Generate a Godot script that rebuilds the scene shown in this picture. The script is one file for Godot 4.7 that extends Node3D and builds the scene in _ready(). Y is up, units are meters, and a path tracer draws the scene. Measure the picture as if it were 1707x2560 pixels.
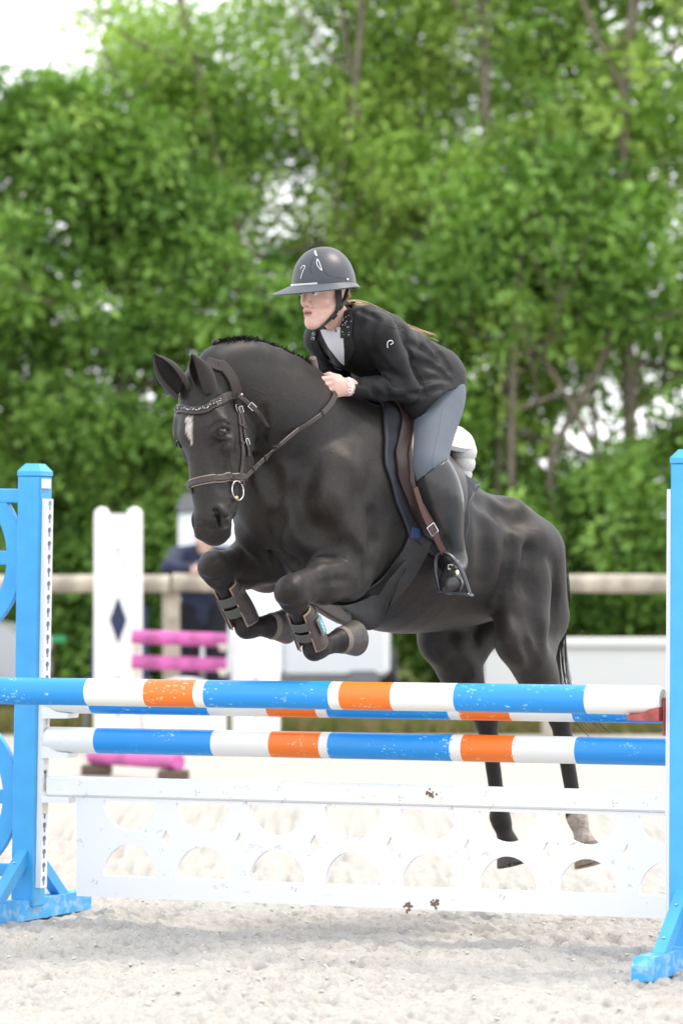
extends Node3D
# A horse and rider clearing an oxer in a sand arena; units are metres, y is up.

const BAND_NEAR := [[0.066, "w"], [0.641, "b"], [0.882, "w"], [1.081, "o"], [1.121, "w"], [1.609, "b"], [1.651, "w"], [1.847, "o"], [2.087, "w"], [2.569, "b"], [2.850, "w"]]
const BAND_MID := [[0.310, "w"], [0.808, "b"], [1.048, "w"], [1.255, "o"], [1.291, "w"], [1.782, "b"], [1.827, "w"], [2.030, "o"], [2.272, "w"], [2.791, "b"], [2.850, "w"]]
const BAND_TOP := [[0.289, "w"], [0.791, "b"], [1.037, "w"], [1.241, "o"], [1.285, "w"], [1.773, "b"], [1.819, "w"], [2.017, "o"], [2.262, "w"], [2.791, "b"], [2.850, "w"]]
const HORSE_AT := Vector3(0.19000, 0.00000, -0.50000)
const BODY_O := Vector3(-0.08293, 1.94589, 0.20000)
const BODY_F := Vector3(-0.62041, 0.37461, 0.68903)
const BODY_U := Vector3(0.25066, 0.92718, -0.27839)
const BODY_L := Vector3(0.74314, 0.00000, 0.66913)
const HEAD_O := Vector3(-0.71683, 1.85242, 1.00000)
const HEAD_A := Vector3(0.12844, -0.97400, 0.18662)
const HEAD_N := Vector3(-0.51496, 0.09532, 0.85190)
const HEAD_L := Vector3(0.84754, 0.20552, 0.48933)
const RIDE_O := Vector3(-0.25375, 2.37095, 0.45000)
const RIDE_F := Vector3(-0.66581, -0.09950, 0.73946)
const RIDE_U := Vector3(-0.06658, 0.99504, 0.07395)
const RIDE_L := Vector3(0.74314, 0.00000, 0.66913)
const HORSE := [
	[-0.3718, 1.6781, 0.5208, 0.25, -0.3417, 1.6671, 0.4873, 0.2781, 0.7431, 0, 0.6691, 0.7215, 0.03, 1],
	[-0.3417, 1.6671, 0.4873, 0.2781, -0.3115, 1.6561, 0.4538, 0.3063, 0.7431, 0, 0.6691, 0.688, 0.03, 1],
	[-0.3115, 1.6561, 0.4538, 0.3063, -0.28, 1.6442, 0.4188, 0.33, 0.7431, 0, 0.6691, 0.6622, 0.03, 1],
	[-0.28, 1.6442, 0.4188, 0.33, -0.2458, 1.6322, 0.3809, 0.348, 0.7431, 0, 0.6691, 0.6428, 0.03, 1],
	[-0.2458, 1.6322, 0.3809, 0.348, -0.2102, 1.6193, 0.3414, 0.3615, 0.7431, 0, 0.6691, 0.6277, 0.03, 1],
	[-0.2102, 1.6193, 0.3414, 0.3615, -0.1757, 1.6028, 0.303, 0.37, 0.7431, 0, 0.6691, 0.6215, 0.03, 1],
	[-0.1757, 1.6028, 0.303, 0.37, -0.1438, 1.5805, 0.2676, 0.3727, 0.7431, 0, 0.6691, 0.6307, 0.03, 1],
	[-0.1438, 1.5805, 0.2676, 0.3727, -0.1128, 1.5545, 0.2332, 0.3704, 0.7431, 0, 0.6691, 0.655, 0.03, 1],
	[-0.1128, 1.5545, 0.2332, 0.3704, -0.0802, 1.529, 0.1969, 0.365, 0.7431, 0, 0.6691, 0.6886, 0.03, 1],
	[-0.0802, 1.529, 0.1969, 0.365, -0.0446, 1.5042, 0.1575, 0.3566, 0.7431, 0, 0.6691, 0.7293, 0.03, 1],
	[-0.0446, 1.5042, 0.1575, 0.3566, -0.0074, 1.4799, 0.1161, 0.3451, 0.7431, 0, 0.6691, 0.7787, 0.03, 1],
	[-0.0074, 1.4799, 0.1161, 0.3451, 0.0309, 1.4592, 0.0736, 0.3325, 0.7431, 0, 0.6691, 0.8314, 0.03, 1],
	[0.0309, 1.4592, 0.0736, 0.3325, 0.07, 1.4439, 0.0301, 0.3189, 0.7431, 0, 0.6691, 0.8799, 0.03, 1],
	[0.07, 1.4439, 0.0301, 0.3189, 0.1102, 1.4321, -0.0144, 0.3042, 0.7431, 0, 0.6691, 0.9243, 0.03, 1],
	[0.1102, 1.4321, -0.0144, 0.3042, 0.1507, 1.4219, -0.0595, 0.29, 0.7431, 0, 0.6691, 0.9643, 0.03, 1],
	[0.1507, 1.4219, -0.0595, 0.29, 0.1917, 1.4134, -0.105, 0.2783, 0.7431, 0, 0.6691, 0.9929, 0.03, 1],
	[0.1917, 1.4134, -0.105, 0.2783, 0.2331, 1.4064, -0.151, 0.2672, 0.7431, 0, 0.6691, 1.0083, 0.03, 1],
	[0.2331, 1.4064, -0.151, 0.2672, 0.2743, 1.3986, -0.1967, 0.2525, 0.7431, 0, 0.6691, 1.0255, 0.03, 1],
	[0.2743, 1.3986, -0.1967, 0.2525, 0.315, 1.389, -0.2419, 0.2316, 0.7431, 0, 0.6691, 1.0657, 0.03, 1],
	[0.315, 1.389, -0.2419, 0.2316, 0.3555, 1.3786, -0.2869, 0.207, 0.7431, 0, 0.6691, 1.1365, 0.03, 1],
	[0.3555, 1.3786, -0.2869, 0.207, 0.396, 1.3682, -0.3319, 0.1825, 0.7431, 0, 0.6691, 1.2335, 0.03, 1],
	[-0.2726, 1.717, 0.5601, 0.125, -0.2781, 1.483, 0.5662, 0.13, 1, 0, 0, 1, 0.06, 1],
	[-0.3655, 1.6468, 0.6379, 0.075, -0.3511, 1.502, 0.6353, 0.085, 1, 0, 0, 1, 0.035, 1],
	[-0.3603, 1.5057, 0.6395, 0.075, -0.3082, 1.3718, 0.5996, 0.07, 1, 0, 0, 1, 0.04, 1],
	[-0.4212, 1.717, 0.4262, 0.125, -0.4267, 1.483, 0.4324, 0.13, 1, 0, 0, 1, 0.06, 1],
	[-0.4889, 1.6468, 0.5268, 0.075, -0.4878, 1.502, 0.5122, 0.085, 1, 0, 0, 1, 0.035, 1],
	[-0.4911, 1.5057, 0.5217, 0.075, -0.4568, 1.3718, 0.4658, 0.07, 1, 0, 0, 1, 0.04, 1],
	[-0.4461, 1.7769, 0.6034, 0.012, -0.4567, 1.5244, 0.6151, 0.016, 1, 0, 0, 1, 0.035, -1],
	[-0.4629, 1.5282, 0.622, 0.016, -0.4099, 1.3236, 0.5632, 0.012, 1, 0, 0, 1, 0.035, -1],
	[-0.0387, 1.8607, 0.3152, 0.095, -0.2307, 1.6391, 0.6256, 0.1, 0.8212, 0.0799, 0.5651, 0.7, 0.05, 1],
	[0.013, 1.6861, 0.355, 0.095, -0.1207, 1.4046, 0.5184, 0.1, 0.7542, 0.0227, 0.6562, 0.75, 0.03, 1],
	[-0.1039, 1.6681, 0.4773, 0.1, -0.1814, 1.4606, 0.5784, 0.1, 0.7569, 0.035, 0.6526, 0.8, 0.04, 1],
	[0.439, 1.5193, -0.2302, 0.115, 0.5442, 1.3349, -0.3545, 0.1, 1, 0, 0, 1, 0.06, 1],
	[0.465, 1.5696, -0.147, 0.045, 0.5119, 1.4347, -0.1766, 0.08, 1, 0, 0, 1, 0.06, 1],
	[0.5156, 1.4123, -0.2481, 0.155, 0.5648, 1.1817, -0.3251, 0.12, 1, 0, 0, 1, 0.05, 1],
	[-0.2022, 1.8607, 0.168, 0.095, -0.4908, 1.6391, 0.3914, 0.1, 0.6478, -0.0799, 0.7576, 0.7, 0.05, 1],
	[-0.2471, 1.6861, 0.1208, 0.095, -0.3956, 1.4046, 0.2708, 0.1, 0.7314, -0.0227, 0.6815, 0.75, 0.03, 1],
	[-0.3565, 1.6681, 0.2498, 0.1, -0.4489, 1.4606, 0.3375, 0.1, 0.7282, -0.035, 0.6845, 0.8, 0.04, 1],
	[0.2903, 1.5193, -0.364, 0.115, 0.403, 1.3349, -0.4816, 0.1, 1, 0, 0, 1, 0.06, 1],
	[0.2049, 1.5696, -0.3812, 0.045, 0.2295, 1.4347, -0.4309, 0.08, 1, 0, 0, 1, 0.06, 1],
	[0.3001, 1.4123, -0.4421, 0.155, 0.3716, 1.1817, -0.4991, 0.12, 1, 0, 0, 1, 0.05, 1],
	[0.4787, 1.4072, -0.4237, 0.06, 0.5219, 1.3003, -0.4718, 0.042, 1, 0, 0, 1, 0.06, 1],
	[-0.2101, 1.7423, 0.3413, 0.26, -0.2366, 1.7634, 0.3924, 0.2484, 0.874, -0.07, 0.4808, 0.6156, 0.03, 1],
	[-0.2366, 1.7634, 0.3924, 0.2484, -0.2681, 1.7924, 0.45, 0.235, 0.8595, -0.0711, 0.5062, 0.6056, 0.03, 1],
	[-0.2681, 1.7924, 0.45, 0.235, -0.3151, 1.8471, 0.5305, 0.2159, 0.8395, -0.0714, 0.5386, 0.5906, 0.03, 1],
	[-0.3151, 1.8471, 0.5305, 0.2159, -0.3665, 1.9057, 0.61, 0.195, 0.8205, -0.0528, 0.5693, 0.5706, 0.03, 1],
	[-0.3665, 1.9057, 0.61, 0.195, -0.4136, 1.9513, 0.6653, 0.1742, 0.764, 0.0063, 0.6452, 0.5478, 0.03, 1],
	[-0.4136, 1.9513, 0.6653, 0.1742, -0.4591, 1.9879, 0.71, 0.155, 0.7181, 0.0446, 0.6946, 0.5278, 0.03, 1],
	[-0.4591, 1.9879, 0.71, 0.155, -0.5029, 2.013, 0.7497, 0.1407, 0.6867, 0.0517, 0.7251, 0.5222, 0.03, 1],
	[-0.5029, 2.013, 0.7497, 0.1407, -0.5447, 2.0297, 0.785, 0.128, 0.6555, 0.0504, 0.7535, 0.5372, 0.03, 1],
	[-0.5447, 2.0297, 0.785, 0.128, -0.5839, 2.0391, 0.8181, 0.1141, 0.6498, 0.0317, 0.7594, 0.5794, 0.03, 1],
	[-0.5839, 2.0391, 0.8181, 0.1141, -0.622, 2.0451, 0.85, 0.1, 0.6434, 0.0223, 0.7652, 0.6444, 0.03, 1],
	[-0.4685, 1.7102, 0.55, 0.095, -0.4179, 1.5916, 0.55, 0.12, 0.6573, 0.2804, 0.6995, 0.85, 0.07, 1],
	[-0.1401, 1.9177, 0.3, 0.06, -0.2054, 1.9587, 0.3931, 0.0564, 1, 0, 0, 1, 0.04, 1],
	[-0.2054, 1.9587, 0.3931, 0.0564, -0.2679, 1.9982, 0.48, 0.053, 1, 0, 0, 1, 0.04, 1],
	[-0.2679, 1.9982, 0.48, 0.053, -0.3214, 2.0344, 0.5487, 0.0504, 1, 0, 0, 1, 0.04, 1],
	[-0.3214, 2.0344, 0.5487, 0.0504, -0.3728, 2.0665, 0.61, 0.048, 1, 0, 0, 1, 0.04, 1],
	[-0.3728, 2.0665, 0.61, 0.048, -0.4294, 2.0941, 0.6737, 0.0452, 1, 0, 0, 1, 0.04, 1],
	[-0.4294, 2.0941, 0.6737, 0.0452, -0.4837, 2.1136, 0.73, 0.043, 1, 0, 0, 1, 0.04, 1],
	[-0.4837, 2.1136, 0.73, 0.043, -0.5288, 2.1196, 0.7694, 0.0424, 1, 0, 0, 1, 0.04, 1],
	[-0.5288, 2.1196, 0.7694, 0.0424, -0.5692, 2.116, 0.8, 0.043, 1, 0, 0, 1, 0.04, 1],
	[-0.5692, 2.116, 0.8, 0.043, -0.6065, 2.1028, 0.8263, 0.0452, 1, 0, 0, 1, 0.04, 1],
	[-0.6065, 2.1028, 0.8263, 0.0452, -0.6422, 2.0854, 0.85, 0.048, 1, 0, 0, 1, 0.04, 1],
	[-0.6794, 2.007, 0.8703, 0.085, -0.6602, 1.8419, 0.9063, 0.108, 0.8475, 0.2055, 0.4893, 0.92, 0.03, 1],
	[-0.6602, 1.8419, 0.9063, 0.108, -0.6487, 1.6593, 0.963, 0.075, 0.8475, 0.2055, 0.4893, 0.78, 0.03, 1],
	[-0.6487, 1.6593, 0.963, 0.077, -0.6397, 1.5267, 1.0032, 0.062, 0.8475, 0.2055, 0.4893, 0.92, 0.03, 1],
	[-0.6947, 1.8673, 0.9554, 0.045, -0.656, 1.5433, 1.0244, 0.033, 0.8475, 0.2055, 0.4893, 1, 0.03, 1],
	[-0.6936, 1.9621, 0.9137, 0.05, -0.6885, 1.8472, 0.9531, 0.052, 0.8475, 0.2055, 0.4893, 1.45, 0.03, 1],
	[-0.5587, 1.8434, 0.8442, 0.105, -0.5541, 1.7825, 0.8538, 0.095, 0.8541, 0.1421, 0.5004, 0.36, 0.02, 1],
	[-0.5639, 1.7595, 0.8681, 0.06, -0.587, 1.5699, 0.9633, 0.036, 0.8428, 0.1558, 0.5152, 0.7, 0.02, 1],
	[-0.6235, 1.9116, 0.977, 0.027, -0.6032, 1.8654, 0.9898, 0.024, 1, 0, 0, 1, 0.02, 1],
	[-0.5904, 1.8203, 0.9744, 0.022, -0.5882, 1.7959, 0.9726, 0.02, 1, 0, 0, 1, 0.02, 1],
	[-0.5969, 1.7953, 0.9756, 0.016, -0.602, 1.6706, 0.99, 0.01, 1, 0, 0, 1, 0.018, 1],
	[-0.6162, 1.5564, 1.04, 0.026, -0.6067, 1.5129, 1.0459, 0.03, 1, 0, 0, 1, 0.018, 1],
	[-0.6536, 1.8204, 0.7894, 0.105, -0.6423, 1.7611, 0.8029, 0.095, 0.8375, 0.268, 0.4762, 0.36, 0.02, 1],
	[-0.6418, 1.7406, 0.8231, 0.06, -0.6447, 1.5559, 0.9301, 0.036, 0.8496, 0.2546, 0.4619, 0.7, 0.02, 1],
	[-0.7591, 1.8788, 0.8987, 0.027, -0.7625, 1.8268, 0.8978, 0.024, 1, 0, 0, 1, 0.02, 1],
	[-0.7396, 1.7841, 0.8882, 0.022, -0.7306, 1.7613, 0.8904, 0.02, 1, 0, 0, 1, 0.02, 1],
	[-0.7291, 1.7632, 0.8993, 0.016, -0.6953, 1.648, 0.9361, 0.01, 1, 0, 0, 1, 0.018, 1],
	[-0.6908, 1.5383, 0.9969, 0.026, -0.6847, 1.494, 1.0008, 0.03, 1, 0, 0, 1, 0.018, 1],
	[-0.6428, 1.5273, 1.0083, 0.06, -0.6338, 1.4895, 1.0086, 0.05, 0.8475, 0.2055, 0.4893, 1.12, 0.02, 1],
	[-0.615, 1.5068, 0.9688, 0.034, -0.61, 1.4842, 0.9696, 0.028, 0.8475, 0.2055, 0.4893, 1.2, 0.012, 1],
	[-0.717, 1.976, 0.9485, 0.012, -0.7194, 1.9479, 0.9643, 0.012, 1, 0, 0, 1, 0.015, 1],
	[-0.6209, 1.5571, 1.0723, 0.011, -0.595, 1.5201, 1.0756, 0.019, 1, 0, 0, 1, 0.008, -1],
	[-0.5819, 1.8464, 0.9977, 0.019, -0.5814, 1.8427, 0.9984, 0.019, 1, 0, 0, 1, 0.012, -1],
	[-0.5605, 1.7651, 0.9458, 0.012, -0.5784, 1.6326, 0.9792, 0.008, 1, 0, 0, 1, 0.03, -1],
	[-0.7158, 1.534, 1.0175, 0.011, -0.717, 1.4905, 1.0052, 0.019, 1, 0, 0, 1, 0.008, -1],
	[-0.7717, 1.8003, 0.8881, 0.019, -0.7713, 1.7966, 0.8888, 0.019, 1, 0, 0, 1, 0.012, -1],
	[-0.7097, 1.7289, 0.8597, 0.012, -0.6834, 1.6071, 0.9185, 0.008, 1, 0, 0, 1, 0.03, -1],
	[-0.5533, 1.5126, 1.023, 0.004, -0.6871, 1.4659, 0.9474, 0.004, 1, 0, 0, 1, 0.012, -1],
	[-0.216, 1.5722, 0.6317, 0.1, -0.1726, 1.3463, 0.58, 0.1, 0.745, -0.0097, 0.6669, 0.85, 0.04, 1],
	[-0.1726, 1.3463, 0.58, 0.098, -0.2607, 1.3154, 0.742, 0.082, 0.8747, 0.0389, 0.4832, 0.85, 0.03, 1],
	[-0.2607, 1.3154, 0.742, 0.082, -0.3332, 1.2901, 0.8752, 0.052, 0.8747, 0.0389, 0.4832, 0.85, 0.03, 1],
	[-0.3293, 1.2914, 0.868, 0.052, -0.3684, 1.2777, 0.94, 0.056, 0.8747, 0.0389, 0.4832, 0.9, 0.025, 1],
	[-0.3684, 1.2777, 0.94, 0.054, -0.3553, 1.2452, 0.9144, 0.046, 0.8062, -0.1293, 0.5773, 0.95, 0.025, 1],
	[-0.3741, 1.2757, 0.9504, 0.047, -0.364, 1.256, 0.9309, 0.04, 1, 0, 0, 1, 0.02, 1],
	[-0.3553, 1.2452, 0.9144, 0.045, -0.3373, 1.2004, 0.8792, 0.031, 0.8062, -0.1293, 0.5773, 0.85, 0.02, 1],
	[-0.3389, 1.2045, 0.8824, 0.031, -0.2865, 1.0743, 0.78, 0.032, 0.8062, -0.1293, 0.5773, 0.85, 0.02, 1],
	[-0.2865, 1.0743, 0.78, 0.041, -0.2745, 1.0778, 0.7668, 0.04, 1, 0, 0, 1, 0.02, 1],
	[-0.2865, 1.0743, 0.78, 0.036, -0.1869, 1.1033, 0.67, 0.038, 0.7412, -0.0006, 0.6713, 0.92, 0.02, 1],
	[-0.1968, 1.1004, 0.681, 0.043, -0.1869, 1.1033, 0.67, 0.046, 1, 0, 0, 1, 0.015, 1],
	[-0.4984, 1.5722, 0.3774, 0.1, -0.4663, 1.3764, 0.34, 0.1, 0.7441, -0.0058, 0.668, 0.85, 0.04, 1],
	[-0.4663, 1.3764, 0.34, 0.098, -0.5483, 1.3721, 0.484, 0.082, 0.869, 0.0057, 0.4948, 0.85, 0.03, 1],
	[-0.5483, 1.3721, 0.484, 0.082, -0.6157, 1.3686, 0.6024, 0.052, 0.869, 0.0057, 0.4948, 0.85, 0.03, 1],
	[-0.612, 1.3688, 0.596, 0.052, -0.6485, 1.3669, 0.66, 0.056, 0.869, 0.0057, 0.4948, 0.9, 0.025, 1],
	[-0.6485, 1.3669, 0.66, 0.054, -0.6303, 1.3319, 0.6424, 0.046, 0.727, 0.0322, 0.6859, 0.95, 0.025, 1],
	[-0.6544, 1.3665, 0.6704, 0.047, -0.6411, 1.3448, 0.656, 0.04, 1, 0, 0, 1, 0.02, 1],
	[-0.6303, 1.3319, 0.6424, 0.045, -0.6053, 1.2839, 0.6182, 0.031, 0.727, 0.0322, 0.6859, 0.85, 0.02, 1],
	[-0.6076, 1.2882, 0.6204, 0.031, -0.535, 1.1484, 0.55, 0.032, 0.727, 0.0322, 0.6859, 0.85, 0.02, 1],
	[-0.535, 1.1484, 0.55, 0.041, -0.5238, 1.1487, 0.5404, 0.04, 1, 0, 0, 1, 0.02, 1],
	[-0.535, 1.1484, 0.55, 0.036, -0.4415, 1.1504, 0.47, 0.038, 0.6501, -0.002, 0.7599, 0.92, 0.02, 1],
	[-0.4508, 1.1502, 0.478, 0.043, -0.4415, 1.1504, 0.47, 0.046, 1, 0, 0, 1, 0.015, 1],
	[0.4895, 1.4087, -0.2116, 0.158, 0.4811, 1.0904, 0, 0.108, 0.8029, 0.3152, 0.506, 0.75, 0.035, 1],
	[0.5599, 1.1892, -0.3047, 0.13, 0.5395, 0.9884, -0.105, 0.09, 0.8507, 0.3247, 0.4133, 0.75, 0.05, 1],
	[0.4811, 1.0904, 0, 0.1, 0.5645, 0.9448, -0.15, 0.078, 0.8184, -0.1122, 0.5636, 0.85, 0.03, 1],
	[0.5561, 0.9593, -0.135, 0.075, 0.6478, 0.7992, -0.3, 0.05, 0.8184, -0.1122, 0.5636, 0.8, 0.03, 1],
	[0.6478, 0.7992, -0.3, 0.043, 0.6779, 0.8292, -0.3334, 0.026, 0.7431, 0, 0.6691, 0.8, 0.02, 1],
	[0.6012, 0.9156, -0.2023, 0.022, 0.6779, 0.8292, -0.3334, 0.02, 1, 0, 0, 1, 0.03, 1],
	[0.6478, 0.7992, -0.3, 0.048, 0.6616, 0.7205, -0.312, 0.036, 0.7387, 0.0271, 0.6735, 0.85, 0.02, 1],
	[0.6616, 0.7205, -0.312, 0.034, 0.7169, 0.4057, -0.36, 0.03, 0.7387, 0.0271, 0.6735, 0.85, 0.02, 1],
	[0.7169, 0.4057, -0.36, 0.04, 0.7226, 0.3875, -0.357, 0.038, 1, 0, 0, 1, 0.02, 1],
	[0.7169, 0.4057, -0.36, 0.034, 0.7544, 0.2841, -0.34, 0.036, 0.686, 0.3191, 0.6538, 0.9, 0.02, 1],
	[0.7507, 0.2963, -0.342, 0.042, 0.7544, 0.2841, -0.34, 0.046, 1, 0, 0, 1, 0.02, 1],
	[0.2666, 1.4087, -0.4123, 0.158, 0.1957, 1.0945, -0.22, 0.108, 0.798, 0.1734, 0.5772, 0.75, 0.035, 1],
	[0.3518, 1.1892, -0.492, 0.13, 0.2593, 0.9792, -0.325, 0.09, 0.8018, 0.1136, 0.5866, 0.75, 0.05, 1],
	[0.1957, 1.0945, -0.22, 0.1, 0.2866, 0.9298, -0.37, 0.078, 0.8023, -0.0944, 0.5895, 0.85, 0.03, 1],
	[0.2775, 0.9463, -0.355, 0.075, 0.3774, 0.7651, -0.52, 0.05, 0.8023, -0.0944, 0.5895, 0.8, 0.03, 1],
	[0.3774, 0.7651, -0.52, 0.043, 0.4075, 0.7951, -0.5534, 0.026, 0.7431, 0, 0.6691, 0.8, 0.02, 1],
	[0.3248, 0.8969, -0.4223, 0.022, 0.4075, 0.7951, -0.5534, 0.02, 1, 0, 0, 1, 0.03, 1],
	[0.3774, 0.7651, -0.52, 0.048, 0.3881, 0.689, -0.532, 0.036, 0.7433, -0.0008, 0.669, 0.85, 0.02, 1],
	[0.3881, 0.689, -0.532, 0.034, 0.431, 0.3846, -0.58, 0.03, 0.7433, -0.0008, 0.669, 0.85, 0.02, 1],
	[0.431, 0.3846, -0.58, 0.04, 0.4362, 0.3671, -0.577, 0.038, 1, 0, 0, 1, 0.02, 1],
	[0.431, 0.3846, -0.58, 0.034, 0.466, 0.268, -0.56, 0.036, 0.6884, 0.3188, 0.6515, 0.9, 0.02, 1],
	[0.4625, 0.2797, -0.562, 0.042, 0.466, 0.268, -0.56, 0.046, 1, 0, 0, 1, 0.02, 1],
	[-0.4645, 1.9279, 0.8251, 0.015, -0.4661, 1.858, 0.8023, 0.015, 1, 0, 0, 1, 0.02, -1],
	[-0.4661, 1.858, 0.8023, 0.015, -0.4839, 1.8035, 0.7622, 0.015, 1, 0, 0, 1, 0.02, -1],
	[-0.4839, 1.8035, 0.7622, 0.015, -0.5052, 1.754, 0.8519, 0.015, 1, 0, 0, 1, 0.02, -1],
	[-0.427, 1.7059, 0.748, 0.02, -0.4144, 1.6349, 0.7463, 0.02, 1, 0, 0, 1, 0.03, -1],
	[-0.4144, 1.6349, 0.7463, 0.02, -0.4189, 1.541, 0.7242, 0.02, 1, 0, 0, 1, 0.03, -1],
	[-0.4189, 1.541, 0.7242, 0.02, -0.4274, 1.4541, 0.6873, 0.02, 1, 0, 0, 1, 0.03, -1],
	[-0.422, 1.4237, 0.673, 0.02, -0.3704, 1.3771, 0.6735, 0.02, 1, 0, 0, 1, 0.03, -1],
	[-0.3704, 1.3771, 0.6735, 0.02, -0.3169, 1.3786, 0.814, 0.02, 1, 0, 0, 1, 0.03, -1],
	[-0.4817, 1.7487, 0.7482, 0.025, -0.4433, 1.6825, 0.7623, 0.025, 1, 0, 0, 1, 0.05, -1],
	[-0.4433, 1.6825, 0.7623, 0.025, -0.4266, 1.6332, 0.7602, 0.025, 1, 0, 0, 1, 0.05, -1],
	[-0.3086, 1.7181, 0.7395, 0.03, -0.3183, 1.6187, 0.7487, 0.03, 1, 0, 0, 1, 0.07, -1],
	[-0.3183, 1.6187, 0.7487, 0.03, -0.285, 1.5159, 0.7389, 0.03, 1, 0, 0, 1, 0.07, -1],
	[-0.285, 1.5159, 0.7389, 0.03, -0.2281, 1.459, 0.7319, 0.03, 1, 0, 0, 1, 0.07, -1],
	[-0.118, 1.8418, 0.5661, 0.03, -0.1636, 1.7056, 0.6892, 0.03, 1, 0, 0, 1, 0.08, -1],
	[-0.1636, 1.7056, 0.6892, 0.03, -0.1482, 1.5918, 0.7199, 0.03, 1, 0, 0, 1, 0.08, -1],
	[-0.1286, 1.847, 0.4656, 0.05, -0.1955, 1.7141, 0.6183, 0.05, 1, 0, 0, 1, 0.08, 1],
	[-0.1955, 1.7141, 0.6183, 0.05, -0.242, 1.6133, 0.6841, 0.05, 1, 0, 0, 1, 0.08, 1],
	[-0.0765, 1.5598, 0.5883, 0.022, -0.0695, 1.4655, 0.5841, 0.022, 1, 0, 0, 1, 0.03, -1],
	[-0.0695, 1.4655, 0.5841, 0.022, -0.0757, 1.3704, 0.6104, 0.022, 1, 0, 0, 1, 0.03, -1],
	[-0.0757, 1.3704, 0.6104, 0.022, -0.0988, 1.308, 0.6386, 0.022, 1, 0, 0, 1, 0.03, -1],
	[-0.3189, 1.359, 0.8757, 0.014, -0.2483, 1.3884, 0.802, 0.014, 1, 0, 0, 1, 0.025, -1],
	[-0.2483, 1.3884, 0.802, 0.014, -0.1846, 1.4026, 0.7134, 0.014, 1, 0, 0, 1, 0.025, -1],
	[-0.2754, 1.3132, 0.8883, 0.012, -0.2146, 1.3242, 0.815, 0.012, 1, 0, 0, 1, 0.02, -1],
	[-0.2146, 1.3242, 0.815, 0.012, -0.1589, 1.323, 0.7266, 0.012, 1, 0, 0, 1, 0.02, -1],
	[-0.3495, 1.3071, 0.9442, 0.03, -0.2689, 1.3426, 0.8067, 0.03, 1, 0, 0, 1, 0.03, 1],
	[-0.2689, 1.3426, 0.8067, 0.03, -0.2013, 1.352, 0.7229, 0.03, 1, 0, 0, 1, 0.03, 1],
	[-0.2112, 1.435, 0.7118, 0.016, -0.1605, 1.4472, 0.6998, 0.016, 1, 0, 0, 1, 0.03, -1],
	[-0.1605, 1.4472, 0.6998, 0.016, -0.1237, 1.4095, 0.6714, 0.016, 1, 0, 0, 1, 0.03, -1],
	[-0.1237, 1.4095, 0.6714, 0.016, -0.1102, 1.3547, 0.664, 0.016, 1, 0, 0, 1, 0.03, -1],
	[0.4193, 1.5727, 0.0077, 0.02, 0.4453, 1.5133, 0.0229, 0.02, 1, 0, 0, 1, 0.035, -1],
	[0.4453, 1.5133, 0.0229, 0.02, 0.4512, 1.4366, 0.046, 0.02, 1, 0, 0, 1, 0.035, -1],
	[0.4512, 1.4366, 0.046, 0.02, 0.4339, 1.3431, 0.0574, 0.02, 1, 0, 0, 1, 0.035, -1],
	[0.4339, 1.3431, 0.0574, 0.02, 0.3969, 1.2534, 0.0439, 0.02, 1, 0, 0, 1, 0.035, -1],
	[0.4171, 1.5248, -0.0597, 0.05, 0.444, 1.4572, -0.0467, 0.05, 1, 0, 0, 1, 0.06, 1],
	[0.444, 1.4572, -0.0467, 0.05, 0.4385, 1.3729, -0.0288, 0.05, 1, 0, 0, 1, 0.06, 1],
	[0.4385, 1.3729, -0.0288, 0.05, 0.4303, 1.2641, -0.0213, 0.05, 1, 0, 0, 1, 0.06, 1],
	[0.3421, 1.6292, 0.1143, 0.03, 0.4137, 1.595, 0.0266, 0.03, 1, 0, 0, 1, 0.06, -1],
	[0.4137, 1.595, 0.0266, 0.03, 0.4746, 1.5474, -0.0235, 0.03, 1, 0, 0, 1, 0.06, -1],
	[0.5224, 1.4234, -0.0331, 0.025, 0.5209, 1.3119, 0.0016, 0.025, 1, 0, 0, 1, 0.06, -1],
	[0.5209, 1.3119, 0.0016, 0.025, 0.5405, 1.183, 0.0564, 0.025, 1, 0, 0, 1, 0.06, -1],
	[0.5405, 1.183, 0.0564, 0.025, 0.5744, 1.0367, 0.0488, 0.025, 1, 0, 0, 1, 0.06, -1],
	[0.5972, 1.3857, -0.0855, 0.022, 0.6214, 1.2505, -0.1442, 0.022, 1, 0, 0, 1, 0.055, -1],
	[0.6214, 1.2505, -0.1442, 0.022, 0.6261, 1.1255, -0.1494, 0.022, 1, 0, 0, 1, 0.055, -1],
	[0.4798, 1.1803, 0.0816, 0.018, 0.5114, 1.0752, 0.1066, 0.018, 1, 0, 0, 1, 0.04, -1],
	[0.5114, 1.0752, 0.1066, 0.018, 0.5403, 0.9848, 0.0341, 0.018, 1, 0, 0, 1, 0.04, -1],
	[0.5348, 1.4555, -0.129, 0.05, 0.5294, 1.3097, -0.0959, 0.05, 1, 0, 0, 1, 0.07, 1],
	[0.5294, 1.3097, -0.0959, 0.05, 0.5334, 1.1673, -0.0487, 0.05, 1, 0, 0, 1, 0.07, 1],
	[0.1672, 1.0694, -0.1045, 0.018, 0.2419, 0.9962, -0.1674, 0.018, 1, 0, 0, 1, 0.04, -1],
	[0.2419, 0.9962, -0.1674, 0.018, 0.2954, 0.9477, -0.2423, 0.018, 1, 0, 0, 1, 0.04, -1],
	[0.2253, 1.5092, 0.3382, 0.03, 0.2329, 1.415, 0.3289, 0.03, 1, 0, 0, 1, 0.06, -1],
	[0.2329, 1.415, 0.3289, 0.03, 0.2119, 1.32, 0.3176, 0.03, 1, 0, 0, 1, 0.06, -1],
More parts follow.
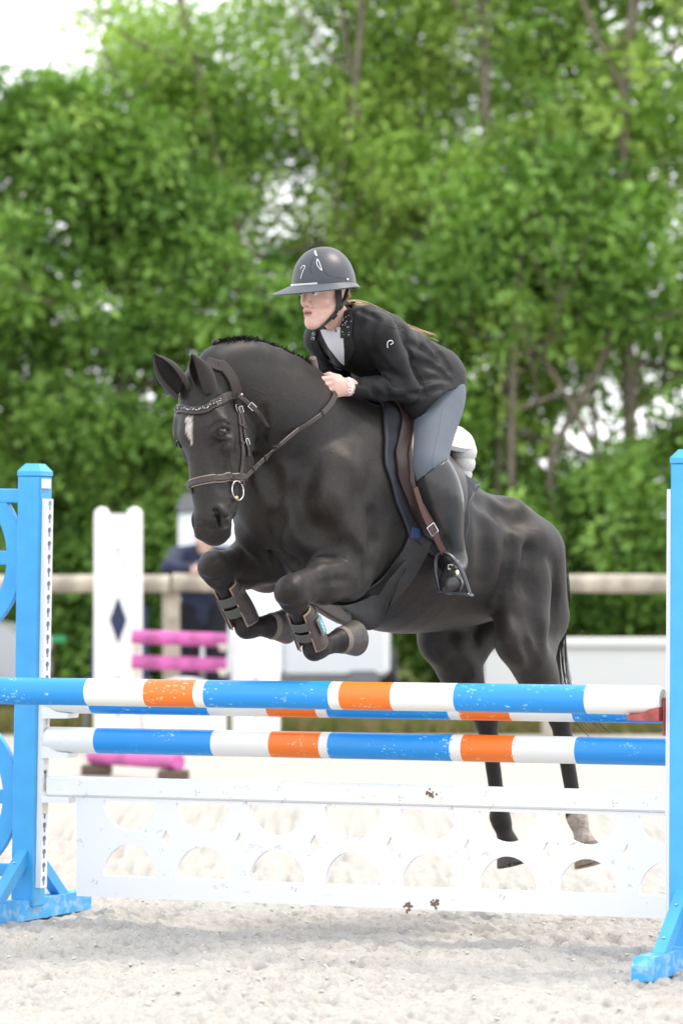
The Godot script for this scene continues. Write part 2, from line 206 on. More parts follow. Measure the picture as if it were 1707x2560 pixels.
	[0.363, 1.5146, 0.1781, 0.03, 0.3706, 1.4177, 0.1832, 0.03, 1, 0, 0, 1, 0.06, -1],
	[0.3706, 1.4177, 0.1832, 0.03, 0.3494, 1.3203, 0.1811, 0.03, 1, 0, 0, 1, 0.06, -1],
	[-0.4077, 1.2233, 0.9592, 0.012, -0.3685, 1.211, 0.9674, 0.012, 1, 0, 0, 1, 0.02, -1],
	[-0.3685, 1.211, 0.9674, 0.012, -0.3137, 1.2255, 0.9449, 0.012, 1, 0, 0, 1, 0.02, -1],
	[-0.3838, 1.287, 0.987, 0.02, -0.3645, 1.2941, 0.9853, 0.02, 1, 0, 0, 1, 0.02, 1],
	[-0.6855, 1.3178, 0.6943, 0.012, -0.6514, 1.3057, 0.6979, 0.012, 1, 0, 0, 1, 0.02, -1],
	[-0.6514, 1.3057, 0.6979, 0.012, -0.6127, 1.3167, 0.6968, 0.012, 1, 0, 0, 1, 0.02, -1],
	[-0.6644, 1.3809, 0.7052, 0.02, -0.646, 1.3858, 0.7044, 0.02, 1, 0, 0, 1, 0.02, 1],
	[-0.6424, 1.8533, 1.0199, 0.006, -0.6275, 1.8689, 1.0141, 0.006, 1, 0, 0, 1, 0.01, -1],
	[-0.6275, 1.8689, 1.0141, 0.006, -0.6061, 1.8736, 1.0145, 0.006, 1, 0, 0, 1, 0.01, -1],
	[-0.6061, 1.8736, 1.0145, 0.006, -0.5848, 1.8641, 0.9935, 0.006, 1, 0, 0, 1, 0.01, -1],
	[-0.6386, 1.8163, 1.0178, 0.007, -0.6158, 1.8015, 1.0036, 0.007, 1, 0, 0, 1, 0.012, -1],
	[-0.6158, 1.8015, 1.0036, 0.007, -0.5909, 1.8081, 1.0004, 0.007, 1, 0, 0, 1, 0.012, -1],
	[-0.6383, 1.8443, 1.0129, 0.008, -0.6247, 1.8595, 1.0091, 0.008, 1, 0, 0, 1, 0.006, 1],
	[-0.6247, 1.8595, 1.0091, 0.008, -0.6048, 1.8642, 1.0101, 0.008, 1, 0, 0, 1, 0.006, 1],
	[-0.6048, 1.8642, 1.0101, 0.008, -0.5882, 1.8566, 0.9762, 0.008, 1, 0, 0, 1, 0.006, 1],
	[-0.6309, 1.8251, 1.0081, 0.007, -0.6125, 1.8178, 0.9967, 0.007, 1, 0, 0, 1, 0.006, 1],
	[-0.6125, 1.8178, 0.9967, 0.007, -0.5931, 1.8224, 0.9914, 0.007, 1, 0, 0, 1, 0.006, 1],
	[-0.613, 1.953, 0.9779, 0.018, -0.6007, 1.9254, 1.0036, 0.018, 1, 0, 0, 1, 0.03, -1],
	[-0.6249, 1.7834, 1.0211, 0.02, -0.6085, 1.7114, 1.0284, 0.02, 1, 0, 0, 1, 0.03, -1],
	[-0.6085, 1.7114, 1.0284, 0.02, -0.6, 1.6545, 1.0396, 0.02, 1, 0, 0, 1, 0.03, -1],
	[-0.5955, 1.7847, 0.9887, 0.012, -0.5903, 1.7147, 0.9433, 0.012, 1, 0, 0, 1, 0.02, 1],
	[-0.5903, 1.7147, 0.9433, 0.012, -0.5855, 1.668, 0.9516, 0.012, 1, 0, 0, 1, 0.02, 1],
	[-0.629, 1.5629, 1.0618, 0.0105, -0.6254, 1.5393, 1.0651, 0.0105, 1, 0, 0, 1, 0.006, -1],
	[-0.6254, 1.5393, 1.0651, 0.0105, -0.6134, 1.5118, 1.0673, 0.0105, 1, 0, 0, 1, 0.006, -1],
	[-0.6297, 1.5399, 1.0533, 0.01, -0.6229, 1.5141, 1.0589, 0.01, 1, 0, 0, 1, 0.005, -1],
	[-0.642, 1.5515, 1.0661, 0.007, -0.6389, 1.5313, 1.07, 0.007, 1, 0, 0, 1, 0.008, 1],
	[-0.6389, 1.5313, 1.07, 0.007, -0.6277, 1.5083, 1.0675, 0.007, 1, 0, 0, 1, 0.008, 1],
	[-0.5635, 1.6156, 0.9643, 0.004, -0.5794, 1.5767, 1.0001, 0.004, 1, 0, 0, 1, 0.008, -1],
	[-0.5794, 1.5767, 1.0001, 0.004, -0.5924, 1.5378, 1.0621, 0.004, 1, 0, 0, 1, 0.008, -1],
	[-0.6941, 1.538, 1.0551, 0.006, -0.6697, 1.5092, 1.0669, 0.006, 1, 0, 0, 1, 0.01, -1],
	[-0.6697, 1.5092, 1.0669, 0.006, -0.6386, 1.4969, 1.0703, 0.006, 1, 0, 0, 1, 0.01, -1],
]
const HEAD_SKIN := [
	[-0.2468, 2.4172, 0.4422, 0.086, -0.2631, 2.4098, 0.4604, 0.084, 0.7431, 0, 0.6691, 0.86, 0.02, 1],
	[-0.2707, 2.3734, 0.4689, 0.07, -0.2776, 2.3051, 0.4765, 0.048, 0.7431, 0, 0.6691, 0.86, 0.02, 1],
	[-0.2103, 2.3267, 0.4764, 0.018, -0.2837, 2.2595, 0.5027, 0.018, 1, 0, 0, 1, 0.03, 1],
	[-0.2605, 2.3406, 0.5142, 0.022, -0.2509, 2.3361, 0.5155, 0.02, 1, 0, 0, 1, 0.02, 1],
	[-0.2985, 2.3827, 0.5222, 0.011, -0.2717, 2.3817, 0.5327, 0.01, 1, 0, 0, 1, 0.015, 1],
	[-0.2846, 2.3267, 0.4095, 0.018, -0.303, 2.2595, 0.4853, 0.018, 1, 0, 0, 1, 0.03, 1],
	[-0.3169, 2.3406, 0.4634, 0.022, -0.3192, 2.3361, 0.454, 0.02, 1, 0, 0, 1, 0.02, 1],
	[-0.3208, 2.3827, 0.5021, 0.011, -0.3341, 2.3817, 0.4765, 0.01, 1, 0, 0, 1, 0.015, 1],
	[-0.2986, 2.2567, 0.4998, 0.018, -0.2986, 2.2572, 0.4998, 0.018, 1, 0, 0, 1, 0.02, 1],
	[-0.3141, 2.368, 0.517, 0.008, -0.3235, 2.3284, 0.5275, 0.0115, 1, 0, 0, 1, 0.012, 1],
	[-0.3075, 2.3215, 0.5261, 0.0085, -0.3075, 2.322, 0.5261, 0.0085, 1, 0, 0, 1, 0.008, 1],
	[-0.3238, 2.3215, 0.5114, 0.0085, -0.3238, 2.322, 0.5114, 0.0085, 1, 0, 0, 1, 0.008, 1],
	[-0.321, 2.3025, 0.4993, 0.0095, -0.2957, 2.3025, 0.522, 0.0095, 1, 0, 0, 1, 0.008, 1],
	[-0.3162, 2.2848, 0.4985, 0.0105, -0.2954, 2.2848, 0.5172, 0.0105, 1, 0, 0, 1, 0.008, 1],
	[-0.2949, 2.3654, 0.542, 0.012, -0.2949, 2.3659, 0.542, 0.012, 1, 0, 0, 1, 0.01, -1],
	[-0.3135, 2.316, 0.5268, 0.0035, -0.3135, 2.3165, 0.5268, 0.0035, 1, 0, 0, 1, 0.003, -1],
	[-0.341, 2.3654, 0.5005, 0.012, -0.341, 2.3659, 0.5005, 0.012, 1, 0, 0, 1, 0.01, -1],
	[-0.3239, 2.316, 0.5174, 0.0035, -0.3239, 2.3165, 0.5174, 0.0035, 1, 0, 0, 1, 0.003, -1],
	[-0.3302, 2.2913, 0.5125, 0.0055, -0.3079, 2.2913, 0.5325, 0.0055, 1, 0, 0, 1, 0.004, -1],
	[-0.1936, 2.3518, 0.4908, 0.012, -0.1869, 2.3884, 0.4923, 0.019, 0.7234, -0.1608, 0.6714, 0.45, 0.008, 1],
	[-0.1862, 2.3793, 0.5065, 0.008, -0.1866, 2.3634, 0.504, 0.006, 1, 0, 0, 1, 0.006, -1],
	[-0.3006, 2.3518, 0.3944, 0.012, -0.3028, 2.3884, 0.3879, 0.019, 0.7434, 0.1608, 0.6493, 0.45, 0.008, 1],
	[-0.317, 2.3793, 0.3888, 0.008, -0.3145, 2.3634, 0.3889, 0.006, 1, 0, 0, 1, 0.006, -1],
	[-0.2368, 2.3182, 0.4311, 0.05, -0.1643, 2.2246, 0.34, 0.055, 1, 0, 0, 1, 0.03, 1],
]
const BODY_SKIN := [
	[-0.1643, 2.2246, 0.34, 0.06, -0.1403, 2.2196, 0.37, 0.08, 0.6639, 0.6129, -0.4284, 1.25, 0.03, 1],
	[-0.1403, 2.2196, 0.37, 0.08, -0.0644, 2.1883, 0.3, 0.09, 0.6832, 0.0259, 0.7298, 1.275, 0.03, 1],
	[-0.0644, 2.1883, 0.3, 0.09, 0.0391, 2.1335, 0.18, 0.085, 0.756, -0.0067, 0.6545, 1.25, 0.03, 1],
	[0.0391, 2.1335, 0.18, 0.085, 0.1395, 2.0618, 0.05, 0.105, 0.7836, -0.0276, 0.6206, 1.225, 0.03, 1],
	[-0.1403, 2.2196, 0.37, 0.06, -0.0563, 2.2295, 0.47, 0.036, 1, 0, 0, 1, 0.03, 1],
	[-0.0563, 2.2295, 0.47, 0.036, 0.0439, 2.0219, 0.38, 0.02, 1, 0, 0, 1, 0.03, 1],
	[0.0439, 2.0219, 0.38, 0.02, -0.152, 2.0211, 0.535, 0.022, 1, 0, 0, 1, 0.03, 1],
	[-0.1403, 2.2196, 0.37, 0.06, -0.2642, 2.2121, 0.28, 0.036, 1, 0, 0, 1, 0.03, 1],
	[-0.2642, 2.2121, 0.28, 0.036, -0.1802, 2.0144, 0.12, 0.02, 1, 0, 0, 1, 0.03, 1],
	[-0.1802, 2.0144, 0.12, 0.02, -0.2412, 2.0418, 0.4, 0.022, 1, 0, 0, 1, 0.03, 1],
	[0.167, 2.0302, 0.13, 0.08, 0.1233, 1.7248, 0.41, 0.046, 1, 0, 0, 1, 0.03, 1],
	[0.1233, 1.7248, 0.41, 0.046, 0.2215, 1.3893, 0.33, 0.03, 1, 0, 0, 1, 0.03, 1],
	[0.2215, 1.3893, 0.33, 0.03, 0.2111, 1.2968, 0.47, 0.022, 1, 0, 0, 1, 0.03, 1],
	[-0.0394, 2.0302, -0.0559, 0.08, -0.3133, 1.7248, 0.0169, 0.046, 1, 0, 0, 1, 0.03, 1],
	[-0.3133, 1.7248, 0.0169, 0.046, -0.244, 1.3893, -0.0892, 0.03, 1, 0, 0, 1, 0.03, 1],
	[-0.244, 1.3893, -0.0892, 0.03, -0.3822, 1.2968, -0.0642, 0.022, 1, 0, 0, 1, 0.03, 1],
]
const HAND_SKIN := [
	[-0.152, 2.0211, 0.535, 0.027, -0.1647, 2.0239, 0.543, 0.027, 0.5121, -0.1127, 0.8515, 0.8, 0.015, 1],
	[-0.1647, 2.0255, 0.543, 0.026, -0.2153, 2.0401, 0.568, 0.016, 1, 0, 0, 1, 0.015, 1],
	[-0.1647, 2.0223, 0.543, 0.026, -0.2121, 2.0149, 0.566, 0.016, 1, 0, 0, 1, 0.015, 1],
	[-0.1647, 2.016, 0.543, 0.024, -0.2058, 1.9963, 0.558, 0.015, 1, 0, 0, 1, 0.015, 1],
	[-0.2216, 2.0527, 0.57, 0.011, -0.2626, 2.0472, 0.585, 0.0098, 1, 0, 0, 1, 0.006, 1],
	[-0.2626, 2.0472, 0.585, 0.0098, -0.2707, 2.0408, 0.555, 0.009, 1, 0, 0, 1, 0.005, 1],
	[-0.2707, 2.0408, 0.555, 0.009, -0.247, 2.0385, 0.535, 0.0083, 1, 0, 0, 1, 0.005, 1],
	[-0.2263, 2.032, 0.573, 0.0106, -0.2642, 2.0265, 0.588, 0.0095, 1, 0, 0, 1, 0.006, 1],
	[-0.2642, 2.0265, 0.588, 0.0095, -0.2644, 2.0234, 0.555, 0.0087, 1, 0, 0, 1, 0.005, 1],
	[-0.2644, 2.0234, 0.555, 0.0087, -0.2407, 2.0227, 0.535, 0.0081, 1, 0, 0, 1, 0.005, 1],
	[-0.2232, 2.0132, 0.57, 0.0103, -0.2547, 2.0078, 0.583, 0.0092, 1, 0, 0, 1, 0.006, 1],
	[-0.2547, 2.0078, 0.583, 0.0092, -0.2517, 2.0061, 0.552, 0.0085, 1, 0, 0, 1, 0.005, 1],
	[-0.2517, 2.0061, 0.552, 0.0085, -0.2328, 2.0053, 0.535, 0.0078, 1, 0, 0, 1, 0.005, 1],
	[-0.2153, 1.9961, 0.562, 0.0092, -0.2437, 1.9892, 0.575, 0.0082, 1, 0, 0, 1, 0.006, 1],
	[-0.2437, 1.9892, 0.575, 0.0082, -0.2391, 1.9889, 0.548, 0.0075, 1, 0, 0, 1, 0.005, 1],
	[-0.2391, 1.9889, 0.548, 0.0075, -0.2233, 1.9895, 0.534, 0.007, 1, 0, 0, 1, 0.005, 1],
	[-0.1995, 2.0539, 0.545, 0.0135, -0.2343, 2.065, 0.545, 0.0105, 1, 0, 0, 1, 0.012, 1],
	[-0.2343, 2.065, 0.545, 0.0105, -0.2613, 2.0606, 0.538, 0.0088, 1, 0, 0, 1, 0.006, 1],
	[-0.2412, 2.0418, 0.4, 0.026, -0.2523, 2.0443, 0.415, 0.026, 1, 0, 0, 1, 0.015, 1],
	[-0.2491, 2.0443, 0.415, 0.024, -0.2793, 2.0522, 0.45, 0.018, 1, 0, 0, 1, 0.015, 1],
	[-0.2491, 2.0411, 0.415, 0.024, -0.2777, 2.0362, 0.45, 0.018, 1, 0, 0, 1, 0.015, 1],
	[-0.2824, 2.0649, 0.45, 0.0105, -0.3013, 2.0571, 0.48, 0.0095, 1, 0, 0, 1, 0.006, 1],
	[-0.3013, 2.0571, 0.48, 0.0095, -0.2885, 2.0544, 0.502, 0.0087, 1, 0, 0, 1, 0.005, 1],
	[-0.2885, 2.0544, 0.502, 0.0087, -0.2726, 2.0529, 0.5, 0.0081, 1, 0, 0, 1, 0.005, 1],
	[-0.2856, 2.049, 0.45, 0.0105, -0.3061, 2.0428, 0.48, 0.0095, 1, 0, 0, 1, 0.006, 1],
	[-0.3061, 2.0428, 0.48, 0.0095, -0.2916, 2.0402, 0.5, 0.0087, 1, 0, 0, 1, 0.005, 1],
	[-0.2916, 2.0402, 0.5, 0.0087, -0.2758, 2.0402, 0.5, 0.0081, 1, 0, 0, 1, 0.005, 1],
	[-0.284, 2.0346, 0.45, 0.0099, -0.3029, 2.0285, 0.48, 0.009, 1, 0, 0, 1, 0.006, 1],
	[-0.3029, 2.0285, 0.48, 0.009, -0.2885, 2.0259, 0.5, 0.0083, 1, 0, 0, 1, 0.005, 1],
	[-0.2885, 2.0259, 0.5, 0.0083, -0.2726, 2.0259, 0.5, 0.0076, 1, 0, 0, 1, 0.005, 1],
	[-0.2809, 2.0219, 0.45, 0.0088, -0.2966, 2.016, 0.475, 0.008, 1, 0, 0, 1, 0.006, 1],
	[-0.2966, 2.016, 0.475, 0.008, -0.2853, 2.0135, 0.495, 0.0074, 1, 0, 0, 1, 0.005, 1],
	[-0.2853, 2.0135, 0.495, 0.0074, -0.2726, 2.0135, 0.495, 0.0068, 1, 0, 0, 1, 0.005, 1],
	[-0.2634, 2.059, 0.44, 0.012, -0.2791, 2.0698, 0.48, 0.0095, 1, 0, 0, 1, 0.01, 1],
	[-0.2791, 2.0698, 0.48, 0.0095, -0.2884, 2.0651, 0.51, 0.0085, 1, 0, 0, 1, 0.006, 1],
]
const JACKET := [
	[-0.1707, 2.2503, 0.34, 0.062, -0.1403, 2.2196, 0.37, 0.098, 0.469, 0.8094, 0.3534, 1.365, 0.04, 1],
	[-0.1403, 2.2196, 0.37, 0.098, -0.0644, 2.1883, 0.3, 0.118, 0.6832, 0.0259, 0.7298, 1.3, 0.04, 1],
	[-0.0644, 2.1883, 0.3, 0.118, 0.0391, 2.1335, 0.18, 0.11, 0.756, -0.0067, 0.6545, 1.2, 0.04, 1],
	[0.0391, 2.1335, 0.18, 0.11, 0.1308, 2.0706, 0.07, 0.12, 0.7638, -0.0139, 0.6453, 1.165, 0.04, 1],
	[0.1306, 2.0652, 0.08, 0.125, 0.0935, 2.0135, 0.14, 0.115, 0.8123, 0.0855, 0.577, 1.2, 0.04, 1],
	[0.1416, 2.0723, 0.17, 0.112, 0.1141, 1.988, 0.24, 0.112, 1, 0, 0, 1, 0.05, 1],
	[-0.0766, 2.0723, -0.0265, 0.112, -0.1433, 1.988, 0.0082, 0.112, 1, 0, 0, 1, 0.05, 1],
	[-0.1643, 2.2374, 0.34, 0.06, -0.0563, 2.2295, 0.47, 0.062, 1, 0, 0, 1, 0.04, 1],
	[-0.1804, 2.2294, 0.34, 0.06, -0.2642, 2.2121, 0.28, 0.06, 1, 0, 0, 1, 0.04, 1],
	[-0.0563, 2.2295, 0.47, 0.064, -0.0062, 2.1257, 0.425, 0.056, 1, 0, 0, 1, 0.02, 1],
	[-0.0062, 2.1257, 0.425, 0.056, 0.0439, 2.0219, 0.38, 0.047, 1, 0, 0, 1, 0.02, 1],
	[0.0439, 2.0219, 0.38, 0.047, -0.0443, 2.0216, 0.4498, 0.045, 1, 0, 0, 1, 0.02, 1],
	[-0.0443, 2.0216, 0.4498, 0.045, -0.1551, 2.0213, 0.532, 0.036, 1, 0, 0, 1, 0.02, 1],
	[0.0589, 2.0099, 0.37, 0.035, 0.0589, 2.0104, 0.37, 0.035, 1, 0, 0, 1, 0.03, 1],
	[-0.2642, 2.2121, 0.28, 0.064, -0.2222, 2.1132, 0.2, 0.056, 1, 0, 0, 1, 0.02, 1],
	[-0.2222, 2.1132, 0.2, 0.056, -0.1802, 2.0144, 0.12, 0.047, 1, 0, 0, 1, 0.02, 1],
	[-0.1802, 2.0144, 0.12, 0.047, -0.2316, 2.0393, 0.385, 0.036, 1, 0, 0, 1, 0.02, 1],
	[0.2746, 1.8346, 0.28, 0.195, 0.2886, 1.8486, -0.15, 0.195, 1, 0, 0, 1, 0.004, -1],
	[-0.1793, 2.2746, 0.37, 0.055, -0.2631, 2.3093, 0.4604, 0.07, 1, 0, 0, 1, 0.004, -1],
	[-0.1773, 2.0191, 0.545, 0.034, -0.2058, 2.0179, 0.57, 0.05, 1, 0, 0, 1, 0.003, -1],
	[-0.043, 2.1148, 0.4856, 0.012, -0.0057, 2.0704, 0.4684, 0.012, 1, 0, 0, 1, 0.02, -1],
	[-0.0057, 2.0704, 0.4684, 0.012, 0.037, 2.0516, 0.4539, 0.012, 1, 0, 0, 1, 0.02, -1],
	[-0.0303, 2.0746, 0.4665, 0.01, 0.006, 2.0402, 0.4736, 0.01, 1, 0, 0, 1, 0.018, -1],
	[0.006, 2.0402, 0.4736, 0.01, 0.042, 2.0299, 0.4497, 0.01, 1, 0, 0, 1, 0.018, -1],
	[-0.0548, 1.9944, 0.5068, 0.01, -0.0193, 1.974, 0.4652, 0.01, 1, 0, 0, 1, 0.018, -1],
	[-0.0193, 1.974, 0.4652, 0.01, 0.0365, 1.9809, 0.4282, 0.01, 1, 0, 0, 1, 0.018, -1],
	[-0.0898, 2.0521, 0.5246, 0.009, -0.0732, 2.0111, 0.5269, 0.009, 1, 0, 0, 1, 0.016, -1],
	[-0.0732, 2.0111, 0.5269, 0.009, -0.0623, 1.9776, 0.4901, 0.009, 1, 0, 0, 1, 0.016, -1],
	[-0.0359, 2.042, 0.5023, 0.009, -0.0194, 2.0076, 0.4966, 0.009, 1, 0, 0, 1, 0.016, -1],
	[-0.0194, 2.0076, 0.4966, 0.009, -0.0062, 1.9797, 0.4614, 0.009, 1, 0, 0, 1, 0.016, -1],
	[-0.0741, 2.2599, 0.5358, 0.012, -0.0843, 2.1998, 0.5327, 0.012, 1, 0, 0, 1, 0.025, -1],
	[-0.0843, 2.1998, 0.5327, 0.012, -0.0693, 2.1376, 0.4845, 0.012, 1, 0, 0, 1, 0.025, -1],
	[-0.0693, 2.1376, 0.4845, 0.012, -0.0542, 2.0841, 0.4474, 0.012, 1, 0, 0, 1, 0.025, -1],
	[0.055, 2.1849, 0.4153, 0.01, 0.1133, 2.1763, 0.3095, 0.01, 1, 0, 0, 1, 0.02, -1],
	[0.1133, 2.1763, 0.3095, 0.01, 0.169, 2.1301, 0.2816, 0.01, 1, 0, 0, 1, 0.02, -1],
	[0.072, 2.1218, 0.3552, 0.01, 0.1358, 2.1154, 0.3052, 0.01, 1, 0, 0, 1, 0.02, -1],
	[0.1358, 2.1154, 0.3052, 0.01, 0.1933, 2.078, 0.2916, 0.01, 1, 0, 0, 1, 0.02, -1],
	[0.0377, 2.2521, 0.4011, 0.008, 0.0461, 2.185, 0.4232, 0.008, 1, 0, 0, 1, 0.015, -1],
	[0.0461, 2.185, 0.4232, 0.008, 0.0713, 2.1223, 0.3548, 0.008, 1, 0, 0, 1, 0.015, -1],
	[0.0713, 2.1223, 0.3548, 0.008, 0.0927, 2.0632, 0.3301, 0.008, 1, 0, 0, 1, 0.015, -1],
	[0.0922, 2.0555, 0.3349, 0.009, 0.1594, 2.0676, 0.3178, 0.009, 1, 0, 0, 1, 0.018, -1],
	[0.1594, 2.0676, 0.3178, 0.009, 0.2103, 2.0618, 0.2841, 0.009, 1, 0, 0, 1, 0.018, -1],
	[0.061, 1.9987, 0.4315, 0.009, 0.1171, 2.0047, 0.3562, 0.009, 1, 0, 0, 1, 0.018, -1],
	[0.1171, 2.0047, 0.3562, 0.009, 0.176, 2.0311, 0.3297, 0.009, 1, 0, 0, 1, 0.018, -1],
	[0.1382, 2.2059, 0.251, 0.01, 0.1779, 2.1561, 0.2609, 0.01, 1, 0, 0, 1, 0.02, -1],
	[0.1779, 2.1561, 0.2609, 0.01, 0.2105, 2.0984, 0.2671, 0.01, 1, 0, 0, 1, 0.02, -1],
	[-0.1764, 2.0683, 0.2338, 0.01, -0.1312, 2.051, 0.5509, 0.01, 1, 0, 0, 1, 0.02, -1],
	[-0.1312, 2.051, 0.5509, 0.01, -0.0908, 2.0373, 0.5364, 0.01, 1, 0, 0, 1, 0.02, -1],
	[-0.1173, 2.3038, 0.4728, 0.009, -0.0864, 2.2913, 0.4996, 0.009, 1, 0, 0, 1, 0.016, -1],
	[-0.0864, 2.2913, 0.4996, 0.009, -0.0569, 2.2676, 0.5314, 0.009, 1, 0, 0, 1, 0.016, -1],
]
const BREECHES := [
	[0.139, 2.0493, 0.07, 0.108, 0.1488, 2.0416, 0.0937, 0.1043, 0.848, 0.4958, -0.1874, 1.0815, 0.03, 1],
	[0.1488, 2.0416, 0.0937, 0.1043, 0.1586, 2.0338, 0.1174, 0.1005, 0.848, 0.4958, -0.1874, 1.0444, 0.03, 1],
	[0.1586, 2.0338, 0.1174, 0.1005, 0.1651, 2.0216, 0.14, 0.097, 0.8481, 0.5284, 0.0399, 1.013, 0.03, 1],
	[0.1651, 2.0216, 0.14, 0.097, 0.1669, 2.0039, 0.1585, 0.0942, 0.835, 0.4352, 0.3367, 0.9963, 0.03, 1],
	[0.1669, 2.0039, 0.1585, 0.0942, 0.1654, 1.9817, 0.1759, 0.0916, 0.8223, 0.3168, 0.4727, 0.9944, 0.03, 1],
	[0.1654, 1.9817, 0.1759, 0.0916, 0.162, 1.954, 0.2, 0.088, 0.8359, 0.2976, 0.4611, 0.9981, 0.03, 1],
	[0.162, 1.954, 0.2, 0.088, 0.1561, 1.9175, 0.237, 0.0824, 0.7431, 0, 0.6691, 1, 0.03, 1],
	[0.1561, 1.9175, 0.237, 0.0824, 0.1482, 1.8755, 0.2807, 0.0757, 0.7431, 0, 0.6691, 1, 0.03, 1],
	[0.1482, 1.8755, 0.2807, 0.0757, 0.1414, 1.8365, 0.32, 0.07, 0.7431, 0, 0.6691, 1, 0.03, 1],
	[0.1414, 1.8365, 0.32, 0.07, 0.1363, 1.8023, 0.352, 0.0659, 0.7431, 0, 0.6691, 1, 0.03, 1],
	[0.1363, 1.8023, 0.352, 0.0659, 0.1323, 1.7711, 0.3796, 0.0626, 0.7431, 0, 0.6691, 1, 0.03, 1],
	[0.1323, 1.7711, 0.3796, 0.0626, 0.1299, 1.7459, 0.4, 0.06, 0.7431, 0, 0.6691, 1, 0.03, 1],
	[0.1299, 1.7459, 0.4, 0.06, 0.1288, 1.7307, 0.4106, 0.0583, 0.7431, 0, 0.6691, 1, 0.03, 1],
	[0.1288, 1.7307, 0.4106, 0.0583, 0.1294, 1.7214, 0.4139, 0.0573, 0.7431, 0, 0.6691, 1, 0.03, 1],
	[0.1294, 1.7214, 0.4139, 0.0573, 0.1328, 1.7087, 0.415, 0.056, 0.7431, 0, 0.6691, 1, 0.03, 1],
	[0.1328, 1.7087, 0.415, 0.056, 0.1405, 1.6886, 0.4148, 0.0541, 0.7431, 0, 0.6691, 1, 0.03, 1],
	[0.1405, 1.6886, 0.4148, 0.0541, 0.1511, 1.6652, 0.4124, 0.0521, 0.7431, 0, 0.6691, 1, 0.03, 1],
	[0.1511, 1.6652, 0.4124, 0.0521, 0.1617, 1.6417, 0.41, 0.05, 0.7431, 0, 0.6691, 1, 0.03, 1],
	[0.0232, 2.0493, -0.0343, 0.108, -0.0014, 2.0416, -0.0416, 0.1043, -0.0978, -0.4958, 0.8629, 1.0815, 0.03, 1],
	[-0.0014, 2.0416, -0.0416, 0.1043, -0.026, 2.0338, -0.0488, 0.1005, -0.0978, -0.4958, 0.8629, 1.0444, 0.03, 1],
	[-0.026, 2.0338, -0.0488, 0.1005, -0.0492, 2.0216, -0.053, 0.097, 0.1283, -0.5284, 0.8393, 1.013, 0.03, 1],
	[-0.0492, 2.0216, -0.053, 0.097, -0.0678, 2.0039, -0.0528, 0.0942, 0.4221, -0.4352, 0.7952, 0.9963, 0.03, 1],
	[-0.0678, 2.0039, -0.0528, 0.0942, -0.085, 1.9817, -0.0495, 0.0916, 0.5561, -0.3168, 0.7684, 0.9944, 0.03, 1],
	[-0.085, 1.9817, -0.0495, 0.0916, -0.1085, 1.954, -0.0436, 0.088, 0.546, -0.2976, 0.7832, 0.9981, 0.03, 1],
	[-0.1085, 1.954, -0.0436, 0.088, -0.1448, 1.9175, -0.0339, 0.0824, 0.7431, 0, 0.6691, 1, 0.03, 1],
	[-0.1448, 1.9175, -0.0339, 0.0824, -0.1874, 1.8755, -0.0215, 0.0757, 0.7431, 0, 0.6691, 1, 0.03, 1],
	[-0.1874, 1.8755, -0.0215, 0.0757, -0.2257, 1.8365, -0.0105, 0.07, 0.7431, 0, 0.6691, 1, 0.03, 1],
	[-0.2257, 1.8365, -0.0105, 0.07, -0.2571, 1.8023, -0.0022, 0.0659, 0.7431, 0, 0.6691, 1, 0.03, 1],
	[-0.2571, 1.8023, -0.0022, 0.0659, -0.2841, 1.7711, 0.0047, 0.0626, 0.7431, 0, 0.6691, 1, 0.03, 1],
	[-0.2841, 1.7711, 0.0047, 0.0626, -0.3041, 1.7459, 0.0092, 0.06, 0.7431, 0, 0.6691, 1, 0.03, 1],
	[-0.3041, 1.7459, 0.0092, 0.06, -0.3145, 1.7307, 0.0114, 0.0583, 0.7431, 0, 0.6691, 1, 0.03, 1],
	[-0.3145, 1.7307, 0.0114, 0.0583, -0.3178, 1.7214, 0.0112, 0.0573, 0.7431, 0, 0.6691, 1, 0.03, 1],
	[-0.3178, 1.7214, 0.0112, 0.0573, -0.3193, 1.7087, 0.008, 0.056, 0.7431, 0, 0.6691, 1, 0.03, 1],
	[-0.3193, 1.7087, 0.008, 0.056, -0.3199, 1.6886, 0.0003, 0.0541, 0.7431, 0, 0.6691, 1, 0.03, 1],
	[-0.3199, 1.6886, 0.0003, 0.0541, -0.3186, 1.6652, -0.0105, 0.0521, 0.7431, 0, 0.6691, 1, 0.03, 1],
	[-0.3186, 1.6652, -0.0105, 0.0521, -0.3173, 1.6417, -0.0213, 0.05, 0.7431, 0, 0.6691, 1, 0.03, 1],
]
